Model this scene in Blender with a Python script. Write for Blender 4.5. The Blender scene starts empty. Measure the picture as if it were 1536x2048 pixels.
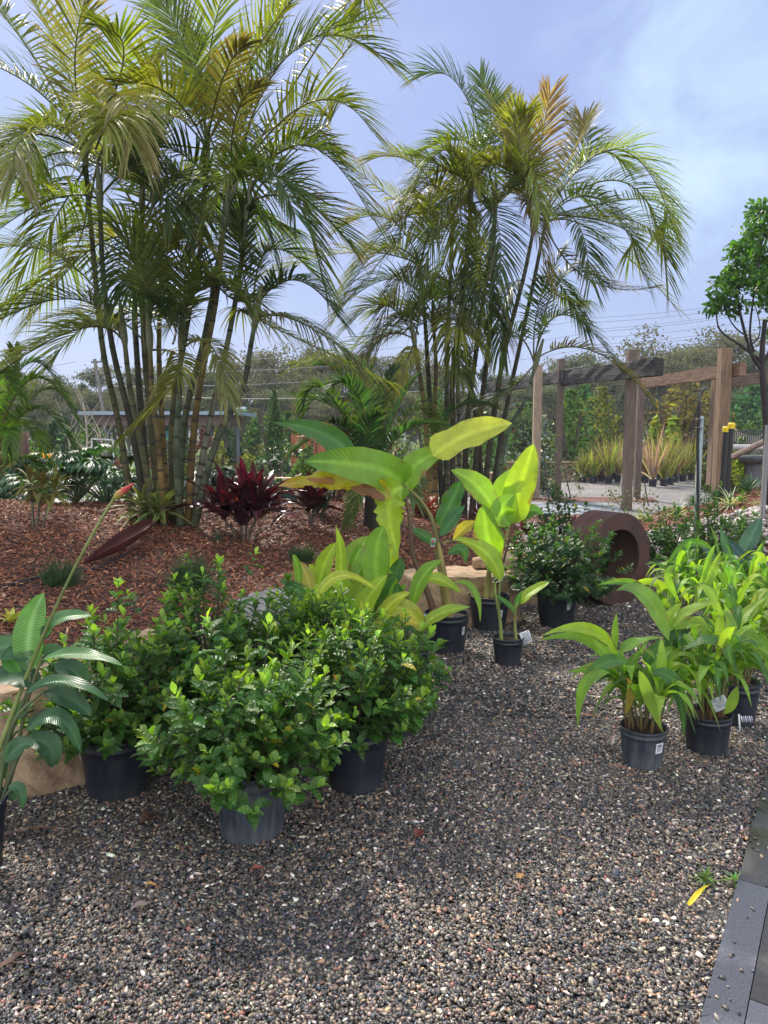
import bpy, math, random
import numpy as np
from mathutils import Vector, Matrix, noise as mnoise

SC = bpy.context.scene
COL = SC.collection
# ------------------------------------------------------------ camera
CAM_H, PITCH, F, CX, CY = 1.6, math.radians(6.0), 1479.0, 768.0, 1024.0
cd = bpy.data.cameras.new("camera")
cam = bpy.data.objects.new("camera", cd); COL.objects.link(cam)
cam.location = (0, 0, CAM_H)
cam.rotation_euler = (math.radians(90) - PITCH, 0, 0)
cd.sensor_fit = 'VERTICAL'; cd.sensor_height = 24.0; cd.lens = 24.0 * F / 2048.0
cd.clip_start = 0.05; cd.clip_end = 3000
SC.camera = cam
# ------------------------------------------------------------ sun + sky
SUN_EL, SUN_AZ = math.radians(48), math.radians(-22)      # behind the palms, to the left
sv = Vector((math.sin(SUN_AZ) * math.cos(SUN_EL), math.cos(SUN_AZ) * math.cos(SUN_EL), math.sin(SUN_EL)))
ld = bpy.data.lights.new("sun", 'SUN'); ld.energy = 4.1; ld.angle = math.radians(5); ld.color = (1.0, 0.93, 0.82)
lo = bpy.data.objects.new("sun", ld); COL.objects.link(lo); lo.location = (-8, 20, 30)
lo.rotation_euler = sv.to_track_quat('Z', 'Y').to_euler()
W = bpy.data.worlds.new("World"); SC.world = W; W.use_nodes = True
nt = W.node_tree; nt.nodes.clear()
def wn(t, **k):
    n = nt.nodes.new(t)
    for a, b in k.items(): setattr(n, a, b)
    return n
sky = wn('ShaderNodeTexSky', sky_type='NISHITA', sun_disc=False, sun_elevation=SUN_EL, sun_rotation=SUN_AZ, air_density=1.2, dust_density=1.5, ozone_density=2.0)
tc = wn('ShaderNodeTexCoord'); mp = wn('ShaderNodeMapping'); mp.inputs['Scale'].default_value = (1.0, 1.0, 1.7); mp.inputs['Location'].default_value = (0.35, 0.2, 0.1)
n1 = wn('ShaderNodeTexNoise'); n1.inputs['Scale'].default_value = 1.7; n1.inputs['Detail'].default_value = 7; n1.inputs['Roughness'].default_value = 0.52; n1.inputs['Distortion'].default_value = 0.5
r1 = wn('ShaderNodeValToRGB'); r1.color_ramp.elements[0].position = 0.46; r1.color_ramp.elements[1].position = 0.66
r1.color_ramp.elements[0].color = (1.66, 2.10, 4.0, 1); r1.color_ramp.elements[1].color = (2.0, 2.6, 4.35, 1)
sx = wn('ShaderNodeSeparateXYZ')
# paler low down and towards the sun (left), deeper overhead
hz = wn('ShaderNodeMapRange'); hz.inputs[1].default_value = 0.0; hz.inputs[2].default_value = 0.5; hz.inputs[3].default_value = 0.25; hz.inputs[4].default_value = 0.0
lf = wn('ShaderNodeMapRange'); lf.inputs[1].default_value = 0.15; lf.inputs[2].default_value = -0.6; lf.inputs[3].default_value = 0.0; lf.inputs[4].default_value = 0.55
ad = wn('ShaderNodeMath', operation='MULTIPLY_ADD')
pale = wn('ShaderNodeMix', data_type='RGBA'); pale.inputs[7].default_value = (2.85, 3.55, 5.1, 1)
mx = wn('ShaderNodeMix', data_type='RGBA'); mx.inputs[0].default_value = 0.86
bg = wn('ShaderNodeBackground'); bg.inputs[1].default_value = 0.1
out = wn('ShaderNodeOutputWorld')
L = nt.links.new
L(tc.outputs['Generated'], mp.inputs[0]); L(mp.outputs[0], n1.inputs[0]); L(n1.outputs[0], r1.inputs[0])
L(tc.outputs['Generated'], sx.inputs[0]); L(sx.outputs[2], hz.inputs[0]); L(sx.outputs[0], lf.inputs[0])
L(lf.outputs[0], ad.inputs[0]); L(n1.outputs[0], ad.inputs[1]); L(hz.outputs[0], ad.inputs[2])
L(ad.outputs[0], pale.inputs[0]); L(r1.outputs[0], pale.inputs[6])
# unseen bright sky added overhead and behind the viewer to lift the shade
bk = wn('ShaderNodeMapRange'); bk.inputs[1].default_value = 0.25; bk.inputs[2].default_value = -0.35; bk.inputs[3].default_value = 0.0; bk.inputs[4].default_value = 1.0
fill_sky = wn('ShaderNodeMix', data_type='RGBA'); fill_sky.inputs[7].default_value = (10.5, 11.0, 12.0, 1)
L(sx.outputs[1], bk.inputs[0]); L(bk.outputs[0], fill_sky.inputs[0]); L(pale.outputs[2], fill_sky.inputs[6])
# soft white cloud in the upper right of the view
wd = Vector((.4476, 1.0534, .4563)).normalized(); dt = wn('ShaderNodeVectorMath', operation='DOT_PRODUCT'); dt.inputs[1].default_value = tuple(wd); L(tc.outputs['Generated'], dt.inputs[0])
dm = wn('ShaderNodeMapRange', interpolation_type='SMOOTHSTEP'); dm.inputs[1].default_value = 0.972; dm.inputs[2].default_value = 0.998; L(dt.outputs['Value'], dm.inputs[0])
n2 = wn('ShaderNodeTexNoise'); n2.inputs['Scale'].default_value = 5.0; n2.inputs['Detail'].default_value = 8; n2.inputs['Roughness'].default_value = .55; n2.inputs['Distortion'].default_value = .4; L(mp.outputs[0], n2.inputs[0])
nm = wn('ShaderNodeMapRange', interpolation_type='SMOOTHSTEP'); nm.inputs[1].default_value = 0.32; nm.inputs[2].default_value = 0.72; L(n2.outputs[0], nm.inputs[0])
pm = wn('ShaderNodeMath', operation='MULTIPLY'); L(dm.outputs[0], pm.inputs[0]); L(nm.outputs[0], pm.inputs[1])
wm = wn('ShaderNodeMix', data_type='RGBA'); wm.inputs[7].default_value = (3.5, 4.5, 5.7, 1); L(pm.outputs[0], wm.inputs[0]); L(fill_sky.outputs[2], wm.inputs[6])
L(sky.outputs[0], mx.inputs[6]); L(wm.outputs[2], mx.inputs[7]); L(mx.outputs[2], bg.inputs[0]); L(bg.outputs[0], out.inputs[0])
SC.view_settings.view_transform = 'Standard'; SC.view_settings.look = 'None'; SC.view_settings.exposure = 0.95; SC.view_settings.gamma = 1.0
SC.render.engine = 'CYCLES'
SC.cycles.max_bounces = 8; SC.cycles.transparent_max_bounces = 6; SC.cycles.sample_clamp_indirect = 4.0

# ------------------------------------------------------------ pixel to place
def ray(px, py):
    x = (px - CX) / F; y = (CY - py) / F
    return Vector((x, math.cos(PITCH) + y * math.sin(PITCH), -math.sin(PITCH) + y * math.cos(PITCH)))
def at(px, py, Y):
    d = ray(px, py); t = Y / d.y
    return Vector((d.x * t, Y, CAM_H + d.z * t))
def gp(px, py, z=0.0):
    d = ray(px, py); t = (z - CAM_H) / d.z
    return Vector((d.x * t, d.y * t, z))

# ------------------------------------------------------------ mesh helpers
def tag(o, label=None, cat=None, group=None, kind=None):
    if label: o['label'] = label
    if cat: o['category'] = cat
    if group: o['group'] = group
    if kind: o['kind'] = kind
    return o
def empty(name, loc, label=None, cat=None, group=None):
    o = bpy.data.objects.new(name, None); COL.objects.link(o); o.location = loc; o.empty_display_size = 0.1
    return tag(o, label, cat, group)
def worg(o):
    v = Vector((0, 0, 0))
    while o is not None:
        v = v + Vector(o.location); o = o.parent
    return v
def copy_tree(o, parent=None):
    c = o.copy(); COL.objects.link(c); c.parent = parent
    for ch in list(o.children): copy_tree(ch, c)
    return c
class MB:
    def __init__(s): s.V = []; s.Fs = []; s.C = []; s.U = []; s.n = 0
    def add(s, V, Fc, col=(1, 1, 1), uv=None):
        V = np.asarray(V, float).reshape(-1, 3); n = len(V)
        c = np.asarray(col, float)
        if c.ndim == 1: c = np.tile(c[:3], (n, 1))
        s.V.append(V); s.C.append(c.reshape(-1, 3)); s.U.append(np.zeros((n, 3)) if uv is None else np.asarray(uv, float).reshape(-1, 3))
        for f in (Fc if isinstance(Fc, list) and len(Fc) and isinstance(Fc[0], np.ndarray) else [np.asarray(Fc, int)]):
            s.Fs.append(f + s.n)
        s.n += n
    def build(s, name, mat, parent=None, origin=None, smooth=True):
        V = np.concatenate(s.V); C = np.concatenate(s.C); U = np.concatenate(s.U)
        o = worg(parent) if parent is not None else Vector(origin if origin is not None else (0, 0, 0))
        V = V - np.array(o)
        me = bpy.data.meshes.new(name)
        loops = np.concatenate([f.ravel() for f in s.Fs]); tot = np.concatenate([np.full(len(f), f.shape[1]) for f in s.Fs])
        st = np.concatenate([[0], np.cumsum(tot)[:-1]])
        me.vertices.add(len(V)); me.vertices.foreach_set('co', V.astype(np.float32).ravel())
        me.loops.add(len(loops)); me.loops.foreach_set('vertex_index', loops.astype(np.int32))
        me.polygons.add(len(tot)); me.polygons.foreach_set('loop_start', st.astype(np.int32))
        me.update(calc_edges=True)
        a = me.attributes.new('col', 'FLOAT_COLOR', 'POINT'); a.data.foreach_set('color', np.concatenate([C, np.ones((len(C), 1))], 1).astype(np.float32).ravel())
        a = me.attributes.new('uvr', 'FLOAT_VECTOR', 'POINT'); a.data.foreach_set('vector', U.astype(np.float32).ravel())
        me.polygons.foreach_set('use_smooth', np.full(len(tot), smooth))
        me.materials.append(mat)
        ob = bpy.data.objects.new(name, me); COL.objects.link(ob)
        if parent is not None: ob.parent = parent
        else: ob.location = o
        return ob
    # ---- primitives
    def box(s, c, size, rz=0.0, col=(1, 1, 1), M=None, jit=0.0, rng=None):
        hx, hy, hz = [k / 2 for k in size]
        v = np.array([[x, y, z] for z in (-hz, hz) for y in (-hy, hy) for x in (-hx, hx)])
        if jit: v += (rng or np.random.default_rng(1)).normal(0, jit, v.shape)
        if M is not None: v = v @ np.array(M.to_3x3()).T
        elif rz: cz, sz = math.cos(rz), math.sin(rz); v = v @ np.array([[cz, -sz, 0], [sz, cz, 0], [0, 0, 1]]).T
        s.add(v + np.array(c), [[0, 2, 3, 1], [4, 5, 7, 6], [0, 1, 5, 4], [2, 6, 7, 3], [0, 4, 6, 2], [1, 3, 7, 5]], col)
    def bar(s, a, b, w, h, col=(1, 1, 1), nseg=1, rough=0.0, seed=0):
        """squared timber from a to b, with worn faces when rough > 0"""
        a, b = Vector(a), Vector(b); T = (b - a).normalized(); up = Vector((0, 0, 1)) if abs(T.z) < .9 else Vector((0, 1, 0))
        S = T.cross(up).normalized(); N = S.cross(T)
        m = 3 if rough else 1
        prof = []
        for e, (sx_, sy_, dx, dy) in enumerate(((-1, -1, 1, 0), (1, -1, 0, 1), (1, 1, -1, 0), (-1, 1, 0, -1))):
            for k in range(m):
                ff = 0.02 + 0.96 * k / m if rough else 0
                prof.append((sx_ + dx * 2 * ff, sy_ + dy * 2 * ff))
        rg = np.random.default_rng(seed); pr = len(prof); V = []
        for i in range(nseg + 1):
            p = a.lerp(b, i / nseg)
            for j, (x, y) in enumerate(prof):
                q = 1 + rough * (rg.normal() * .6 + math.sin(j * 7.3 + i * .35 + seed) * .6)
                V.append(p + S * x * w / 2 * q + N * y * h / 2 * q)
        Q = [[i * pr + j, i * pr + (j + 1) % pr, (i + 1) * pr + (j + 1) % pr, (i + 1) * pr + j] for i in range(nseg) for j in range(pr)]
        c0 = len(V); V += [a, b]
        T3 = [[c0, (j + 1) % pr, j] for j in range(pr)] + [[c0 + 1, nseg * pr + j, nseg * pr + (j + 1) % pr] for j in range(pr)]
        s.add([tuple(v) for v in V], [np.array(Q), np.array(T3)], col)
    def tube(s, pts, rad, n=8, col=(1, 1, 1), cap=True):
        P = np.array([tuple(p) for p in pts], float); k = len(P)
        R = np.broadcast_to(np.asarray(rad, float), (k,))
        T = np.gradient(P, axis=0); T /= np.linalg.norm(T, axis=1, keepdims=True) + 1e-9
        ref = np.array([0, 1., 0]) if abs(T[0][1]) < .8 else np.array([1., 0, 0])
        A = np.zeros((k, 3)); a = np.cross(T[0], ref); a /= np.linalg.norm(a)
        for i in range(k):
            a = a - T[i] * a.dot(T[i]); a /= np.linalg.norm(a) + 1e-9; A[i] = a
        B = np.cross(T, A); th = np.arange(n) * 2 * math.pi / n
        V = P[:, None] + R[:, None, None] * (A[:, None] * np.cos(th)[None, :, None] + B[:, None] * np.sin(th)[None, :, None])
        c = np.asarray(col, float)
        cc = np.repeat(c[:, None], n, 1).reshape(-1, 3) if c.ndim == 2 else c
        i = np.arange(k - 1)[:, None] * n; j = np.arange(n)[None]; j2 = (j + 1) % n
        Q = np.stack([i + j, i + j2, i + n + j2, i + n + j], -1).reshape(-1, 4)
        s.add(V, [Q], cc)
        if cap:
            for e, o in ((0, 0), (k - 1, 1)):
                vv = V[e]; ce = c[e] if c.ndim == 2 else c
                f = np.array([[n, (q + 1) % n, q] if o == 0 else [n, q, (q + 1) % n] for q in range(n)])
                s.add(np.vstack([vv, P[e]]), [f], ce)
    def lathe(s, prof, c=(0, 0, 0), n=32, col=(1, 1, 1), wob=None):
        prof = np.array(prof, float); k = len(prof); th = np.arange(n) * 2 * math.pi / n
        r = prof[:, 0][:, None] * np.ones(n)
        if wob is not None: r = r * wob(th, prof[:, 1])
        V = np.stack([r * np.cos(th), r * np.sin(th), prof[:, 1][:, None] * np.ones(n)], -1) + np.array(c)
        i = np.arange(k - 1)[:, None] * n; j = np.arange(n)[None]; j2 = (j + 1) % n
        s.add(V, [np.stack([i + j, i + j2, i + n + j2, i + n + j], -1).reshape(-1, 4)], col)
    def blades(s, P, S, N, Wd, C, fold=0.3, across=(-1, 0, 1), wave=0.0, wfreq=9.0, seed=0, rnd=None, ribcol=None, tear=0.0):
        """many leaf blades at once: P,S,N (n,k,3), half width Wd (n,k), colour C (n,k,3)"""
        n, k, _ = P.shape; a = np.asarray(across, float); m = len(a); rg = np.random.default_rng(seed)
        off = a[None, None, :, None] * S[:, :, None, :] * Wd[:, :, None, None]
        lift = np.abs(a)[None, None, :] ** 1.3 * Wd[:, :, None] * (np.asarray(fold).reshape(-1, 1, 1) if np.ndim(fold) else fold)
        if wave:
            u = np.linspace(0, 1, k)[None, :, None]; ph = rg.uniform(0, 6.28, (n, 1, 1)); ph2 = rg.uniform(0, 6.28, (n, 1, 1))
            sg = np.where(a > 0, 1.0, 0.0)[None, None, :]
            lift = lift + wave * Wd[:, :, None] * a[None, None, :] ** 2 * (np.sin(u * wfreq + ph + sg * ph2) + .5 * np.sin(u * wfreq * 2.3 + ph2 + sg * 2))
        V = P[:, :, None, :] + off + N[:, :, None, :] * lift[..., None]
        if tear:
            tq = 1 - tear * (rg.random((n, k, 1, 1)) ** 2) * (np.abs(a)[None, None, :, None] > .5)
            V = P[:, :, None, :] + (V - P[:, :, None, :]) * tq
        cc = np.repeat(C[:, :, None, :], m, 2).copy()
        if ribcol is not None: cc[:, :, np.abs(a) < .12, :] = cc[:, :, np.abs(a) < .12, :] * .35 + .65 * np.asarray(ribcol).reshape(-1, 1, 1, 3)
        u = np.broadcast_to(np.linspace(0, 1, k)[None, :, None], (n, k, m)); v = np.broadcast_to(a[None, None], (n, k, m))
        rr = np.broadcast_to((rg.random(n) if rnd is None else rnd)[:, None, None], (n, k, m))
        b = (np.arange(n) * k * m)[:, None, None]; i = (np.arange(k - 1) * m)[None, :, None]; j = np.arange(m - 1)[None, None]
        q = b + i + j
        s.add(V.reshape(-1, 3), [np.stack([q, q + 1, q + m + 1, q + m], -1).reshape(-1, 4)], cc.reshape(-1, 3), np.stack([u, v, rr], -1).reshape(-1, 3))

def nrm(a): return a / (np.linalg.norm(a, axis=-1, keepdims=True) + 1e-9)
def spline(pts, k):
    P = np.array([tuple(p) for p in pts], float)
    if len(P) == 2: return P[0] + (P[1] - P[0]) * np.linspace(0, 1, k)[:, None]
    if len(P) == 3:
        c = 2 * P[1] - (P[0] + P[2]) / 2; t = np.linspace(0, 1, k)[:, None]
        return (1 - t) ** 2 * P[0] + 2 * t * (1 - t) * c + t * t * P[2]
    Q = np.vstack([2 * P[0] - P[1], P, 2 * P[-1] - P[-2]]); o = []
    for t in np.linspace(0, len(P) - 1 - 1e-6, k):
        i = int(t); u = t - i; a, b, c, d = Q[i:i + 4]
        o.append(.5 * (2 * b + (c - a) * u + (2 * a - 5 * b + 4 * c - d) * u * u + (3 * b - a - 3 * c + d) * u ** 3))
    return np.array(o)
def frame(P, hint):
    T = nrm(np.gradient(P, axis=-2)); h = np.broadcast_to(np.asarray(hint, float), P.shape)
    S = nrm(np.cross(T, h)); N = np.cross(S, T)
    N = N * np.sign(np.sum(N * h, -1, keepdims=True) + 1e-9)
    return T, S, N
def wprof(k, kind='ell'):
    t = np.linspace(0, 1, k)
    if kind == 'ell': w = np.sin(math.pi * np.clip(t, 0, 1) ** .85) ** .6
    elif kind == 'banana': w = np.minimum(1, (t / .14)) ** .5 * np.clip((1 - t) / .38, 0, 1) ** .55
    elif kind == 'lance': w = np.sin(math.pi * t ** .75) ** .95
    elif kind == 'obov': w = np.sin(math.pi * t ** 1.25) ** .75
    elif kind == 'strap': w = np.clip((1 - t) / .7, 0, 1) ** .8 * (0.65 + .35 * np.sin(math.pi * np.clip(t * 1.2, 0, 1)))
    return np.maximum(w, 0.015)
def leaf(mb, pts, hw, col, hint=None, twist=0.0, kind='ell', k=16, fold=.22, wave=.12, tip=None, rib='auto', tear=0, seed=0, wfreq=9.0, roll=0.0):
    P = spline(pts, k)
    if isinstance(rib, str): rib = np.asarray(col, float) * 1.5 + .02
    if hint is None:
        c = nrm(np.array([0, 0, CAM_H]) - P.mean(0)); hint = nrm(c + np.array([0, 0, .55]))
    T, S, N = frame(P, hint)
    ang = roll + twist * np.linspace(-.5, 1, k)
    cs, sn = np.cos(ang)[:, None], np.sin(ang)[:, None]; S, N = S * cs + N * sn, N * cs - S * sn
    w = wprof(k, kind) * hw; C = np.tile(np.asarray(col, float), (k, 1))
    if tip is not None:
        f = np.clip((np.linspace(0, 1, k) - .72) / .28, 0, 1)[:, None] ** 1.3; C = C * (1 - f) + np.asarray(tip) * f
    mb.blades(P[None], S[None], N[None], w[None], C[None], fold=fold, across=(-1, -.8, -.55, -.28, -.05, .05, .28, .55, .8, 1), wave=wave, wfreq=wfreq, seed=seed, ribcol=rib, tear=tear)
def pleaf(mb, px, Y, hwpx, col, **k):
    Ys = Y if isinstance(Y, (list, tuple)) else [Y] * len(px)
    leaf(mb, [at(a, b, y) for (a, b), y in zip(px, Ys)], hwpx * float(np.mean(Ys)) / F, col, **k)
def vary(rg, c, n, v=.18, h=.06):
    c = np.asarray(c, float); return np.clip(c * (1 + rg.normal(0, v, (n, 1))) * (1 + rg.normal(0, h, (n, 3))), .002, .95)
ICO = None
def ico():
    t = (1 + 5 ** .5) / 2
    V = nrm(np.array([[-1, t, 0], [1, t, 0], [-1, -t, 0], [1, -t, 0], [0, -1, t], [0, 1, t], [0, -1, -t], [0, 1, -t], [t, 0, -1], [t, 0, 1], [-t, 0, -1], [-t, 0, 1]], float))
    Fc = np.array([[0, 11, 5], [0, 5, 1], [0, 1, 7], [0, 7, 10], [0, 10, 11], [1, 5, 9], [5, 11, 4], [11, 10, 2], [10, 7, 6], [7, 1, 8], [3, 9, 4], [3, 4, 2], [3, 2, 6], [3, 6, 8], [3, 8, 9], [4, 9, 5], [2, 4, 11], [6, 2, 10], [8, 6, 7], [9, 8, 1]])
    return V, Fc
def rotmats(rg, n, tilt=.35):
    yaw = rg.uniform(0, 2 * math.pi, n); ax = rg.normal(0, tilt, n); ay = rg.normal(0, tilt, n)
    def R(a, i, j):
        M = np.zeros((n, 3, 3)); M[:, range(3), range(3)] = 1; M[:, i, i] = np.cos(a); M[:, j, j] = np.cos(a); M[:, i, j] = -np.sin(a); M[:, j, i] = np.sin(a); return M
    return R(ax, 1, 2) @ R(ay, 0, 2) @ R(yaw, 0, 1)
def scatter(mb, base, faces, pos, scl, R, C):
    n = len(pos); m = len(base)
    V = np.einsum('nij,nmj->nmi', R, base[None] * scl[:, None, :]) + pos[:, None]
    Fc = (faces[None] + (np.arange(n) * m)[:, None, None]).reshape(-1, faces.shape[1])
    mb.add(V.reshape(-1, 3), [Fc], np.repeat(C, m, 0))
BOXV = np.array([[x, y, z] for z in (-.5, .5) for y in (-.5, .5) for x in (-.5, .5)])
BOXF = np.array([[0, 2, 3, 1], [4, 5, 7, 6], [0, 1, 5, 4], [2, 6, 7, 3], [0, 4, 6, 2], [1, 3, 7, 5]])

# ------------------------------------------------------------ materials
def mat(name):
    m = bpy.data.materials.new(name); m.use_nodes = True; t = m.node_tree; t.nodes.clear()
    o = t.nodes.new('ShaderNodeOutputMaterial'); return m, t, o
def N_(t, ty, ins=None, **k):
    n = t.nodes.new(ty)
    for a, b in k.items(): setattr(n, a, b)
    for a, b in (ins or {}).items(): n.inputs[a].default_value = b
    return n
def leafmat(name, rough=.38, trans=.35, tcol=(1.5, 1.35, .5), vein=0.0, vfreq=55.0, spec=.5, dapple=.25, blem=(.20, .13, .04)):
    m, t, o = mat(name); L = t.links.new
    a = N_(t, 'ShaderNodeAttribute', attribute_name='col')
    gn = N_(t, 'ShaderNodeNewGeometry'); ns = N_(t, 'ShaderNodeTexNoise', {'Scale': 14.0, 'Detail': 3.0})
    L(gn.outputs['Position'], ns.inputs[0])
    mr = N_(t, 'ShaderNodeMapRange', {1: .3, 2: .7, 3: 1 - dapple, 4: 1 + dapple}); L(ns.outputs[0], mr.inputs[0])
    mm = N_(t, 'ShaderNodeVectorMath', operation='SCALE'); L(a.outputs[0], mm.inputs[0]); L(mr.outputs[0], mm.inputs['Scale'])
    colr = mm.outputs[0]
    p = N_(t, 'ShaderNodeBsdfPrincipled', {'Roughness': rough}); p.inputs['Specular IOR Level'].default_value = spec
    tr = N_(t, 'ShaderNodeBsdfTranslucent'); ml = N_(t, 'ShaderNodeVectorMath', operation='MULTIPLY'); ml.inputs[1].default_value = tcol
    if vein:
        uv = N_(t, 'ShaderNodeAttribute', attribute_name='uvr'); sp = N_(t, 'ShaderNodeSeparateXYZ'); L(uv.outputs['Vector'], sp.inputs[0])
        av = N_(t, 'ShaderNodeMath', operation='ABSOLUTE'); L(sp.outputs[1], av.inputs[0])
        q = N_(t, 'ShaderNodeMath', {1: -.09}, operation='MULTIPLY'); L(av.outputs[0], q.inputs[0])
        ad = N_(t, 'ShaderNodeMath', operation='ADD'); L(sp.outputs[0], ad.inputs[0]); L(q.outputs[0], ad.inputs[1])
        fr = N_(t, 'ShaderNodeMath', {1: vfreq * 2}, operation='MULTIPLY'); L(ad.outputs[0], fr.inputs[0])
        sn = N_(t, 'ShaderNodeMath', operation='SINE'); L(fr.outputs[0], sn.inputs[0])
        bp = N_(t, 'ShaderNodeBump', {'Strength': vein, 'Distance': .004}); L(sn.outputs[0], bp.inputs['Height']); L(bp.outputs[0], p.inputs['Normal'])
        mv = N_(t, 'ShaderNodeMapRange', {1: -1.0, 2: 1.0, 3: 1 - .10 * vein, 4: 1 + .08 * vein}); L(sn.outputs[0], mv.inputs[0])
        m2 = N_(t, 'ShaderNodeVectorMath', operation='SCALE'); L(colr, m2.inputs[0]); L(mv.outputs[0], m2.inputs['Scale']); colr = m2.outputs[0]
        # browned margins and small blemishes, with a shape of their own
        nb = N_(t, 'ShaderNodeTexNoise', {'Scale': 9.0, 'Detail': 4.0}); L(gn.outputs['Position'], nb.inputs[0])
        eg = N_(t, 'ShaderNodeMath', {1: 1.0, 2: 0.0}, operation='MULTIPLY_ADD'); L(av.outputs[0], eg.inputs[0]); eg.inputs[1].default_value = .55; L(nb.outputs[0], eg.inputs[2])
        em = N_(t, 'ShaderNodeMapRange', {1: 1.04, 2: 1.14, 3: 0.0, 4: .85}); L(eg.outputs[0], em.inputs[0])
        vs = N_(t, 'ShaderNodeTexVoronoi', {'Scale': 38.0}); L(gn.outputs['Position'], vs.inputs['Vector'])
        sm_ = N_(t, 'ShaderNodeMapRange', {1: .10, 2: .05, 3: 0.0, 4: .8}); L(vs.outputs['Distance'], sm_.inputs[0])
        sg_ = N_(t, 'ShaderNodeMath', {1: .62}, operation='GREATER_THAN'); L(nb.outputs[0], sg_.inputs[0]); sp2 = N_(t, 'ShaderNodeMath', operation='MULTIPLY'); L(sm_.outputs[0], sp2.inputs[0]); L(sg_.outputs[0], sp2.inputs[1])
        mxm = N_(t, 'ShaderNodeMath', operation='MAXIMUM'); L(em.outputs[0], mxm.inputs[0]); L(sp2.outputs[0], mxm.inputs[1])
        mc = N_(t, 'ShaderNodeMix', data_type='RGBA'); mc.inputs[7].default_value = (*blem, 1); L(mxm.outputs[0], mc.inputs[0]); L(colr, mc.inputs[6]); colr = mc.outputs[2]
    L(colr, p.inputs['Base Color']); L(colr, ml.inputs[0]); L(ml.outputs[0], tr.inputs[0])
    x = N_(t, 'ShaderNodeMixShader', {0: trans}); L(p.outputs[0], x.inputs[1]); L(tr.outputs[0], x.inputs[2]); L(x.outputs[0], o.inputs[0])
    return m
def solid(name, c1, c2=None, rough=.7, scale=8.0, bump=.2, bdist=.01, stretch=(1, 1, 1), metal=0.0, attr=False, detail=6.0, spec=.4, rough2=None):
    """two-tone noise material; attr multiplies in the mesh's own colour attribute"""
    m, t, o = mat(name); L = t.links.new; c2 = c2 or tuple(x * .6 for x in c1)
    tcn = N_(t, 'ShaderNodeTexCoord'); mpn = N_(t, 'ShaderNodeMapping'); mpn.inputs['Scale'].default_value = stretch; L(tcn.outputs['Object'], mpn.inputs[0])
    ns = N_(t, 'ShaderNodeTexNoise', {'Scale': scale, 'Detail': detail, 'Roughness': .6}); L(mpn.outputs[0], ns.inputs[0])
    rp = N_(t, 'ShaderNodeValToRGB'); rp.color_ramp.elements[0].position = .32; rp.color_ramp.elements[1].position = .68
    rp.color_ramp.elements[0].color = (*c2, 1); rp.color_ramp.elements[1].color = (*c1, 1); L(ns.outputs[0], rp.inputs[0]); cl = rp.outputs[0]
    if attr:
        a = N_(t, 'ShaderNodeAttribute', attribute_name='col'); ml = N_(t, 'ShaderNodeVectorMath', operation='MULTIPLY'); L(a.outputs[0], ml.inputs[0]); L(cl, ml.inputs[1]); cl = ml.outputs[0]
    p = N_(t, 'ShaderNodeBsdfPrincipled', {'Roughness': rough, 'Metallic': metal}); p.inputs['Specular IOR Level'].default_value = spec
    if rough2 is not None:
        mr = N_(t, 'ShaderNodeMapRange', {1: .35, 2: .65, 3: rough, 4: rough2}); L(ns.outputs[0], mr.inputs[0]); L(mr.outputs[0], p.inputs['Roughness'])
    L(cl, p.inputs['Base Color'])
    if bump:
        b = N_(t, 'ShaderNodeBump', {'Strength': bump, 'Distance': bdist}); L(ns.outputs[0], b.inputs['Height']); L(b.outputs[0], p.inputs['Normal'])
    L(p.outputs[0], o.inputs[0]); return m
def pebblemat():
    m, t, o = mat('wet_pebbles'); L = t.links.new
    a = N_(t, 'ShaderNodeAttribute', attribute_name='col'); p = N_(t, 'ShaderNodeBsdfPrincipled', {'Roughness': .42}); p.inputs['Specular IOR Level'].default_value = .45
    L(a.outputs[0], p.inputs['Base Color']); L(p.outputs[0], o.inputs[0]); return m
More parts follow.
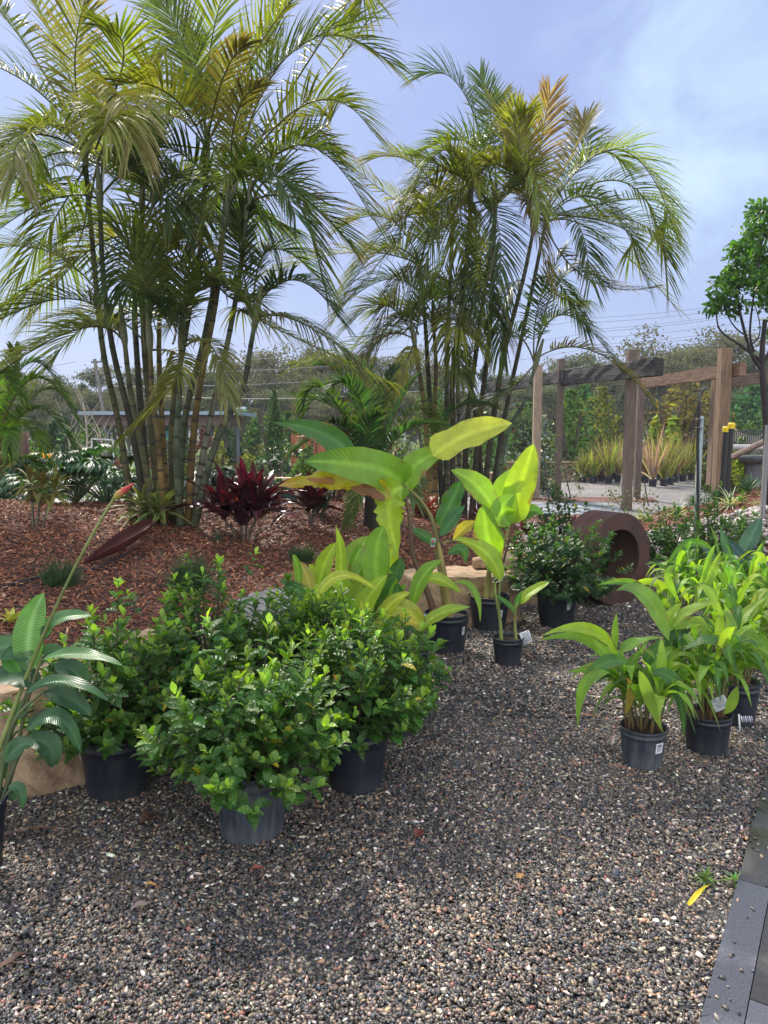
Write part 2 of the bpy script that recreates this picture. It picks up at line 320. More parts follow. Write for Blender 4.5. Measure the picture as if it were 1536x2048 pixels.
def gravelmat(name, cols, scale, rough=.6, bump=.8, dist=.01, macro=None):
    m, t, o = mat(name); L = t.links.new
    tcn = N_(t, 'ShaderNodeTexCoord'); v = N_(t, 'ShaderNodeTexVoronoi', {'Scale': scale}); L(tcn.outputs['Object'], v.inputs['Vector'])
    sp = N_(t, 'ShaderNodeSeparateColor'); L(v.outputs['Color'], sp.inputs[0])
    rp = N_(t, 'ShaderNodeValToRGB'); rp.color_ramp.interpolation = 'CONSTANT'; e = rp.color_ramp.elements
    e[0].position = 0; e[0].color = (*cols[0][1], 1); e[1].position = cols[1][0]; e[1].color = (*cols[1][1], 1)
    for ps, c in cols[2:]: x = e.new(ps); x.color = (*c, 1)
    L(sp.outputs[0], rp.inputs[0])
    dk = N_(t, 'ShaderNodeMapRange', {1: 0.0, 2: .75, 3: 1.1, 4: .35}); L(v.outputs['Distance'], dk.inputs[0])
    big = N_(t, 'ShaderNodeTexNoise', {'Scale': .9, 'Detail': 4.0}); L(tcn.outputs['Object'], big.inputs[0])
    mb_ = N_(t, 'ShaderNodeMapRange', {1: .3, 2: .7, 3: .7, 4: 1.25}); L(big.outputs[0], mb_.inputs[0])
    mu = N_(t, 'ShaderNodeMath', operation='MULTIPLY'); L(dk.outputs[0], mu.inputs[0]); L(mb_.outputs[0], mu.inputs[1])
    ml = N_(t, 'ShaderNodeVectorMath', operation='SCALE'); L(rp.outputs[0], ml.inputs[0]); L(mu.outputs[0], ml.inputs['Scale'])
    p = N_(t, 'ShaderNodeBsdfPrincipled', {'Roughness': rough}); L(ml.outputs[0], p.inputs['Base Color'])
    iv = N_(t, 'ShaderNodeMath', {1: -1.0}, operation='MULTIPLY'); L(v.outputs['Distance'], iv.inputs[0])
    b = N_(t, 'ShaderNodeBump', {'Strength': bump, 'Distance': dist}); L(iv.outputs[0], b.inputs['Height']); L(b.outputs[0], p.inputs['Normal'])
    L(p.outputs[0], o.inputs[0]); return m

M_palm = leafmat('palm_leaf', rough=.42, trans=.5, tcol=(1.5, 1.55, .38), spec=.3)
M_big = leafmat('broad_leaf', rough=.36, trans=.5, tcol=(2.0, 1.95, .4), vein=.25, vfreq=95, dapple=.12)
M_dark = leafmat('dark_broad_leaf', blem=(.035, .04, .02), rough=.36, trans=.3, tcol=(1.4, 1.6, .6), vein=.28, vfreq=85, dapple=.15)
M_ging = leafmat('ginger_leaf', rough=.4, trans=.52, tcol=(1.6, 1.6, .5), vein=.35, vfreq=70, dapple=.15)
M_gard = leafmat('gardenia_leaf', blem=(.10, .12, .03), rough=.36, trans=.45, tcol=(1.7, 1.8, .35), vein=.35, vfreq=14, spec=.40, dapple=.2)
M_red = leafmat('red_leaf', rough=.32, trans=.25, tcol=(1.3, .35, .45), vein=.2, vfreq=40)
M_fol = leafmat('foliage', rough=.5, trans=.3, dapple=.3)
M_far = leafmat('far_foliage', rough=.85, trans=.3, dapple=.15, spec=.08)
M_stem = solid('stem', (1, 1, 1), (.75, .75, .75), rough=.5, scale=20, attr=True, bump=.15)
M_bark = solid('bark', (1, 1, 1), (.5, .5, .5), rough=.8, scale=14, stretch=(1, 1, .35), attr=True, bump=.5)
M_pot0 = solid('black_plastic', (.020, .026, .040), (.012, .016, .026), rough=.42, scale=5, bump=.03, rough2=.6, spec=.45)
M_potg0 = solid('dusty_plastic', (.055, .064, .085), (.022, .027, .040), rough=.5, scale=7, stretch=(1, 1, .4), bump=.03, rough2=.75)
def potmat(name, c, dust, amt, rough):
    m, t, o = mat(name); L = t.links.new; tcn = N_(t, 'ShaderNodeTexCoord')
    n1_ = N_(t, 'ShaderNodeTexNoise', {'Scale': 6.0, 'Detail': 8.0, 'Roughness': .7}); L(tcn.outputs['Object'], n1_.inputs[0])
    mpn = N_(t, 'ShaderNodeMapping'); mpn.inputs['Scale'].default_value = (38, 38, 3.0); L(tcn.outputs['Object'], mpn.inputs[0]); n2_ = N_(t, 'ShaderNodeTexNoise', {'Scale': 1.0, 'Detail': 4.0}); L(mpn.outputs[0], n2_.inputs[0])
    sp = N_(t, 'ShaderNodeSeparateXYZ'); L(tcn.outputs['Object'], sp.inputs[0]); lo = N_(t, 'ShaderNodeMapRange', {1: .10, 2: .0, 3: 0.0, 4: .5}); L(sp.outputs[2], lo.inputs[0])      # mud splash near the ground
    a = N_(t, 'ShaderNodeMath', operation='MULTIPLY'); L(n1_.outputs[0], a.inputs[0]); L(n2_.outputs[0], a.inputs[1]); b = N_(t, 'ShaderNodeMapRange', {1: .16, 2: .42, 3: 0.0, 4: amt}); L(a.outputs[0], b.inputs[0])
    l2 = N_(t, 'ShaderNodeMath', operation='MULTIPLY'); L(lo.outputs[0], l2.inputs[0]); L(n1_.outputs[0], l2.inputs[1]); s_ = N_(t, 'ShaderNodeMath', operation='ADD', use_clamp=True); L(b.outputs[0], s_.inputs[0]); L(l2.outputs[0], s_.inputs[1])
    mx_ = N_(t, 'ShaderNodeMix', data_type='RGBA'); mx_.inputs[6].default_value = (*c, 1); mx_.inputs[7].default_value = (*dust, 1); L(s_.outputs[0], mx_.inputs[0])
    p = N_(t, 'ShaderNodeBsdfPrincipled'); L(mx_.outputs[2], p.inputs['Base Color']); r = N_(t, 'ShaderNodeMapRange', {1: 0.0, 2: .6, 3: rough, 4: .8}); L(s_.outputs[0], r.inputs[0]); L(r.outputs[0], p.inputs['Roughness'])
    bp = N_(t, 'ShaderNodeBump', {'Strength': .12, 'Distance': .004}); L(n2_.outputs[0], bp.inputs['Height']); L(bp.outputs[0], p.inputs['Normal']); L(p.outputs[0], o.inputs[0]); return m
M_pot = potmat('black_plastic', (.008, .012, .022), (.055, .055, .055), .30, .36)
M_potg = potmat('dusty_plastic', (.022, .028, .042), (.10, .105, .115), .8, .48)
M_soil = solid('potting_mix', (.05, .032, .02), (.012, .008, .006), rough=.95, scale=60, bump=1, bdist=.02)
M_white = solid('label_card', (.75, .76, .78), (.6, .61, .64), rough=.5, scale=30, bump=0)
M_ink = solid('ink', (.05, .05, .06), rough=.6, bump=0)
# ============================================================ SETTING
rng = np.random.default_rng(11)
def seg_dist(x, y, poly):
    x = np.asarray(x, float); y = np.asarray(y, float); d = np.full(x.shape, 1e9)
    ins = np.zeros(x.shape, bool); n = len(poly)
    for i in range(n):
        ax, ay = poly[i]; bx, by = poly[(i + 1) % n]
        t = np.clip(((x - ax) * (bx - ax) + (y - ay) * (by - ay)) / ((bx - ax) ** 2 + (by - ay) ** 2), 0, 1)
        d = np.minimum(d, np.hypot(x - ax - t * (bx - ax), y - ay - t * (by - ay)))
        c = ((ay > y) != (by > y)); ins ^= c & (x < (bx - ax) * (y - ay) / (by - ay + 1e-12) + ax)
    return np.where(ins, d, -d)
def sstep(a, b, x): t = np.clip((x - a) / (b - a), 0, 1); return t * t * (3 - 2 * t)
def lowf(x, y, f, s): return np.sin(x * f + s) * np.cos(y * f * 1.13 + s * 1.7) + .5 * np.sin(x * f * 2.1 + y * f * 1.7 + s)
BED_F = [(-9, 3.0), (-2.3, 3.2), (-1.72, 3.55), (-1.42, 4.1), (-.85, 5.15), (-.25, 5.9), (.6, 6.35), (1.3, 7.15), (1.75, 8.2), (2.0, 10), (1.7, 12.3)]
BED = BED_F + [(-.5, 12.2), (-1.6, 10.4), (-14, 10.2), (-14, 3.0)]
def bed_h(x, y):
    d = seg_dist(x, y, BED); df = np.full(np.shape(x), 1e9)
    for i in range(len(BED_F) - 1):
        ax, ay = BED_F[i]; bx, by = BED_F[i + 1]
        t = np.clip(((x - ax) * (bx - ax) + (y - ay) * (by - ay)) / ((bx - ax) ** 2 + (by - ay) ** 2), 0, 1)
        df = np.minimum(df, np.hypot(x - ax - t * (bx - ax), y - ay - t * (by - ay)))
    h = .36 * sstep(0, .22, d) + .40 * sstep(.1, 3.6, df) * sstep(0, 1.2, d) + .02 * lowf(x, y, 2.3, 1) * sstep(.2, .8, d)
    return np.where(d > 0, h, -.25 * np.minimum(1, -d * 4))
def bh(x, y): return float(bed_h(np.array([x]), np.array([y]))[0])
def bedp(px, py):
    """point of the mulch bed seen at a pixel"""
    d = ray(px, py)
    for i in range(400):
        t = 3.2 + i * .03; p = Vector((0, 0, CAM_H)) + d * (t / d.y)
        if p.z < bh(p.x, p.y): return p
    return p
def grid(x0, x1, y0, y1, nx, ny, hf, name, m, label=None, kind='structure', col=(1, 1, 1)):
    X, Y = np.meshgrid(np.linspace(x0, x1, nx), np.linspace(y0, y1, ny)); Z = hf(X, Y)
    i = np.arange(ny - 1)[:, None] * nx; j = np.arange(nx - 1)[None]; q = i + j
    b = MB(); b.add(np.stack([X, Y, Z], -1).reshape(-1, 3), [np.stack([q, q + 1, q + nx + 1, q + nx], -1).reshape(-1, 4)], col)
    o = b.build(name, m); o['kind'] = kind
    if label: o['label'] = label
    return o

GC = [(0, (.035, .035, .037)), (.22, (.055, .05, .048)), (.42, (.095, .08, .068)), (.62, (.15, .12, .095)), (.78, (.045, .05, .06)), (.88, (.26, .19, .13)), (.95, (.5, .46, .4))]
M_gravel = gravelmat('river_gravel', GC, 85.0)
M_gravfar = gravelmat('grey_gravel', [(0, (.16, .15, .15)), (.3, (.22, .2, .19)), (.6, (.3, .27, .24)), (.85, (.42, .38, .33))], 45.0, bump=.4)
g = grid(-400, 400, -60, 1200, 3, 3, lambda X, Y: X * 0, 'ground', M_gravel)
g = grid(1.9, 30, 11.0, 26, 3, 3, lambda X, Y: X * 0 + .004, 'nursery_yard', M_gravfar)
g = grid(-60, 1.9, 12.6, 26, 3, 3, lambda X, Y: X * 0 + .004, 'side_yard', M_gravfar)
M_field = solid('field_grass', (.05, .075, .025), (.03, .045, .015), rough=.9, scale=.6, bump=0)
g = grid(-400, 400, 30, 1190, 3, 3, lambda X, Y: X * 0 + .008, 'field', M_field)

# mulch bed
M_mulch = gravelmat('bark_mulch', [(0, (.075, .028, .016)), (.3, (.12, .045, .025)), (.55, (.045, .018, .012)), (.75, (.17, .075, .045)), (.92, (.24, .13, .085))], 42.0, rough=.85, bump=1.0, dist=.02)
grid(-13.9, 2.3, 2.9, 12.6, 320, 220, bed_h, 'mulch_bed', M_mulch)
nch = 75000
cx = rng.uniform(0, 1, nch); cy = 3.3 + 7.4 * rng.uniform(0, 1, nch) ** .8
cx = (cx * 2 - 1) * (.60 * cy + .4); cx = np.minimum(cx, 2.2); ok = seg_dist(cx, cy, BED) > .03; cx, cy = cx[ok], cy[ok]; nch = len(cx)
b = MB(); R = rotmats(rng, nch, .42)
Ls = rng.uniform(.018, .055, nch) * (1 + .04 * (cy - 3)); sc_ = np.stack([Ls, rng.uniform(.006, .013, nch) * (1 + .1 * (cy - 3)), rng.uniform(.003, .007, nch)], -1)
base = np.array([(.16, .058, .030), (.10, .034, .019), (.22, .095, .055), (.055, .022, .015), (.30, .18, .12), (.13, .045, .022)]) * np.array([1.65, 1.60, 1.40])
C = vary(rng, base[rng.choice(6, nch, p=[.27, .25, .15, .15, .06, .12])], nch, .2, .05)
BV = BOXV.copy(); BV[:, 1] *= np.where(BV[:, 0] > 0, .55, 1.0); BV[:, 2] += .35 * np.abs(BV[:, 0])
scatter(b, BV, BOXF, np.stack([cx, cy, bed_h(cx, cy) + rng.uniform(0, .014, nch)], -1), sc_, R, C)
M_chip = solid('bark_chip', (1.0, 1.0, 1.0), (.7, .7, .7), rough=.72, scale=90, attr=True, bump=.2, bdist=.002)
tag(b.build('mulch', M_chip, smooth=False), kind='stuff', label='loose red brown bark mulch chips covering the raised bed')

# gravel pebbles
EDGE_A, EDGE_B = gp(1400, 2048), gp(1536, 1545)
ED = (EDGE_B - EDGE_A).normalized(); EN = Vector((ED.y, -ED.x, 0))      # EN points to the path side
def path_d(x, y): return (x - EDGE_A.x) * EN.x + (y - EDGE_A.y) * EN.y
def pebbles(n, y0, y1, s0, s1, seed):
    r = np.random.default_rng(seed); u = r.random(n)
    y = np.sqrt(y0 ** 2 + u * (y1 ** 2 - y0 ** 2)); x = r.uniform(-1, 1, n) * (.535 * y + .12)
    pd = path_d(x, y); ok = (seg_dist(x, y, BED) < .05) & ((pd < .004) | ((pd < .16) & (r.random(n) < .022 * np.exp(-pd * 12)))); x, y, pd = x[ok], y[ok], pd[ok]; n = len(x)
    a = r.lognormal(0, .23, n) * (s0 + (s1 - s0) * (y - y0) / (y1 - y0)); 
    S = np.stack([a * r.uniform(.85, 1.5, n), a * r.uniform(.7, 1.0, n), a * r.uniform(.35, .6, n)], -1)
    big = r.random(n) < .004; S[big] *= 1.5
    cs = np.array([(.040, .041, .044), (.078, .072, .068), (.15, .122, .098), (.25, .19, .14), (.065, .075, .092), (.40, .26, .16), (.74, .68, .58), (.26, .11, .08), (.38, .34, .29)])
    C = vary(r, (cs * np.array([1.08, 1.02, .97]))[r.choice(9, n, p=[.25, .25, .20, .11, .08, .022, .020, .010, .058])], n, .22, .06)
    V, Fc = ico(); V = V * (1 + .10 * np.random.default_rng(3).normal(size=(12, 1)))
    z = r.uniform(-.002, .008, n) + np.where(big, .003, 0) + .006 * lowf(x, y, 4.2, 3) + .003 * lowf(x, y, 11., 5) + .004; z = np.where(pd > .004, .029, z)
    bb = MB(); scatter(bb, V, Fc, np.stack([x, y, z], -1), S, rotmats(r, n, .38), C); return bb
M_peb = pebblemat()
b = pebbles(128000, 1.6, 4.0, .0063, .0074, 5)
tag(b.build('gravel', M_peb), kind='stuff', label='wet mixed river gravel of small dark brown and cream pebbles')
b = pebbles(95000, 4.0, 7.6, .0084, .0125, 6)
tag(b.build('gravel', M_peb), kind='stuff', label='river gravel running back between the potted plants')

# paved path on the right
def pavemat():
    m, t, o = mat('wet_bluestone'); L = t.links.new
    tcn = N_(t, 'ShaderNodeTexCoord'); n1 = N_(t, 'ShaderNodeTexNoise', {'Scale': 3.2, 'Detail': 5.0}); n2 = N_(t, 'ShaderNodeTexNoise', {'Scale': 160.0, 'Detail': 3.0})
    L(tcn.outputs['Object'], n1.inputs[0]); L(tcn.outputs['Object'], n2.inputs[0])
    mpn = N_(t, 'ShaderNodeMapping'); mpn.inputs['Scale'].default_value = (1, .35, 1); mpn.inputs['Rotation'].default_value = (0, 0, .6); L(tcn.outputs['Object'], mpn.inputs[0])
    n3 = N_(t, 'ShaderNodeTexNoise', {'Scale': 42.0, 'Detail': 4.0, 'Distortion': 1.2}); L(mpn.outputs[0], n3.inputs[0])
    a = N_(t, 'ShaderNodeAttribute', attribute_name='col')
    r = N_(t, 'ShaderNodeMapRange', {1: .38, 2: .50, 3: .45, 4: .05}); L(n1.outputs[0], r.inputs[0])
    c = N_(t, 'ShaderNodeMapRange', {1: .38, 2: .50, 3: 1.15, 4: .60}); L(n1.outputs[0], c.inputs[0])
    g_ = N_(t, 'ShaderNodeMapRange', {1: .3, 2: .7, 3: .75, 4: 1.25}); L(n2.outputs[0], g_.inputs[0])
    mu = N_(t, 'ShaderNodeMath', operation='MULTIPLY'); L(c.outputs[0], mu.inputs[0]); L(g_.outputs[0], mu.inputs[1])
    ml = N_(t, 'ShaderNodeVectorMath', operation='SCALE'); L(a.outputs[0], ml.inputs[0]); L(mu.outputs[0], ml.inputs['Scale'])
    p = N_(t, 'ShaderNodeBsdfPrincipled'); L(ml.outputs[0], p.inputs['Base Color']); L(r.outputs[0], p.inputs['Roughness'])
    b = N_(t, 'ShaderNodeBump', {'Strength': .22, 'Distance': .006}); L(n3.outputs[0], b.inputs['Height']); L(b.outputs[0], p.inputs['Normal'])
    L(p.outputs[0], o.inputs[0]); return m
b = MB(); rz = math.atan2(ED.y, ED.x); J = (gp(1470, 1770) - EDGE_A).dot(ED); r2 = np.random.default_rng(4)
def slab(u0, u1, v0, v1, c):
    q = .003; ctr = EDGE_A + ED * ((u0 + u1) / 2) + EN * ((v0 + v1) / 2)
    b.box((ctr.x, ctr.y, .006 + r2.uniform(-.0008, .0008)), (u1 - u0 - q, v1 - v0 - q, .04), rz, c)
tc_ = [(.115, .118, .135), (.060, .056, .048), (.13, .132, .15), (.105, .108, .12)]
for i in range(-3, 9):
    u0 = J + i * .9 if i else J
    slab(J + i * .9, J + (i + 1) * .9, 0, .105, tc_[1] if i == 0 else tc_[i % 4])
    for j in range(5):
        slab(J + i * .6 - .0, J + (i + 1) * .6, .105 + j * .6, .105 + (j + 1) * .6, tc_[(i * 3 + j) % 4])
o = b.build('paved_path', pavemat(), smooth=False); o['kind'] = 'structure'
b = MB(); ctr = EDGE_A + ED * 2.2 + EN * 1.56; b.box((ctr.x, ctr.y, -.02), (9.5, 3.1, .034), rz, (1, 1, 1))
o = b.build('path_bed', solid('grout', (.09, .09, .085), rough=.8, scale=40), smooth=False); o['kind'] = 'structure'

# ---- sandstone boulders
def sandmat(name, top, dark, seed):
    m, t, o = mat(name); L = t.links.new
    tcn = N_(t, 'ShaderNodeTexCoord'); w = N_(t, 'ShaderNodeTexWave', {'Scale': 4.0, 'Distortion': 14.0, 'Detail': 4.0, 'Detail Scale': .9})
    n = N_(t, 'ShaderNodeTexNoise', {'Scale': 9.0, 'Detail': 9.0, 'Roughness': .65}); L(tcn.outputs['Object'], n.inputs[0]); L(tcn.outputs['Object'], w.inputs[0])
    w.bands_direction = 'DIAGONAL'
    rp = N_(t, 'ShaderNodeValToRGB'); e = rp.color_ramp.elements; e[0].position = .15; e[0].color = (*dark, 1); e[1].position = .62; e[1].color = (*top, 1); L(n.outputs[0], rp.inputs[0])
    mr = N_(t, 'ShaderNodeMapRange', {1: .0, 2: .22, 3: .80, 4: 1.03}); L(w.outputs[0], mr.inputs[0])
    ml = N_(t, 'ShaderNodeVectorMath', operation='SCALE'); L(rp.outputs[0], ml.inputs[0]); L(mr.outputs[0], ml.inputs['Scale'])
    p = N_(t, 'ShaderNodeBsdfPrincipled', {'Roughness': .85}); L(ml.outputs[0], p.inputs['Base Color'])
    b = N_(t, 'ShaderNodeBump', {'Strength': .9, 'Distance': .045}); L(n.outputs[0], b.inputs['Height']); L(b.outputs[0], p.inputs['Normal'])
    L(p.outputs[0], o.inputs[0]); return m
M_sand = sandmat('sandstone', (.44, .30, .18), (.13, .075, .04), 1); M_sandg = sandmat('grey_sandstone', (.36, .34, .31), (.15, .13, .11), 2)
def boulder(c, size, rz, seed, m, label, flat=.85):
    bm = bmesh_grid(46); P = []
    for v in bm[0]:
        n = Vector(v).normalized(); k = 1 / max(abs(n.x), abs(n.y), abs(n.z)); q = n * (k * .55 + .45)         # between cube and ball
        d = .10 * mnoise.noise(n * 1.6 + Vector((seed, 0, 0))) + .05 * mnoise.noise(n * 4 + Vector((0, seed, 0))) + .022 * mnoise.noise(n * 13 + Vector((0, seed, 0))) + .012 * mnoise.noise(n * 31 + Vector((0, seed, 5))) - .03 * max(0, mnoise.noise(n * 5.5 + Vector((9, seed, 5))) - .25) * 2
        # chipped ledges on the sides
        if abs(n.z) < .75: d += .03 * (round((n.z + .4 * mnoise.noise(n * 2 + Vector((seed, seed, 0)))) * 5) / 5 - n.z)
        q = q * (1 + d); q.z = min(q.z, flat + .05 * mnoise.noise(n * 3 + Vector((seed, 3, 0)))); P.append(q)
    V = np.array([tuple(p) for p in P]) * np.array(size) / 2; V[:, 2] -= V[:, 2].max() - size[2] * .0
    cz, sz = math.cos(rz), math.sin(rz); V = V @ np.array([[cz, -sz, 0], [sz, cz, 0], [0, 0, 1]]).T
    b = MB(); b.add(V + np.array(c), [bm[1]], (1, 1, 1)); ob = b.build('sandstone_boulder', m, origin=(c[0], c[1], 0))
    return tag(ob, label, 'boulder', 'sandstone boulders edging the bed')
def bmesh_grid(n, cache={}):
    if n in cache: return cache[n]
    V = []; Q = []
    for ax in range(3):
        for sg in (-1, 1):
            o = len(V)
            for i in range(n):
                for j in range(n):
                    p = [0, 0, 0]; p[ax] = sg; p[(ax + 1) % 3] = (-1 + 2 * i / (n - 1)); p[(ax + 2) % 3] = (-1 + 2 * j / (n - 1)) * 1.0; V.append(p)
            for i in range(n - 1):
                for j in range(n - 1):
                    q = [o + i * n + j, o + (i + 1) * n + j, o + (i + 1) * n + j + 1, o + i * n + j + 1]; Q.append(q if sg > 0 else q[::-1])
    V = np.round(np.array(V), 6); u, inv = np.unique(V, axis=0, return_inverse=True); inv = inv.ravel()
    cache[n] = (u, inv[np.array(Q)]); return cache[n]
boulder((-1.66, 3.48, .50), (.80, .72, 1.1), .25, 1.0, M_sand, 'large tan sandstone boulder at the left edge behind the leaning flower stalk')
boulder((-1.30, 4.08, .47), (.80, .55, 1.0), .75, 2.3, M_sand, 'pale sandstone boulder with curved grain behind the left potted gardenia')
boulder((-.74, 5.10, .47), (.62, .60, .95), .9, 3.1, M_sandg, 'grey weathered boulder showing between gardenia tops and the yellow green leaf cluster')
boulder((-.22, 5.72, .42), (.60, .55, .9), .8, 4.4, M_sand, 'sandstone boulder hidden mostly behind the yellow green leaf cluster')
boulder((.62, 6.30, .44), (1.12, .62, .95), .30, 5.2, M_sand, 'long flat topped sandstone boulder behind the black banana pots')
boulder((1.42, 7.15, .46), (.78, .62, .95), .5, 6.7, M_sand, 'pinkish sandstone boulder beside the dark potted gardenia')
boulder((1.85, 8.3, .40), (.7, .6, .85), .9, 7.9, M_sand, 'sandstone boulder at the far end of the row behind the steel ring')
# small cut stone on top of the long boulder
b = MB(); p = at(962, 1117, 6.45); b.bar((p.x - .03, p.y + .05, .47), (p.x + .10, p.y - .10, .49), .12, .09, (1, .8, .55), 3, .05, 4)
tag(b.build('stone_offcut', M_sand, origin=(p.x, p.y, .43)), 'small orange cut stone lying on the long sandstone boulder', 'stone')
# ============================================================ PALMS
G_D, G_M, G_L, G_Y, G_O, G_B = (.048, .092, .032), (.092, .142, .036), (.150, .200, .042), (.16, .195, .045), (.16, .17, .07), (.19, .125, .07)
def frond(mb, pts, n=50, ll=.51, col=G_M, brown=.14, roll=0.0, vee=.50, droop=.24, lw=.0105, seed=0, stalk=.16, rcol=(.13, .13, .04), rr=.012, fan=1.0, ragged=.0):
    rg = np.random.default_rng(seed); K = 40; P = spline(pts, K)
    T, S, N = frame(P, (0, 0, 1.0) if abs(nrm(P[-1] - P[0])[2]) < .93 else (0, -1, .3))
    cs, sn = math.cos(roll), math.sin(roll); S, N = S * cs + N * sn, N * cs - S * sn
    mb.tube(P, np.linspace(rr, rr * .25, K), 5, rcol)
    t = np.repeat(np.linspace(stalk, .995, n), 2); t = np.clip(t + rg.normal(0, .006, 2 * n), stalk, 1); sd = np.tile([-1., 1.], n)
    keep = rg.random(2 * n) > ragged; t, sd = t[keep], sd[keep]; m = len(t)
    fi = t * (K - 1); i0 = np.minimum(fi.astype(int), K - 2); f = (fi - i0)[:, None]
    g = lambda A: A[i0] * (1 - f) + A[i0 + 1] * f
    p, Tt, Ss, Nn = g(P), nrm(g(T)), nrm(g(S)), nrm(g(N))
    u = (t - stalk) / (1 - stalk); al = (1.25 - .85 * u + rg.normal(0, .06, m)) * fan; v = vee + rg.normal(0, .13, m)
    D = nrm(Tt * np.cos(al)[:, None] + (Ss * sd[:, None] * np.cos(v)[:, None] + Nn * np.sin(v)[:, None]) * np.sin(al)[:, None])
    Ln = ll * (.42 + .58 * np.sin(math.pi * np.clip(u * .80 + .10, 0, 1)) ** .7) * rg.uniform(.85, 1.08, m)
    k = 6; s = np.linspace(0, 1, k)
    dr = droop * rg.uniform(.6, 1.5, m)
    Q = p[:, None] + D[:, None] * (Ln[:, None] * s)[..., None]
    Q[:, :, 2] -= (dr * Ln)[:, None] * s[None] ** 2.2
    Q += (Tt * (Ln * .10)[:, None])[:, None] * (s ** 2)[None, :, None]
    Tq = nrm(np.gradient(Q, axis=1)); Sq = nrm(np.cross(Tq, np.broadcast_to((Nn + Tt * .15)[:, None], Q.shape))); Nq = np.cross(Sq, Tq)
    w = np.array([.45, .95, 1, .85, .58, .06]) * 1.0; Wd = lw * w[None] * rg.uniform(.8, 1.15, m)[:, None]
    C = vary(rg, col, m, .16, .05)[:, None] * np.ones((1, k, 1)); bt = np.clip((s[None] - 1 + rg.uniform(0, brown * 2, m)[:, None]) * 6, 0, 1)[..., None]
    C = C * (1 - bt) + np.array(G_B) * bt
    mb.blades(Q, Sq, Nq, Wd, C, fold=.35, seed=seed)
def arc(base, tip, lift, sag=0.0):
    """four points of an arching rachis"""
    a, c = Vector(base), Vector(tip); d = c - a
    return [a, a + d * .33 + Vector((0, 0, lift * .85)), a + d * .68 + Vector((0, 0, lift * 1.0)), c]
def palm_trunk(mb, pts, r0, r1, col, ring=(.055, .050, .036), step=.19, seed=0, flare=1.08):
    P = spline(pts, 90); rg = np.random.default_rng(seed); dl = np.concatenate([[0], np.cumsum(np.linalg.norm(np.diff(P, axis=0), axis=1))])
    nr = int(dl[-1] / step) + 1; X, RR, CC = [], [], []; cpos = 0
    pos = []; d = .05
    while d < dl[-1] - .05: pos.append(d); d += step * rg.uniform(.75, 1.3) * (.75 + .5 * d / dl[-1])
    samples = [(0, 0)] + sum([[(q - .016, 0), (q - .004, 1), (q + .010, 1), (q + .022, 2)] for q in pos], []) + [(dl[-1], 0)]
    for d, k in samples:
        X.append([np.interp(d, dl, P[:, a]) for a in range(3)]); u = d / dl[-1]
        r = (r0 + (r1 - r0) * u) * (1 + (flare - 1) * math.exp(-u * 14)); RR.append(r * (1.0, 1.06, .99)[k])
        c = np.array(col(u) if callable(col) else col) * rg.uniform(.75, 1.45); CC.append(np.array(ring) if k == 1 else c * (.8 if k == 2 else 1))
    mb.tube(X, RR, 12, np.array(CC))
def mixc(a, b, t): return tuple(np.array(a) * (1 - t) + np.array(b) * t)

# ---------------- clump on the left
def clump(name, base, label, trunks, fronds, Y0, tcols, seed, r0=.041):
    root = empty(name, base, label, 'palm'); rg = np.random.default_rng(seed)
    tops = []
    for i, (px, dY, ci) in enumerate(trunks):
        k = len(px); pts = []
        for q, (a, b_) in enumerate(px): pts.append(at(a, b_, Y0 + dY * q / (k - 1) + dY * .25))
        z0 = bh(pts[0].x, pts[0].y); pts[0].z = min(pts[0].z, z0 - .03) if abs(pts[0].z - z0) < .4 else z0 - .03
        mb = MB(); palm_trunk(mb, pts, r0 * rg.uniform(.85, 1.1), r0 * .55, tcols[ci], seed=seed + i); mb.build('trunk', M_bark, root)
        # pale crownshaft and the sheaths above it
        mb = MB(); a, c = pts[-1], pts[-1] + (pts[-1] - pts[-2]).normalized() * .42; ca = np.linspace(0, 1, 10)[:, None]
        mb.tube(spline([a, c], 10), np.array([.62, .80, .85, .82, .76, .68, .6, .5, .42, .3]) * r0, 9, np.array(mixc((.16, .17, .075), (.23, .25, .15), .5)) * (1 - .3 * ca) * np.ones((1, 3)))
        mb.build('crownshaft', M_stem, root); tops.append(c)
    extra = []
    for i, f_ in enumerate(fronds):
        if len(fronds) + len(extra) >= 98: break
        if i % 5 not in ((0, 3) if seed == 9 else (0,)): continue
        j = lambda q, s: (q[0] + rg.normal(0, s), q[1] + rg.normal(0, s)); o_ = dict(f_[3]); dz = rg.uniform(.25, 1.0) * (1 if rg.random() < .75 else -.5)
        o_['col'] = [G_D, G_M, G_L, G_L, G_Y][int(rg.integers(0, 5))]; o_['roll'] = rg.normal(0, .35)
        extra.append((j(f_[0], 8), [j(f_[1][0], 42), j(f_[1][1], 62)], (f_[2][0], f_[2][1] + dz * .7, f_[2][2] + dz), o_))
    for i, fr in enumerate(list(fronds) + extra):
        (a, b_, dYs), opts = fr[0:3], fr[3] if len(fr) > 3 else {}
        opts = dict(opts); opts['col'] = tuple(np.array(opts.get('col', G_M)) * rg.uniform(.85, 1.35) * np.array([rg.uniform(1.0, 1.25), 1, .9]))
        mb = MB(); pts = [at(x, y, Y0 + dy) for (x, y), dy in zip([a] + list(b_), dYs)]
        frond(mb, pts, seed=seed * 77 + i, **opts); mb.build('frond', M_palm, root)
    return root, tops
def fr(base, mid, tip, dy=(0, 0, 0), **k): return (base, (mid, tip), dy, k)
def olive(u): return mixc((.10, .085, .03), (.11, .13, .06), u)
def orange(u): return mixc((.20, .11, .03), (.16, .15, .06), u)
def darkt(u): return mixc((.045, .038, .024), (.10, .11, .07), u ** 1.5)
def grey(u): return mixc((.26, .24, .19), (.13, .16, .09), u)
def green(u): return mixc((.09, .11, .05), (.12, .16, .10), u)
TC = [olive, orange, darkt, grey, green]
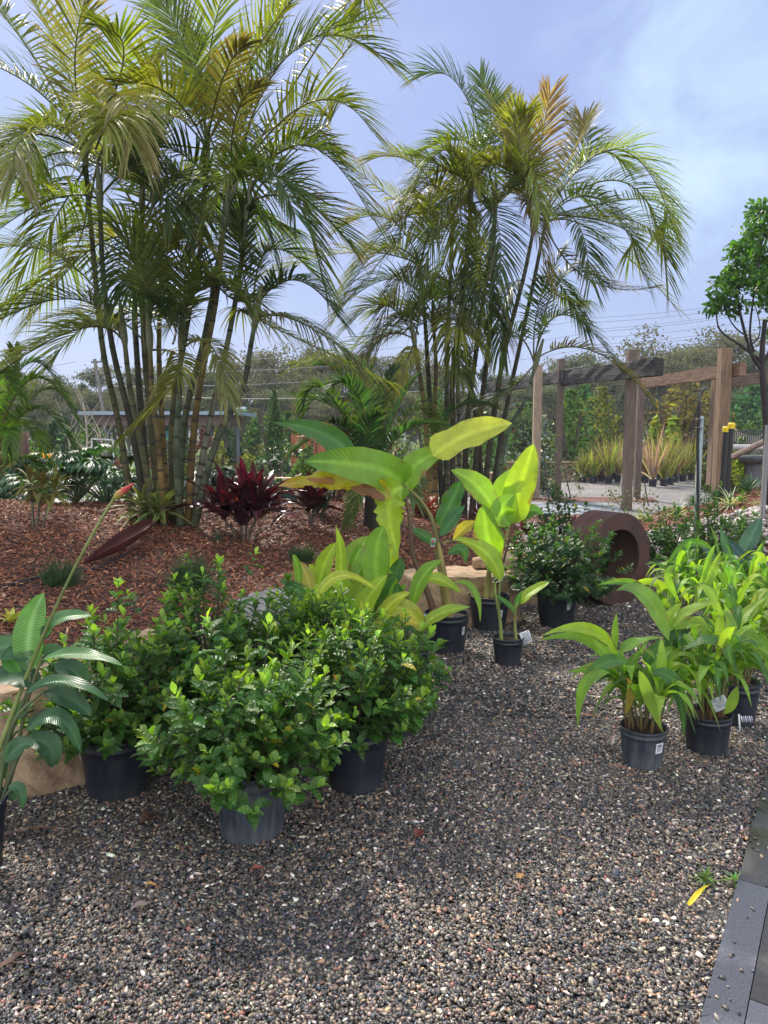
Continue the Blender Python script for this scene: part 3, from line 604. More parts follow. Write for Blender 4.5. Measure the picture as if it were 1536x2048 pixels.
T1 = [([(268, 1010), (238, 850), (206, 700), (186, 500), (172, 335)], .3, 0), ([(296, 1010), (262, 850), (226, 700), (207, 560), (200, 420)], -.1, 2),
      ([(300, 1004), (284, 850), (270, 640), (272, 500)], .5, 2), ([(318, 1012), (303, 850), (289, 700), (284, 540), (284, 430)], .2, 0),
      ([(348, 1014), (344, 850), (374, 650), (400, 500), (412, 330)], .3, 0), ([(356, 1014), (368, 850), (410, 670), (444, 480), (462, 400)], 0, 4),
      ([(374, 1016), (386, 880), (402, 760), (432, 600), (448, 450)], -.2, 1), ([(378, 1022), (415, 865), (452, 700), (478, 560), (492, 440)], 0, 3),
      ([(386, 1024), (430, 890), (484, 780), (500, 700), (508, 655)], -.3, 4), ([(336, 1004), (324, 850), (318, 700), (322, 560)], .6, 1),
      ([(328, 1018), (318, 900), (305, 790), (300, 700)], -.4, 1), ([(362, 1018), (352, 910), (358, 800), (362, 700)], -.4, 4), ([(308, 1016), (290, 930), (262, 790), (250, 690)], -.35, 0)]
F1 = [  # crown of the leftmost stem
 fr((176, 300), (90, 250), (-30, 330), (0, -.6, -1.0), col=G_L), fr((174, 300), (60, 170), (-90, 110), (0, 0, .2), col=G_M), fr((176, 290), (110, 80), (20, -60), (0, .3, .6), col=G_Y),
 fr((178, 290), (150, 120), (190, -50), (0, -.4, -.6), col=G_O, brown=.3), fr((180, 290), (245, 130), (215, 60), (0, -.7, -1.2), col=G_L), fr((176, 300), (230, 190), (265, 280), (0, -.9, -1.3), col=(.24, .27, .14), lw=.013, droop=.4),
 fr((172, 310), (60, 330), (-60, 460), (0, .3, .4), col=G_M), fr((176, 305), (60, 270), (30, 350), (0, -.9, -1.3), col=(.18, .22, .12)),
 # second dark stem
 fr((202, 400), (100, 400), (-40, 490), (0, -.5, -.8), col=G_L, brown=.2), fr((202, 400), (130, 330), (60, 380), (0, .6, 1.0), col=G_D), fr((204, 390), (290, 330), (345, 430), (0, -.6, -1), col=G_D), fr((205, 400), (220, 250), (290, 190), (0, .5, .8), col=G_M),
 fr((280, 430), (330, 260), (420, 190), (.2, .2, .3), col=G_M), fr((280, 430), (200, 330), (110, 300), (.2, .6, .9), col=G_D), fr((282, 430), (290, 260), (300, 120), (.2, .4, .5), col=G_Y, brown=.2), fr((284, 430), (360, 350), (395, 470), (.2, -.4, -.7), col=G_D),
 # tall middle stems
 fr((412, 290), (380, 120), (300, -30), (.3, .2, .2), col=G_M), fr((412, 285), (420, 100), (470, -80), (.3, .2, .2), col=G_L), fr((414, 290), (500, 120), (600, -20), (.3, .1, 0), col=G_L),
 fr((412, 295), (340, 190), (240, 170), (.3, -.3, -.6), col=G_Y), fr((412, 295), (330, 230), (290, 330), (.3, .6, .9), col=G_D), fr((414, 290), (445, 160), (490, 90), (.3, -.6, -1.0), col=G_O, brown=.35, ll=.3),
 fr((415, 290), (350, 60), (330, -110), (.3, .8, 1.0), col=G_M),
 fr((464, 360), (540, 150), (720, 40), (0, 0, -.1), col=G_M, ll=.55, roll=-.2), fr((464, 360), (600, 90), (785, 130), (0, .3, .5), col=G_M, brown=.25, ll=.5), fr((466, 365), (620, 205), (745, 265), (0, -.2, -.4), col=G_L, ll=.48),
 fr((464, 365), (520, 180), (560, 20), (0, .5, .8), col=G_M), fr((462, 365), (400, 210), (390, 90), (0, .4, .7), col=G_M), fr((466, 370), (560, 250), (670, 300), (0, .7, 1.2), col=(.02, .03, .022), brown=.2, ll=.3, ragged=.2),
 fr((466, 375), (470, 240), (520, 170), (0, -.5, -.9), col=G_O, ll=.3, brown=.3), fr((464, 370), (700, 0), (700, 60), (0, .6, .8), col=G_L),
 fr((448, 400), (350, 300), (270, 330), (-.2, -.4, -.6), col=G_D), fr((448, 400), (520, 330), (590, 430), (-.2, -.6, -1.0), col=G_D),
 fr((494, 400), (610, 290), (745, 440), (0, -.2, -.3), col=G_M, brown=.28, ll=.5), fr((492, 400), (560, 300), (650, 300), (0, .4, .7), col=G_D), fr((494, 405), (600, 400), (700, 490), (0, .3, .5), col=G_D, brown=.3), fr((494, 410), (470, 340), (420, 420), (0, -.6, -.9), col=G_M),
 fr((508, 620), (590, 560), (680, 640), (-.3, -.5, -.6), col=(.05, .09, .05), ll=.36), fr((508, 625), (540, 500), (640, 560), (-.3, 0, .2), col=G_D, ll=.36), fr((508, 630), (430, 570), (350, 640), (-.3, -.5, -.7), col=G_M, ll=.38), fr((508, 640), (590, 640), (710, 720), (-.3, -.6, -.8), col=(.10, .13, .08), ll=.36, brown=.25, droop=.8), fr((508, 630), (480, 500), (490, 420), (-.3, 0, 0), col=G_D, ll=.36),
 # lower fronds in front of the stems
 fr((322, 560), (250, 450), (130, 480), (.5, 0, -.3), col=G_L), fr((322, 560), (380, 440), (490, 500), (.5, .1, -.1), col=G_M), fr((300, 690), (290, 560), (240, 470), (-.4, -.7, -.9), col=G_M), fr((300, 690), (330, 500), (420, 500), (-.4, -.7, -.9), col=G_L, ll=.35),
 fr((305, 700), (360, 740), (240, 880), (-.4, -.8, -1.1), col=G_Y, ll=.27, droop=.45, lw=.012), fr((250, 690), (160, 600), (0, 640), (-.35, -.3, -.4), col=G_M, brown=.2), fr((250, 690), (150, 660), (-60, 790), (-.35, -.7, -1.0), col=(.12, .17, .11), ll=.50, lw=.015),
 fr((250, 680), (130, 520), (-20, 500), (-.35, .2, .4), col=G_L), fr((362, 690), (330, 600), (250, 560), (-.4, .2, .4), col=G_D), fr((362, 690), (400, 560), (490, 600), (-.4, -.7, -1.0), col=G_M), fr((362, 700), (420, 690), (455, 800), (-.4, -.8, -1.1), col=(.13, .15, .06), ll=.28, droop=.5),
 fr((300, 700), (200, 640), (90, 740), (-.4, .1, .2), col=G_M), fr((270, 480), (180, 500), (60, 640), (.5, .4, .2), col=G_Y, brown=.25), fr((172, 330), (120, 420), (30, 560), (.1, .6, .8), col=G_M, droop=.6),
 fr((400, 500), (470, 600), (560, 560), (.1, -.2, -.3), col=G_D, ll=.35), fr((322, 560), (300, 380), (240, 300), (.5, .3, .3), col=G_M), fr((284, 430), (260, 560), (330, 600), (.2, -.5, -.7), col=G_D, droop=.7),
 fr((345, 640), (370, 560), (330, 470), (-.1, -.4, -.5), col=G_D), fr((415, 300), (480, 330), (540, 480), (.2, .5, .6), col=G_D, droop=.7), fr((176, 300), (30, 60), (-60, -20), (0, .3, .5), col=G_L), fr((412, 290), (560, 40), (640, -90), (.3, .5, .8), col=G_M)]
P1 = at(330, 1012, 7.6)
PALM1, _ = clump('golden_cane_palm', (P1.x, P1.y, bh(P1.x, P1.y)), 'tallest golden cane palm clump with many ringed olive stems, at the left of the bed', T1, F1, 7.6, TC, 3)
# ---------------- clump in the middle
T2 = [([(862, 962), (852, 850), (838, 740), (830, 690)], -.3, 1), ([(872, 964), (868, 850), (872, 740), (868, 660)], .2, 1), ([(893, 966), (893, 850), (894, 720), (900, 560), (905, 470)], .4, 4), ([(906, 968), (905, 850), (906, 740), (930, 560), (940, 430)], -.2, 2),
      ([(888, 972), (876, 900), (860, 800), (850, 640), (840, 560)], .3, 2), ([(928, 968), (934, 850), (950, 720), (972, 560), (985, 470)], .2, 2), ([(944, 970), (958, 850), (976, 700), (985, 560), (990, 420)], 0, 2), ([(962, 972), (985, 850), (1010, 700), (1046, 560), (1065, 470)], -.2, 2),
      ([(976, 974), (1006, 850), (1040, 690), (1068, 560), (1090, 450)], .1, 2), ([(986, 976), (1010, 880), (1050, 800), (1068, 740)], -.4, 4), ([(968, 968), (955, 860), (930, 700), (925, 600)], .5, 2), ([(915, 968), (918, 880), (915, 780), (918, 700)], .5, 3)]
F2 = [fr((990, 400), (945, 290), (850, 300), (0, 0, -.1), col=G_D, ll=.55), fr((988, 400), (930, 190), (850, 150), (0, .3, .4), col=G_D, ll=.6), fr((990, 400), (985, 260), (960, 150), (0, .2, .5), col=G_D, ll=.5),
 fr((1062, 430), (1080, 300), (1100, 190), (-.2, -.2, -.2), col=(.20, .17, .10), brown=.4), fr((1064, 430), (1040, 290), (1050, 230), (-.2, -.5, -.8), col=G_Y), fr((1066, 430), (1150, 300), (1165, 240), (-.2, 0, .2), col=G_O, brown=.3), fr((1090, 420), (1180, 310), (1250, 330), (0, .4, .6), col=G_M),
 fr((1092, 430), (1240, 300), (1355, 480), (0, -.1, -.2), col=G_L, ll=.6), fr((1092, 430), (1260, 370), (1335, 560), (0, .4, .6), col=G_M, ll=.6), fr((1092, 440), (1200, 400), (1290, 560), (0, -.5, -.8), col=G_D, ll=.5), fr((1090, 440), (1260, 440), (1330, 500), (0, .8, 1.2), col=G_D, ll=.5),
 fr((1090, 450), (1150, 440), (1180, 560), (0, -.8, -1.2), col=G_D), fr((1064, 440), (1000, 330), (930, 400), (-.2, -.4, -.6), col=G_Y, lw=.015), fr((1064, 440), (1010, 260), (1000, 200), (-.2, .2, .4), col=G_Y), fr((986, 430), (900, 340), (800, 420), (.2, 0, 0), col=G_M, brown=.3),
 fr((986, 430), (1050, 330), (1080, 420), (.2, -.5, -.9), col=G_L), fr((985, 430), (960, 560), (1000, 640), (0, -.6, -.8), col=G_D, droop=.7), fr((1064, 440), (1060, 400), (1100, 560), (-.2, -.7, -1.0), col=(.16, .15, .09), ll=.3, droop=.6, brown=.5),
 fr((905, 440), (830, 330), (740, 320), (.4, .3, .3), col=(.14, .16, .08), brown=.3, ll=.42), fr((905, 440), (860, 370), (800, 470), (.4, 0, -.2), col=G_Y, brown=.35), fr((905, 440), (800, 440), (690, 570), (.4, 0, -.1), col=G_Y, brown=.3), fr((905, 440), (930, 330), (960, 370), (.4, -.2, -.6), col=G_L),
 fr((940, 400), (900, 300), (830, 370), (-.2, -.4, -.6), col=G_L), fr((940, 400), (880, 430), (840, 600), (-.2, -.6, -.8), col=G_M, droop=.6), fr((940, 410), (990, 430), (1000, 560), (-.2, -.7, -1.0), col=G_D),
 fr((840, 530), (780, 440), (690, 450), (.3, .2, .2), col=G_Y, brown=.35), fr((840, 530), (760, 500), (680, 620), (.3, 0, -.1), col=G_L), fr((840, 530), (880, 450), (930, 540), (.3, -.2, -.4), col=G_L), fr((840, 540), (800, 560), (740, 700), (.3, -.2, -.4), col=(.12, .13, .08), ll=.32, droop=.6), fr((842, 530), (860, 430), (850, 400), (.3, .4, .6), col=G_Y),
 fr((868, 640), (800, 560), (700, 600), (.2, 0, -.1), col=G_M), fr((868, 640), (920, 560), (960, 680), (.2, -.2, -.4), col=G_D), fr((868, 640), (840, 540), (760, 500), (.2, .4, .6), col=G_M), fr((868, 640), (790, 640), (720, 760), (.2, -.3, -.5), col=G_D),
 fr((830, 680), (770, 610), (700, 650), (-.3, -.4, -.5), col=G_L), fr((830, 680), (760, 680), (700, 790), (-.3, -.6, -.8), col=(.13, .14, .08), ll=.32, droop=.6), fr((830, 690), (860, 600), (930, 620), (-.3, -.4, -.6), col=G_M), fr((830, 680), (810, 730), (780, 800), (-.3, -.6, -.8), col=G_Y, ll=.3, droop=.7),
 fr((918, 690), (900, 590), (850, 560), (.5, .6, .8), col=G_D), fr((925, 600), (960, 540), (940, 460), (.5, .6, .8), col=G_D), fr((925, 600), (900, 660), (930, 760), (.5, -.2, -.5), col=G_M, droop=.7),
 fr((1068, 720), (1130, 630), (1240, 740), (-.4, -.6, -.8), col=G_D, ll=.36), fr((1068, 720), (1180, 700), (1300, 800), (-.4, -.8, -1.1), col=(.13, .14, .05), ll=.34, brown=.3), fr((1068, 730), (1010, 790), (970, 810), (-.4, -.5, -.7), col=G_D, ll=.34), fr((1068, 730), (1120, 560), (1200, 560), (-.4, .2, .4), col=G_D, ll=.4),
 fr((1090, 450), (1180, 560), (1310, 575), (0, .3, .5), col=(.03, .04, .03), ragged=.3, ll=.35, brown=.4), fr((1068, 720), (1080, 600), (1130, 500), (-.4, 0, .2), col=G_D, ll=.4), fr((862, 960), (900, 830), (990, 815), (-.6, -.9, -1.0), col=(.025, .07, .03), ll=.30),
 fr((940, 410), (960, 300), (1030, 260), (-.2, .2, .4), col=G_M), fr((1065, 440), (1120, 380), (1200, 420), (-.2, .3, .6), col=G_M), fr((986, 430), (940, 370), (890, 290), (.2, .4, .6), col=G_M), fr((905, 450), (870, 560), (800, 640), (.4, .4, .3), col=G_M, droop=.6), fr((1046, 560), (1010, 600), (1000, 720), (-.2, -.5, -.6), col=G_D, ll=.35, droop=.8),
 fr((1068, 560), (1120, 570), (1170, 660), (0, .4, .6), col=G_D, ll=.35, droop=.7)]
P2 = at(925, 972, 10.4)
PALM2, _ = clump('golden_cane_palm', (P2.x, P2.y, bh(P2.x, P2.y)), 'middle golden cane palm clump with near black ringed stems behind the banana leaves', T2, F2, 10.4, TC, 9, r0=.044)

# ---------------- low palms without tall stems
def low_palm(base, label, specs, Y, seed, ll=.27, name='low_palm'):
    root = empty(name, base, label, 'palm')
    for i, f in enumerate(specs):
        mb = MB(); pts = [at(x, y, Y + dy) for (x, y), dy in zip([f[0]] + list(f[1]), f[2])]; k = dict(ll=ll); k.update(f[3])
        frond(mb, pts, seed=seed + i, **k); mb.build('frond', M_palm, root)
    return root
c = at(745, 1000, 8.3)
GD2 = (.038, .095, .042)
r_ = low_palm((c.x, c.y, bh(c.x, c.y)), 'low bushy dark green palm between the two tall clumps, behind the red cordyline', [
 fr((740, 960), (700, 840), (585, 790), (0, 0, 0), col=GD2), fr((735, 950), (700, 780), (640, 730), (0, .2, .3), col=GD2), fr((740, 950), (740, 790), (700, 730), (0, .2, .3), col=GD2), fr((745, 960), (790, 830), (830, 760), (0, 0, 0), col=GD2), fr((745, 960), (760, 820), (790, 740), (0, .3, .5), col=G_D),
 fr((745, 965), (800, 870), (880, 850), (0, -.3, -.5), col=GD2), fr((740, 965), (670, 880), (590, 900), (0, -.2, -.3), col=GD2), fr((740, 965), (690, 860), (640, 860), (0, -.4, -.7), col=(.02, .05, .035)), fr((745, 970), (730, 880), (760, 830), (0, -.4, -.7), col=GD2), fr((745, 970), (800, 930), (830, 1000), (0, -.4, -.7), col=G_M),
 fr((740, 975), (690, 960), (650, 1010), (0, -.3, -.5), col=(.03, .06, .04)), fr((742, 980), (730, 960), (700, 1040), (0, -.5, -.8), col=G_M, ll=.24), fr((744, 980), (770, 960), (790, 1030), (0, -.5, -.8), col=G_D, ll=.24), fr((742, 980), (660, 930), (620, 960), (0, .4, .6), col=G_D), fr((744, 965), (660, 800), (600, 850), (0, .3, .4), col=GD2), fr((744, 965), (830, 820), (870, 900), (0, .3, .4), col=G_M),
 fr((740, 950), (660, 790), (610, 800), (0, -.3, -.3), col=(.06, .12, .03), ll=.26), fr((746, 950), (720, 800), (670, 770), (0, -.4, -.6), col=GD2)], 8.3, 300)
mb = MB(); mb.tube([Vector((c.x, c.y, bh(c.x, c.y) - .05)), Vector((c.x - .01, c.y, bh(c.x, c.y) + .12)), at(742, 950, 8.3)], [.11, .09, .05], 10, (.05, .045, .03)); mb.build('trunk', M_bark, r_)
c = at(-15, 1000, 7.4)
low_palm((c.x, c.y, bh(c.x, c.y)), 'low bright green palm spilling in from the left edge of the bed', [
 fr((-20, 930), (60, 760), (152, 838), (0, 0, 0), col=(.11, .22, .04)), fr((-20, 930), (40, 740), (110, 760), (0, .2, .3), col=(.10, .20, .04)), fr((-20, 940), (60, 820), (140, 880), (0, -.3, -.4), col=(.08, .16, .045)), fr((-20, 940), (20, 780), (30, 700), (0, .1, .1), col=G_M),
 fr((-20, 950), (40, 850), (95, 930), (0, -.4, -.5), col=(.13, .23, .04)), fr((-20, 930), (-10, 760), (40, 790), (0, -.5, -.7), col=(.10, .2, .05)), fr((-20, 960), (30, 920), (70, 930), (0, -.4, -.6), col=(.08, .16, .045)), fr((-20, 960), (10, 860), (20, 900), (0, -.7, -.9), col=(.10, .2, .04)), fr((-20, 930), (70, 790), (130, 800), (0, .5, .7), col=G_M), fr((-22, 930), (-60, 780), (-120, 820), (0, 0, 0), col=G_M)], 7.4, 340, ll=.20)
# ============================================================ BED PLANTS
def rosette(name, base, label, cat, n, ln, hw, col, m, seed, elev=(.2, 1.35), arch=.5, kind='lance', stemh=0.0, tip=None, fold=.3, heads=1, spread=.0, wave=.15, rib=None, group=None, cvar=.25, stemcol=(.1, .08, .05)):
    rg = np.random.default_rng(seed); root = empty(name, base, label, cat, group); k = 10
    for h in range(heads):
        off = Vector((rg.uniform(-1, 1) * spread, rg.uniform(-1, 1) * spread * .6, 0)) if heads > 1 else Vector((0, 0, 0)); sh = stemh * rg.uniform(.7, 1.15)
        c = Vector(base) + off + Vector((off.x * .5, 0, sh))
        if stemh:
            mb = MB(); mb.tube([Vector(base) + off * .5 - Vector((0, 0, .03)), Vector(base) + off * .9 + Vector((0, 0, sh * .6)), c], [.014, .012, .010], 7, stemcol); mb.build('stem', M_stem, root)
        th = rg.uniform(0, 6.28) + np.arange(n) * 2.399; e = elev[1] - (elev[1] - elev[0]) * (np.arange(n) / n) ** .8 + rg.normal(0, .12, n); e = e[::-1]
        l = ln * rg.uniform(.7, 1.1, n); s = np.linspace(0, 1, k)
        D = np.stack([np.cos(th) * np.cos(e), np.sin(th) * np.cos(e), np.sin(e)], -1)
        P = np.array(c)[None, None] + D[:, None] * (l[:, None] * s)[..., None]; P[:, :, 2] -= (arch * l * (.65 * np.cos(e) + .25) * rg.uniform(.5, 1.5, n))[:, None] * s ** 2.2; P += np.stack([np.cos(th), np.sin(th), th * 0], -1)[:, None] * (arch * l * .35)[:, None, None] * (s ** 2)[None, :, None]
        P[:, :, 2] += (np.arange(n) / n * .25 * stemh)[:, None]
        T = nrm(np.gradient(P, axis=1)); up = np.broadcast_to(np.array([0, 0, 1.]), P.shape); S = nrm(np.cross(T, up + .05)); N = np.cross(S, T)
        w = wprof(k, kind)[None] * hw * rg.uniform(.8, 1.15, n)[:, None]; w[:, 0] = hw * .3
        C = vary(rg, col, n, cvar, .08)[:, None] * np.ones((1, k, 1))
        if tip is not None: f = np.clip((s - .6) / .4, 0, 1)[None, :, None] * rg.random((n, 1, 1)); C = C * (1 - f) + np.array(tip) * f
        mb = MB(); mb.blades(P, S, N, w, C, fold=fold, across=(-1, -.5, 0, .5, 1), wave=wave, wfreq=8, seed=seed + h, ribcol=rib); mb.build('foliage', m, root)
    return root
def BP(px, py): p = bedp(px, py); return Vector((p.x, p.y, bh(p.x, p.y)))
rosette('cordyline', BP(488, 1085), 'large dark red cordyline on the mulch to the right of the left palm clump', 'cordyline', 17, .66, .066, (.038, .009, .015), M_red, 21, elev=(.55, 1.52), arch=.55, heads=5, stemh=.22, spread=.14, wave=.35, fold=.3, rib=(.16, .02, .03), cvar=.35)
rosette('cordyline', BP(622, 1058), 'smaller dark red cordyline under the browned banana leaf', 'cordyline', 15, .52, .050, (.042, .009, .015), M_red, 22, elev=(.5, 1.5), arch=.55, heads=2, stemh=.24, spread=.05, wave=.25, fold=.45, rib=(.15, .02, .03), cvar=.35)
rosette('variegated_cordyline', BP(66, 1058), 'yellow brown variegated cordyline with two leggy heads at the left of the bed', 'cordyline', 26, .26, .022, (.20, .20, .06), M_fol, 23, elev=(-.5, 1.4), arch=.4, heads=3, stemh=.42, spread=.15, tip=(.24, .12, .05))
rosette('bromeliad', BP(300, 1050), 'cream edged green bromeliad in front of the left palm stems', 'bromeliad', 30, .42, .030, (.20, .24, .07), M_fol, 24, elev=(-.2, 1.3), arch=.45, heads=2, stemh=.13, spread=.10, rib=(.05, .09, .03), tip=(.35, .33, .15))
rosette('yellow_bromeliad', gp(22, 1245, .46), 'small yellow green bromeliad at the left edge of the mulch', 'bromeliad', 10, .15, .020, (.33, .36, .05), M_fol, 25, elev=(0, 1.3), arch=.3)
for i, (x, y, l_, n_) in enumerate([(872, 968, 'orange red bromeliad cluster at the foot of the middle palm clump', 34), (940, 990, 'dark red bromeliad to the right of the orange one under the middle palm', 30), (1085, 1008, 'dark red bromeliad beside the foot of the pale timber post', 30)]):
    p = BP(x, y); 
    if i == 0: p = at(885, 985, 9.7); p.z = bh(p.x, p.y)
    if i == 1: p = at(945, 985, 9.6); p.z = bh(p.x, p.y)
    if i == 2: p = at(1095, 1010, 11.0); p.z = max(0, bh(p.x, p.y))
    rosette('red_bromeliad', p, l_, 'bromeliad', n_, .34, .018, [(.22, .055, .02), (.07, .02, .015), (.10, .022, .018)][i], M_red, 30 + i, elev=(.05, 1.35), arch=.35, heads=4, stemh=.12, spread=.30, tip=(.35, .08, .03))
def tuft(base, label, seed, n=420, h=.26, r=.12, col=(.035, .075, .025)):
    rg = np.random.default_rng(seed); k = 6; th = rg.uniform(0, 6.28, n); e = np.abs(rg.normal(0, .45, n)); l = h * rg.uniform(.6, 1.15, n); s = np.linspace(0, 1, k)
    D = np.stack([np.cos(th) * np.sin(e), np.sin(th) * np.sin(e), np.cos(e)], -1); B = np.array(base)[None] + np.stack([np.cos(th), np.sin(th), th * 0], -1) * (rg.random(n) ** .5 * r * .45)[:, None]
    P = B[:, None] + D[:, None] * (l[:, None] * s)[..., None]; P[:, :, 2] -= (l * np.sin(e) * .6)[:, None] * s ** 2; P[:, :, 2] -= .01
    T = nrm(np.gradient(P, axis=1)); S = nrm(np.cross(T, np.broadcast_to([.3, -1, .2], P.shape))); N = np.cross(S, T); w = np.linspace(1, .15, k)[None] * .0028 * np.ones((n, 1))
    mb = MB(); mb.blades(P, S, N, w, vary(rg, col, n, .25, .06)[:, None] * np.ones((1, k, 1)), fold=.2, across=(-1, 0, 1))
    return tag(mb.build('grass_tuft', M_fol, origin=base), label, 'grass tuft', 'fine grass tufts on the mulch')
tuft(BP(382, 1183), 'fine dark green grass tuft in the centre of the mulch, above the gardenia tops', 41, h=.30, r=.2, n=620)
tuft(BP(120, 1172), 'round green grass tuft left of the leaning flower stalk', 42, h=.21, r=.2, n=480)
tuft(BP(605, 1122), 'low grass tuft on the mulch below the small red cordyline', 43, h=.17, r=.2, n=420)
tuft(BP(432, 1085), 'tiny sparse grass sprig beside the large red cordyline', 44, h=.16, r=.06, n=40)

# fallen flower sheath of the palm and the irrigation pipe
a_, m_, c_ = BP(308, 1072), BP(245, 1112), BP(165, 1148)
mb = MB(); k = 20; P = spline([a_ + Vector((0, 0, .10)), m_ + Vector((0, 0, .07)), c_ + Vector((0, 0, .02))], k); T, S, N = frame(P, (0, .5, 1))
w = np.sin(math.pi * np.linspace(0.02, 1, k) ** .75) ** .8 * .095 + .006; th = np.linspace(-1.5, 1.5, 9)
V = P[:, None] + S[:, None] * (w[:, None] * np.sin(th)[None])[..., None] - N[:, None] * (w[:, None] * (np.cos(th)[None] - .3))[..., None]
V[:, :, 2] += .06; q = (np.arange(k - 1)[:, None] * 9 + np.arange(8)[None]); mb.add(V.reshape(-1, 3), [np.stack([q, q + 1, q + 10, q + 9], -1).reshape(-1, 4)], (.085, .018, .016))
mb.tube([c_ + Vector((0, 0, .05)), c_ + Vector((-.12, -.05, .035)), c_ + Vector((-.25, -.10, .02))], [.012, .010, .006], 7, (.03, .02, .018))
tag(mb.build('fallen_flower_sheath', solid('sheath', (1, 1, 1), (.5, .5, .5), rough=.35, scale=6, stretch=(1, 1, 1), attr=True), origin=tuple(m_)), 'dark red boat shaped palm flower sheath fallen on the mulch', 'palm sheath')
mb = MB(); pp = [BP(-40, 1190), BP(0, 1180), BP(60, 1162), BP(110, 1152), BP(165, 1146), BP(215, 1130), BP(275, 1100)]
mb.tube(spline([p + Vector((0, 0, .012)) for p in pp], 40), .010, 8, (.6, .6, .6)); tag(mb.build('irrigation_pipe', M_pot, origin=tuple(pp[2])), 'thin black irrigation pipe lying across the left mulch', 'pipe')

# broad cut-leaf philodendrons behind the bed
def philo(base, label, seed, n=26, h=.55, ls=.17, col=(.035, .095, .028)):
    rg = np.random.default_rng(seed); root = empty('philodendron', base, label, 'philodendron', 'philodendrons behind the bed'); sm = MB(); lm = MB()
    for i in range(n):
        th = rg.uniform(0, 6.28); e = rg.uniform(.5, 1.4); l = h * rg.uniform(.6, 1.1); c = Vector(base); t_ = c + Vector((math.cos(th) * math.cos(e) * l, math.sin(th) * math.cos(e) * l, math.sin(e) * l))
        sm.tube([c, c.lerp(t_, .5) + Vector((0, 0, .05)), t_], [.008, .006, .004], 5, (.06, .10, .03))
        d = Vector((math.cos(th), math.sin(th), -.35)).normalized(); s_ = ls * rg.uniform(.7, 1.2)
        # lobes radiating along a midrib
        nl = 9; col_i = vary(rg, col, 1, .25, .05)[0]
        side = d.cross(Vector((0, 0, 1))).normalized(); P = []; 
        for j in range(nl):
            u = j / (nl - 1); a = (u - .5) * 3.6; dd = (d * math.cos(a) + side * math.sin(a)); L_ = s_ * (1.25 - .5 * abs(u - .5) * 2) * (1 if j % 1 == 0 else .7)
            P.append(spline([t_, t_ + dd * L_ * .5 + Vector((0, 0, .03)), t_ + dd * L_ - Vector((0, 0, .04))], 6))
        P = np.array(P); T = nrm(np.gradient(P, axis=1)); S = nrm(np.cross(T, np.broadcast_to([0, 0, 1.], P.shape))); N = np.cross(S, T)
        lm.blades(P, S, N, np.array([[.1, .75, 1, .9, .7, .15]]) * s_ * .24 * np.ones((nl, 1)), np.tile(col_i, (nl, 6, 1)), fold=.15, across=(-1, 0, 1), seed=seed + i)
    sm.build('stem', M_stem, root); lm.build('foliage', M_dark, root); return root
for i, (x, y, Y) in enumerate([(150, 1000, 9.3), (215, 1002, 9.0), (75, 1000, 9.9), (120, 975, 10.4), (225, 960, 10.6), (30, 985, 10.6), (430, 1000, 9.3), (540, 985, 9.9)]):
    p = at(x, y, Y); p.z = max(.0, bh(p.x, p.y)) - .02
    philo(p, ['glossy cut leaf philodendron between the variegated cordyline and the left palm stems', 'philodendron touching the left palm stems from behind', 'philodendron behind the variegated cordyline', 'philodendron in the second row behind the mulch, below the yellow flower', 'philodendron in the second row just left of the palm stems', 'philodendron under the low palm at the left edge', 'philodendron between the left palm clump and the large red cordyline', 'dark philodendron behind the large red cordyline'][i], 50 + i, h=(.75, .7, .65, .8, .8, .7, .45, .45)[i], col=(.035, .095, .028) if i < 6 else (.02, .05, .02))

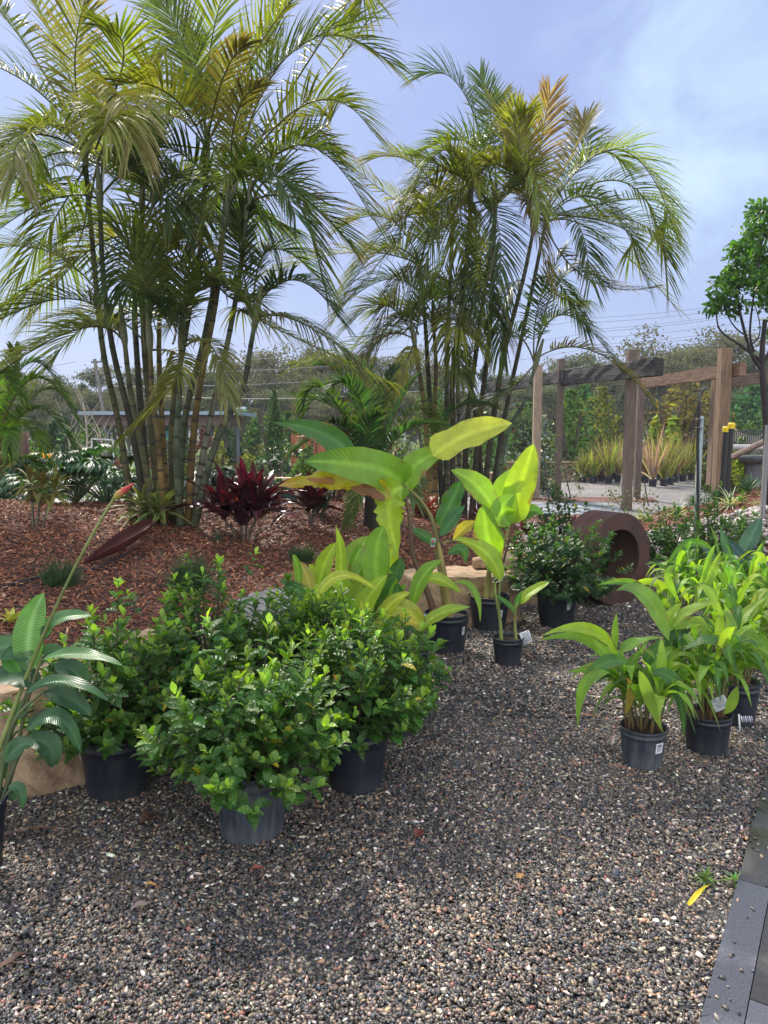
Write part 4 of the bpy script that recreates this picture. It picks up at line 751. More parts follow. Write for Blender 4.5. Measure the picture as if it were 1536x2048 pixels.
# ============================================================ POTS
def pot(root, c, r, h, m=None, sticker=None, seed=0, footed=False):
    mb = MB(); rb = r * .80
    def wob(th, z): return 1 + .012 * np.sin(2 * th + seed)[None] * (z[:, None] / h)
    prof = [(0.001, .004), (rb * .9, .004), (rb * .97, 0), (rb, .006)]
    for i in range(1, 8): u = i / 8; prof.append((rb + (r * .955 - rb) * u, h * .80 * u))
    prof += [(r * .955, h * .82), (r * .975, h * .825), (r * .975, h * .86), (r * .96, h * .865), (r * .965, h * .93), (r * .985, h * .945), (r * 1.01, h * .965), (r * 1.015, h * .985), (r * 1.0, h), (r * .965, h), (r * .955, h * .98), (r * .93, h * .84)]
    mb.lathe(prof, c, 48, (1, 1, 1), wob)
    # moulded flutes low on the wall
    for i in range(0): pass
    mb.build('pot', m or M_pot, root)
    sb = MB(); rg = np.random.default_rng(seed); rr = np.array([.001, .25, .5, .75, .97]); 
    sb.lathe([(r * .95 * q, h * .86 + .012 * math.cos(q * 1.5) + rg.normal(0, .003)) for q in rr][::-1], c, 28, (1, 1, 1), lambda th, z: 1 + .0 * th[None]); sb.build('soil', M_soil, root)
    if sticker is not None:
        for (ang, w_, h_, zc) in sticker:
            V = []; n = 6
            for j in range(2):
                for i in range(n):
                    a = ang + (i / (n - 1) - .5) * w_ / r; z = h * zc + (j - .5) * h_; q = (rb + (r * .955 - rb) * min(1, z / (h * .8))) * 1.012 + .0015
                    V.append((c[0] + q * math.cos(a), c[1] + q * math.sin(a), c[2] + z))
            k_ = MB(); k_.add(V, [[i, i + 1, n + i + 1, n + i] for i in range(n - 1)], (1, 1, 1)); lab = k_.build('price_sticker', M_white, root)
            ik = MB()
            for (z0, z1, u0, u1) in [(.16, .36, -.38, .30), (.05, .09, -.38, .38), (-.06, -.02, -.38, .2), (-.17, -.13, -.38, .34), (-.30, -.26, -.38, .1)]:
                for s_ in range(10 if z0 > .1 else 1):
                    ua, ub = (u0 + (u1 - u0) * s_ / 10, u0 + (u1 - u0) * (s_ + .6) / 10) if z0 > .1 else (u0, u1); V = []
                    for zz, uu in ((z0, ua), (z0, ub), (z1, ub), (z1, ua)):
                        a = ang + uu * w_ / r; z = h * zc + zz * h_; q = (rb + (r * .955 - rb) * min(1, z / (h * .8))) * 1.012 + .0030
                        V.append((c[0] + q * math.cos(a), c[1] + q * math.sin(a), c[2] + z))
                    ik.add(V, [[0, 1, 2, 3]], (1, 1, 1))
            ik.build('printing', M_ink, lab)
def card(root, p, w, h, face, roll, name='plant_tag', pic=False, par=None):
    """a plastic plant tag: card with a stake, picture or print on it"""
    f = Vector(face).normalized(); s = f.cross(Vector((0, 0, 1))).normalized(); u = s.cross(f)
    cr, sr = math.cos(roll), math.sin(roll); s, u = s * cr + u * sr, u * cr - s * sr; p = Vector(p)
    def quad(mb, x0, x1, y0, y1, o, col):
        V = []
        for oo in (o, o - .0012):
            for x, y in ((x0, y0), (x1, y0), (x1, y1), (x0, y1)): V.append(tuple(p + s * x * w + u * y * h + f * oo + f * (.06 * w * (1 - (2 * x) ** 2))))
        mb.add(V, [[0, 1, 2, 3], [7, 6, 5, 4], [0, 4, 5, 1], [1, 5, 6, 2], [2, 6, 7, 3], [3, 7, 4, 0]], col)
    mb = MB(); quad(mb, -.5, .5, -.5, .5, 0, (1, 1, 1)); t = mb.build(name, M_white, root)
    mb = MB()
    if pic: quad(mb, -.45, .45, -.3, .45, .0022, (.10, .25, .12)); quad(mb, -.2, .25, -.1, .3, .0040, (.5, .12, .12))
    else:
        for i in range(8): quad(mb, -.42 + .02 * (i % 3), .40 - .06 * (i % 4), .40 - i * .1, .43 - i * .1, .0022, (.10, .10, .12))
    mb.build('printing', M_stem, t); return t

# ============================================================ GARDENIAS
def gardenia(base, label, R, H, seed, pr=.155, ph=.285, ntips=120, potm=None, sticker=None, lean=(0, 0), c_old=(.052, .135, .026), c_new=(.28, .44, .06), ll=.066, group='potted gardenias', zmin=.0, haspot=True, lo=.5, name='potted_gardenia'):
    rg = np.random.default_rng(seed); base = Vector(base); root = empty(name, base, label, 'gardenia', group)
    if haspot: pot(root, base, pr, ph, potm, sticker, seed)
    c0 = base + Vector((0, 0, ph * .85 if haspot else 0)); st = MB(); PP, CC, WW, HH = [], [], [], []; k = 6; s = np.linspace(0, 1, k)
    TH = rg.uniform(0, 6.28, ntips); U = rg.random(ntips)
    for i in range(ntips):
        el = math.asin(min(1, lo * -1 + (1 + lo) * U[i] ** .9)); rad = (rg.uniform(.62, 1.0) if i % 3 else rg.uniform(.3, .7)) * (1 + .22 * math.sin(3 * TH[i] + seed) * math.cos(2.3 * U[i] * 3 + seed))
        if rg.random() < .10: rad *= 1.22
        tipp = c0 + Vector((math.cos(TH[i]) * math.cos(el) * R * rad + lean[0] * H, math.sin(TH[i]) * math.cos(el) * R * rad + lean[1] * H, .10 + (H - .10) * (max(0, math.sin(el)) * rad + .16 * min(0, math.sin(el)) * rad * 2)))
        tipp.z += abs(rg.normal(0, .06)) * (2.0 if rg.random() < .12 else .7) - .02
        mid = c0.lerp(tipp, .5) + Vector((0, 0, -.02)) + Vector(rg.normal(0, .02, 3)); mid.z = max(mid.z, c0.z + .03)
        path = spline([c0 + Vector(rg.normal(0, .02, 2).tolist() + [0]), mid, tipp + Vector((0, 0, .04))], 12)
        if i % 2 == 0: st.tube(path, np.linspace(.0055, .002, 12), 5, (.07, .06, .035), cap=False)
        ax = nrm(path[-1] - path[-4]); ax = nrm(ax * .6 + np.array([0, 0, .6]))
        e1 = nrm(np.cross(ax, [.3, .9, .1])); e2 = np.cross(ax, e1)
        nw = rg.integers(9, 15); lsc = rg.uniform(.8, 1.2); newness = rg.random() < .75
        for j in range(nw):
            u = j / nw; pos = path[-1] - nrm(path[-1] - path[-5]) * (1 - u) * rg.uniform(.08, .15) ; a = j * 2.2 + rg.normal(0, .3)
            open_ = (1.25 - .95 * u ** 1.5) + rg.normal(0, .15); d = nrm(ax * math.cos(open_) + (e1 * math.cos(a) + e2 * math.sin(a)) * math.sin(open_))
            l = ll * lsc * (1.15 - .5 * u) * rg.uniform(.7, 1.25)
            Q = pos[None] + d[None] * (l * s)[:, None] + np.array([0, 0, -1.])[None] * (l * .28 * rg.uniform(0, 1.6) * s ** 2)[:, None] - ax[None] * (l * .0)
            PP.append(Q); nu = max(0, (u - .38) / .62) * (1 if newness else .3) * (.45 + .7 * max(0, pos[2] - c0.z) / H)
            cc = np.array(c_old) * (1 - nu) + np.array(c_new) * nu
            if rg.random() < .010: cc = np.array([.45, .36, .03]) if rg.random() < .7 else np.array([.22, .13, .05])
            CC.append(np.clip(cc * (1 + rg.normal(0, .18)) * (1 + rg.normal(0, .05, 3)), .004, .9)); WW.append(l * rg.uniform(.21, .27)); HH.append(ax)
    P = np.array(PP); n = len(P); T = nrm(np.gradient(P, axis=1)); H_ = np.array(HH)[:, None] + .15 * rg.normal(size=(n, 1, 3)); S = nrm(np.cross(T, np.broadcast_to(H_, P.shape))); N = np.cross(S, T)
    w = np.array([.12, .55, .92, 1.0, .60, .04])[None] * np.array(WW)[:, None]; mb = MB()
    mb.blades(P, S, N, w, np.array(CC)[:, None] * np.ones((1, k, 1)), fold=.38, across=(-1, 0, 1), wave=.12, seed=seed, ribcol=None)
    st.build('branch', M_bark, root); mb.build('foliage', M_gard, root); return root
g1, g2, g3 = gp(238, 1580), gp(505, 1662), gp(712, 1568)
gardenia(g1, 'leftmost gardenia of the front row, in a black pot with a white sticker', .43, .54, 61, pr=.165, ph=.28, ntips=200, sticker=[(-2.62, .03, .05, .74)], lean=(.0, .02))
gardenia(g2, 'front gardenia in a dusty grey pot, nearest the open gravel', .44, .48, 62, pr=.155, ph=.285, potm=M_potg, ntips=210, ll=.070, lean=(.04, -.05), lo=.38)
gardenia(g3, 'potted gardenia in a clean black pot to the right of the grey pot', .38, .52, 63, pr=.15, ph=.285, ntips=190, lean=(.08, 0))
q1, q2 = gp(430, 1480), gp(650, 1420)
gardenia(q1, 'tall gardenia rising behind the grey pot, topmost of the gardenia row', .52, .60, 64, ntips=280)
gardenia(q2, 'gardenia behind the right black pot, just below the yellow green banana cluster', .44, .38, 65, ntips=210)
gardenia(gp(795, 1465), 'small gardenia at the right end of the front row reaching over the gravel', .25, .42, 66, ntips=90, pr=.12, ph=.22)
gardenia(gp(1112, 1250), 'dark leaved potted gardenia left of the rusty steel ring', .56, .62, 67, lo=.45, ntips=230, c_old=(.032, .085, .030), c_new=(.08, .17, .045), ll=.075, pr=.17, ph=.29, sticker=[(-1.15, .035, .055, .66)])
gardenia(gp(1120, 1185), 'dark gardenia behind the one beside the steel ring', .40, .78, 68, ntips=130, c_old=(.032, .085, .030), c_new=(.08, .17, .045), ll=.075)
gardenia(gp(1215, 1162), 'small gardenia seen through the hole of the steel ring', .34, .34, 72, ntips=80, c_new=(.08, .19, .02), pr=.13, ph=.2)
gardenia(gp(1335, 1180), 'leafy gardenia directly right of the steel ring', .45, .62, 69, ntips=170, c_new=(.08, .19, .02), ll=.062)
gardenia(gp(1420, 1160), 'gardenia standing in front of the river cobbles', .40, .70, 70, ntips=130, c_new=(.08, .19, .02), ll=.062)
gardenia(gp(1488, 1140), 'smallest gardenia at the right beside the cobbles', .26, .46, 71, ntips=50, c_new=(.08, .19, .02), ll=.06)
# ============================================================ BANANA / HELICONIA PLANTS
BY, BG, BGD, BYL = (.30, .43, .030), (.17, .32, .030), (.05, .15, .035), (.42, .46, .05)
RIB = (.45, .52, .14)
def stalk(mb, px, Y, r, col=(.15, .19, .05), base=None):
    Ys = Y if isinstance(Y, (list, tuple)) else [Y] * len(px)
    pts = [at(a, b, y) for (a, b), y in zip(px, Ys)]
    if base is not None: pts = [Vector(base)] + pts
    P = spline(pts, 30); rr = np.interp(np.linspace(0, 1, 30), np.linspace(0, 1, len(r)), r); mb.tube(P, rr, 10, col if np.ndim(col) == 2 else np.array(col) * (1 + .25 * np.sin(np.linspace(0, 9, 30))[:, None]))
def leafplant(name, base, label, cat, pr, ph, stalks, leaves, Y, m=None, potm=None, sticker=None, group=None, seed=0):
    root = empty(name, base, label, cat, group); pot(root, base, pr, ph, potm, sticker, seed)
    for s_ in stalks: mb = MB(); stalk(mb, s_[0], s_[1], s_[2], s_[3] if len(s_) > 3 else (.15, .19, .05)); mb.build('stem', M_stem, root)
    for i, l in enumerate(leaves):
        mb = MB(); o = dict(l[3]) if len(l) > 3 else {}; o.setdefault('seed', seed * 31 + i); dy = o.pop('dy', 0); Yl = o.pop('Y', None)
        ys = Yl if Yl is not None else [Y + dy] * len(l[0]); pleaf(mb, l[0], ys, l[1], l[2], **o); mb.build('leaf', m or M_big, root)
    return root
pa = gp(893, 1300); YA = pa.y
rootA = leafplant('banana_plant', pa, 'tallest banana plant in a black pot, huge lime leaves and one browned leaf', 'banana plant', .165, .29,
 [([(900, 1262), (888, 1180), (878, 1110), (868, 1050), (845, 1005), (808, 970)], [YA, YA, YA, YA, YA, YA - .05], [.038, .030, .025, .016, .010, .008], (.20, .17, .06)),
  ([(880, 1262), (850, 1170), (826, 1110), (820, 1040), (806, 970)], [YA, YA, YA, YA, YA], [.03, .022, .018, .016, .012], (.12, .07, .04)),
  ([(902, 1255), (893, 1190), (885, 1130), (876, 1085)], YA - .03, [.03, .028, .02, .012], (.26, .21, .06)),
  ([(876, 1130), (878, 1080), (885, 1040)], YA, [.014, .012, .006], (.05, .05, .03)), ([(885, 1085), (905, 1082), (925, 1083)], YA, [.006, .006, .004])],
 [([(812, 992), (826, 935), (900, 896)], 27, BG, dict(kind='ell', roll=-.25, tip=BY)), ([(866, 912), (930, 872), (1024, 846)], 34, BYL, dict(roll=.15, kind='banana', fold=.12, dy=-.1)),
  ([(806, 972), (745, 935), (608, 922)], 37, BG, dict(kind='banana', roll=.35, tip=(.07, .2, .04), fold=.15, Y=[YA, YA - .15, YA - .3])), ([(800, 960), (745, 925), (680, 905)], 24, BY, dict(kind='ell', roll=-.5, dy=.06)),
  ([(712, 925), (648, 868), (545, 845)], 24, (.05, .15, .035), dict(kind='lance', roll=.45, fold=.25, tip=(.05, .15, .035), Y=[YA, YA + .1, YA + .2])),
  ([(785, 996), (690, 960), (556, 972)], 22, (.40, .36, .03), dict(kind='banana', roll=.45, tear=.45, wave=.6, wfreq=26, tip=(.42, .22, .08), rib=(.4, .4, .1), fold=.25, k=44, dy=-.12)), ([(770, 1000), (738, 984), (700, 975)], 12, (.22, .10, .05), dict(kind='ell', wave=.5, dy=-.17, rib=None)), ([(670, 962), (650, 962), (612, 958)], 8, (.30, .14, .05), dict(kind='ell', wave=.5, dy=-.16, rib=None)),
  ([(806, 975), (778, 1010), (795, 1105)], 33, BY, dict(kind='ell', tear=.3, wave=.3, k=30, roll=.1, dy=-.12)), ([(812, 968), (790, 990), (760, 1000)], 22, BG, dict(kind='ell', dy=-.04)),
  ([(876, 1052), (905, 1000), (921, 962)], 20, BGD, dict(kind='ell', wave=.45, wfreq=16, tip=BGD)), ([(880, 1072), (905, 1040), (930, 1010)], 15, (.04, .14, .045), dict(kind='lance', tip=(.04, .14, .045), dy=-.1)),
  ([(866, 1085), (845, 1070), (812, 1050)], 12, BGD, dict(kind='lance')), ([(795, 1085), (775, 1130), (790, 1180)], 24, BY, dict(dy=.1)),
  ([(850, 1162), (880, 1160), (922, 1186)], 16, BY, dict(kind='ell', Y=[YA - .25] * 3, roll=.3)), ([(908, 1165), (948, 1182), (960, 1245)], 10, BG, dict(kind='lance', roll=.5, Y=[YA - .3, YA - .35, YA - .4])), ([(895, 1108), (925, 1100), (930, 1128)], 13, BGD, dict(kind='lance', tip=BGD))], YA, sticker=[(-.75, .03, .06, .6)], seed=1)
card(rootA, at(866, 1085, YA - .05), .035, .06, (-.2, -1, .1), .15, pic=True)
pb = gp(978, 1258); YB = pb.y
rootB = leafplant('banana_plant', pb, 'upright banana plant in a black pot with three broad lime leaves, beside the boulder', 'banana plant', .165, .29,
 [([(970, 1228), (976, 1160), (982, 1120)], YB, [.028, .022, .014], (.28, .24, .07)), ([(978, 1228), (990, 1160), (1008, 1090), (1022, 1040)], YB, [.022, .014, .012, .009], (.22, .20, .06)), ([(984, 1228), (1000, 1150), (1018, 1080), (1030, 1040)], YB + .05, [.015, .012, .008, .007], (.14, .08, .04)), ([(1010, 1085), (1000, 1050), (985, 1012)], YB, [.008, .007, .006])],
 [([(1018, 1048), (1042, 970), (1067, 888)], 31, BY, dict(kind='banana', roll=.15, fold=.12, tip=BY)), ([(1010, 1040), (1008, 985), (1040, 935)], 26, BG, dict(kind='ell', dy=.08, tip=BY)), ([(988, 1022), (955, 975), (902, 940)], 27, BG, dict(kind='ell', roll=-.2, tip=BG, dy=-.05)),
  ([(990, 1130), (975, 1075), (967, 1008)], 29, BG, dict(kind='ell', tip=BG, dy=-.15)), ([(1002, 1162), (970, 1105), (908, 1078)], 22, BY, dict(kind='ell', roll=-.35, dy=-.3, tip=BY)), ([(950, 1042), (925, 1060), (905, 1082)], 13, (.42, .36, .05), dict(kind='lance', dy=0)),
  ([(1030, 1045), (1060, 1022), (1088, 1030)], 16, (.07, .19, .02), dict(kind='lance')), ([(1020, 1052), (1005, 1020), (1028, 990)], 24, BG, dict(kind='ell', dy=-.08)), ([(1000, 1150), (985, 1120), (995, 1085)], 15, BGD, dict(kind='ell', dy=-.1))], YB, sticker=[(-1.05, .03, .06, .55)], seed=2)
pc = gp(1015, 1328); YC = pc.y
rootC = leafplant('banana_plant', pc, 'small banana seedling in the smallest black pot with a white tag', 'banana plant', .108, .195,
 [([(1004, 1300), (1000, 1240), (992, 1195), (990, 1165)], YC, [.014, .011, .009, .005], (.20, .25, .06)), ([(1034, 1300), (1030, 1250), (1032, 1215), (1042, 1200)], YC, [.012, .010, .008, .004], (.24, .25, .07)), ([(1028, 1225), (1010, 1208), (985, 1188)], YC, [.006, .005, .002], (.12, .2, .05)), ([(1004, 1290), (998, 1210), (1002, 1160)], YC + .1, [.01, .008, .006])],
 [([(1038, 1208), (1062, 1184), (1099, 1164)], 13, BY, dict(kind='ell', roll=.3, tip=BY)), ([(1032, 1222), (1036, 1200), (1045, 1180)], 6, BGD, dict(kind='lance')), ([(1030, 1222), (1012, 1205), (984, 1186)], 6, BGD, dict(kind='lance'))], YC, seed=3)
card(rootC, at(1052, 1275, YC), .075, .085, (.25, -1, .25), -.25)
# cluster behind the gardenias
pd_ = gp(700, 1338); YD = pd_.y
rootD = leafplant('banana_plant', pd_, 'dense yellow green banana cluster standing behind the gardenia tops', 'banana plant', .165, .29,
 [([(690 + i * 22 - 40, 1290), (690 + i * 20 - 35, 1230), (x, y)], YD, [.016, .012, .008]) for i, (x, y) in enumerate([(640, 1200), (672, 1150), (700, 1160), (745, 1190), (760, 1165)])],
 [([(758, 1185), (752, 1110), (768, 1052)], 29, BG, dict(kind='ell', dy=-.25, tip=BG)), ([(676, 1175), (682, 1110), (671, 1050)], 12, BY, dict(kind='lance', dy=-.1, tip=BY)), ([(684, 1190), (705, 1120), (745, 1075)], 26, (.22, .34, .06), dict(kind='ell')), ([(640, 1195), (645, 1140), (672, 1085)], 20, BY, dict(kind='ell', dy=.05)),
  ([(597, 1180), (596, 1140), (586, 1108)], 9, BG, dict(kind='ell', dy=-.1)), ([(622, 1190), (615, 1155), (597, 1122)], 13, (.42, .36, .10), dict(kind='ell', tip=(.3, .14, .06))), ([(640, 1210), (600, 1185), (563, 1158)], 17, BGD, dict(kind='ell', dy=-.2)), ([(632, 1205), (680, 1152), (757, 1182)], 17, BYL, dict(kind='ell', dy=-.35, roll=.5, fold=.1)),
  ([(745, 1235), (762, 1180), (795, 1150)], 18, (.05, .13, .02), dict(kind='ell', dy=-.2)), ([(735, 1205), (715, 1150), (722, 1085)], 20, BG, dict(kind='ell')), ([(752, 1200), (790, 1150), (800, 1115)], 17, BGD, dict(kind='ell', dy=.1)), ([(650, 1200), (640, 1160), (618, 1128)], 14, BY, dict(kind='ell', dy=.1)), ([(715, 1220), (690, 1180), (660, 1160)], 20, BY, dict(kind='ell', dy=-.1)),
  ([(700, 1230), (715, 1190), (730, 1160)], 24, (.22, .30, .03), dict(kind='ell', dy=-.15)), ([(610, 1225), (625, 1190), (655, 1165)], 13, BY, dict(kind='ell', dy=-.3)), ([(765, 1220), (782, 1180), (780, 1140)], 16, BG, dict(kind='ell', dy=-.1)), ([(668, 1225), (655, 1190), (660, 1140)], 20, BG, dict(kind='ell', dy=.05)), ([(720, 1255), (735, 1200), (775, 1150)], 22, BY, dict(kind='ell', dy=-.3, roll=.2)), ([(760, 1262), (775, 1215), (820, 1185)], 16, BYL, dict(kind='ell', dy=-.25)), ([(690, 1260), (660, 1215), (610, 1200)], 17, BY, dict(kind='ell', dy=-.35)), ([(730, 1262), (700, 1225), (690, 1190)], 18, BG, dict(kind='ell', dy=-.4)), ([(775, 1255), (790, 1200), (812, 1170)], 14, BG, dict(kind='ell', dy=-.1)), ([(700, 1215), (735, 1150), (732, 1095)], 21, BY, dict(kind='ell', dy=.08))], YD, seed=4)
pe = gp(832, 1352); YE = pe.y
rootE = leafplant('canna_plant', pe, 'canna in a slim black pot with bright striped leaves touching the gardenia', 'canna', .09, .2,
 [([(835, 1318), (832, 1260), (826, 1210)], YE, [.012, .010, .006]), ([(840, 1318), (845, 1260), (842, 1250)], YE, [.010, .008, .005]), ([(828, 1318), (815, 1270), (800, 1200)], YE, [.012, .012, .008], (.12, .07, .04))],
 [([(826, 1212), (845, 1155), (884, 1120)], 18, BG, dict(kind='ell', roll=.3, tip=BG)), ([(848, 1262), (805, 1218), (750, 1228)], 22, BYL, dict(kind='ell', roll=.35, fold=.1, dy=-.1)), ([(842, 1258), (880, 1228), (940, 1214)], 15, BY, dict(kind='ell', roll=.2, tip=(.2, .33, .08), dy=-.1)), ([(838, 1250), (795, 1245), (762, 1290)], 13, (.45, .38, .03), dict(kind='ell', tip=(.38, .2, .08), dy=-.15)), ([(820, 1220), (800, 1195), (795, 1165)], 13, BGD, dict(kind='ell')), ([(738, 1215), (728, 1222), (722, 1200)], 8, BYL, dict(kind='ell', dy=-.2))], YE, seed=5)
card(rootE, at(851, 1242, YE + .05), .06, .07, (.1, -1, .3), .7, pic=True)
pf = gp(826, 1404)
leafplant('canna_plant', pf, 'second slim black pot half hidden at the right end of the gardenia row', 'canna', .075, .17, [([(830, 1375), (829, 1340), (828, 1300)], pf.y, [.010, .009, .006], (.25, .14, .05))], [([(828, 1330), (835, 1290), (832, 1262)], 9, BG, dict(kind='lance'))], pf.y, seed=6)

# ---- grey green plant at the left edge with the leaning flower stalk
pl = gp(-70, 1745); YL = 2.72
K1, K2, K3 = (.085, .19, .06), (.045, .12, .042), (.028, .080, .032)
rootL = leafplant('heliconia_plant', pl, 'grey green heliconia at the left edge with a long leaning stalk and pink bud', 'heliconia', .15, .27,
 [([(-10, 1640), (10, 1500), (55, 1385), (60, 1345)], YL, [.014, .010, .007, .005], (.09, .12, .05)), ([(-5, 1640), (30, 1520), (50, 1420), (75, 1340), (85, 1310)], YL, [.014, .009, .007, .006, .004], (.13, .13, .05)), ([(0, 1640), (20, 1540), (38, 1480), (45, 1440)], YL, [.013, .010, .008, .004], (.16, .13, .06)), ([(-10, 1640), (5, 1540), (30, 1440), (90, 1380)], YL - .05, [.012, .009, .007, .004], (.10, .13, .05)), ([(-20, 1660), (-5, 1560), (20, 1480), (45, 1455)], YL + .05, [.012, .009, .007, .004], (.10, .13, .05)), ([(-10, 1660), (15, 1570), (45, 1500)], YL - .08, [.010, .008, .005], (.08, .10, .05)), ([(-10, 1680), (5, 1610), (22, 1580)], YL - .1, [.008, .006, .004], (.08, .10, .05))],
 [([(58, 1345), (60, 1260), (88, 1186)], 30, K1, dict(tip=K1, kind='ell', rib=(.2, .32, .18))), ([(84, 1278), (120, 1238), (183, 1232)], 21, K1, dict(tip=K1, roll=.4)), ([(84, 1320), (160, 1308), (246, 1332)], 18, K1, dict(tip=K1, roll=.5, dy=-.05)), ([(52, 1388), (130, 1362), (215, 1402)], 17, K2, dict(tip=K2, roll=.4, dy=-.1)),
  ([(108, 1330), (150, 1345), (168, 1378)], 23, K3, dict(tip=K3)), ([(75, 1372), (30, 1352), (-40, 1362)], 29, K3, dict(tip=K3, roll=-.2)), ([(58, 1318), (20, 1295), (-40, 1310)], 29, K2, dict(tip=K2, roll=.1)), ([(40, 1345), (32, 1315), (40, 1290)], 27, (.04, .12, .03), dict(tip=K2)), ([(88, 1386), (140, 1398), (182, 1432)], 21, K3, dict(tip=K3, dy=-.05)),
  ([(50, 1462), (115, 1436), (162, 1505)], 21, K2, dict(tip=K3, roll=.3)), ([(48, 1480), (95, 1490), (104, 1535)], 26, K3, dict(tip=K3, roll=.2, dy=-.05)), ([(10, 1525), (40, 1492), (66, 1492)], 20, K2, dict(tip=K2, dy=-.1)), ([(16, 1575), (40, 1580), (44, 1618)], 12, K2, dict(tip=K3, dy=-.1)), ([(-20, 1560), (0, 1530), (14, 1560)], 20, K2, dict(tip=K2)), ([(70, 1330), (95, 1305), (130, 1300)], 17, K2, dict(tip=K2, dy=.05)), ([(20, 1440), (45, 1420), (60, 1400)], 13, K2, dict(tip=K2)), ([(-10, 1620), (10, 1590), (30, 1600)], 17, K3, dict(tip=K3))], YL, m=M_dark, seed=7)
mb = MB(); stalk(mb, [(-30, 1580), (20, 1440), (62, 1330), (130, 1175), (190, 1060), (232, 990)], [YL, YL, YL, YL - .02, YL - .05, YL - .08], [.010, .009, .008, .0055, .005, .005], (.20, .24, .07)); fs = mb.build('flower_stalk', M_stem, rootL)
mb = MB(); a_, b_ = at(228, 996, YL - .08), at(269, 966, YL - .1); P = spline([a_, b_], 14); u = np.linspace(0, 1, 14)[:, None]; mb.tube(P, np.array([.004, .009, .012, .0135, .0135, .0125, .0115, .0105, .0095, .008, .007, .0055, .004, .001]), 10, np.array((.38, .40, .06)) * (1 - np.clip(u * 2.2 - .2, 0, 1)) + np.array((.42, .05, .05)) * np.clip(u * 2.2 - .2, 0, 1)); mb.build('flower_bud', M_stem, fs)

# ============================================================ GINGER GROUP ON THE RIGHT
A1, A2, A3 = (.185, .345, .038), (.27, .42, .045), (.08, .19, .04)
def ginger(base, label, pr, ph, nst, H, seed, leaves=(), ll=.34, Y=None, potm=None, sticker=None, low=.0, dark=.2, lean=0.0, hw=.024):
    rg = np.random.default_rng(seed); base = Vector(base); root = empty('potted_ginger', base, label, 'ginger plant', 'potted ginger plants'); pot(root, base, pr, ph, potm, sticker, seed)
    c = base + Vector((0, 0, ph * .85)); cnt = 0
    for i in range(nst + 7):
        th = rg.uniform(0, 6.28); r_ = rg.uniform(0, .75) * pr; out_ = rg.uniform(.15, .75); h = H * rg.uniform(.55, 1.05)
        b0 = c + Vector((math.cos(th) * r_, math.sin(th) * r_, 0)); t0 = b0 + Vector((math.cos(th) * out_ * h * .38 + lean * h, math.sin(th) * out_ * h * .38, h))
        path = spline([b0, b0.lerp(t0, .5) + Vector((0, 0, .02)), t0], 12); mb = MB(); mb.tube(path, np.linspace(.0075, .003, 12), 7, np.array((.13, .05, .03)) * (1 - np.linspace(0, 1, 12)[:, None]) ** 1.5 + np.array((.17, .24, .06)) * (1 - (1 - np.linspace(0, 1, 12)[:, None]) ** 1.5)); mb.build('stem', M_stem, root)
        nl = rg.integers(3, 5)
        for j in range(nl):
            if cnt >= 92: break
            cnt += 1; u = .60 + .40 * (j + 1) / nl; p = path[int(u * 11)]; a = th + rg.normal(0, .7) + (math.pi if j % 2 and rg.random() < .45 else 0)
            e = rg.uniform(.35, 1.0) if j < nl - 1 else rg.uniform(.8, 1.35); l = ll * rg.uniform(.75, 1.3); D = Vector((math.cos(a) * math.cos(e), math.sin(a) * math.cos(e), math.sin(e)))
            dr = rg.uniform(.35, .95) * l; P_ = [Vector(p), Vector(p) + D * l * .5, Vector(p) + D * l * .95 - Vector((0, 0, dr * math.cos(e) * 1.2))]
            cc = A1 if rg.random() > dark else A3; cc = A2 if rg.random() < .25 else cc; cc = vary(rg, cc, 1, .15, .05)[0]
            mb = MB(); leaf(mb, P_, hw * rg.uniform(.8, 1.15), cc, hint=(rg.normal(0, .2), rg.normal(0, .2) - .15, 1), kind='lance', k=14, fold=.28, wave=.22, wfreq=11, rib=np.array(cc) * .6 + np.array((.25, .35, .08)) * .4, seed=seed * 100 + cnt, tip=(.3, .28, .06) if rg.random() < .15 else None, twist=rg.normal(0, .35)); mb.build('leaf', M_ging, root)
    for i, l in enumerate(leaves):
        mb = MB(); o = dict(l[3]) if len(l) > 3 else {}; dy = o.pop('dy', 0); o.setdefault('kind', 'lance'); o.setdefault('rib', np.array(l[2]) * .6 + np.array((.25, .35, .08)) * .4); o.setdefault('seed', seed * 31 + i); o.setdefault('wave', .2)
        pleaf(mb, l[0], base.y + dy, l[1] * .88, l[2], **o); mb.build('leaf', M_ging, root)
    return root
h1 = gp(1284, 1528)
rH = ginger(h1, 'front ginger plant in a dusty grey pot with a price sticker, long drooping lime leaves', .112, .195, 9, .26, 81, potm=M_potg, sticker=[(-1.12, .046, .052, .62)], ll=.29, leaves=[
 ([(1236, 1325), (1180, 1258), (1082, 1272)], 15, A2, dict(roll=.6)), ([(1215, 1322), (1160, 1275), (1076, 1282)], 12, A1, dict(roll=.3, dy=.05)), ([(1258, 1325), (1200, 1330), (1150, 1392)], 17, (.08, .20, .05), dict(roll=.5, dy=-.1)), ([(1220, 1345), (1170, 1370), (1156, 1456)], 14, A1, dict(dy=-.15)),
 ([(1278, 1340), (1300, 1400), (1326, 1466)], 15, A2, dict(dy=-.15)), ([(1300, 1350), (1350, 1370), (1368, 1480)], 18, (.07, .18, .045), dict(dy=-.12)), ([(1232, 1325), (1205, 1300), (1180, 1268)], 16, A1), ([(1250, 1430), (1262, 1380), (1250, 1355)], 10, (.42, .30, .05), dict(tip=(.4, .12, .05), dy=-.05)), ([(1232, 1300), (1230, 1260), (1234, 1225)], 8, A1), ([(1200, 1352), (1180, 1340), (1132, 1345)], 9, A1, dict(roll=.5)), ([(1290, 1330), (1310, 1300), (1332, 1280)], 17, (.06, .16, .04)), ([(1238, 1310), (1270, 1285), (1325, 1275)], 15, A1, dict(roll=.4))])
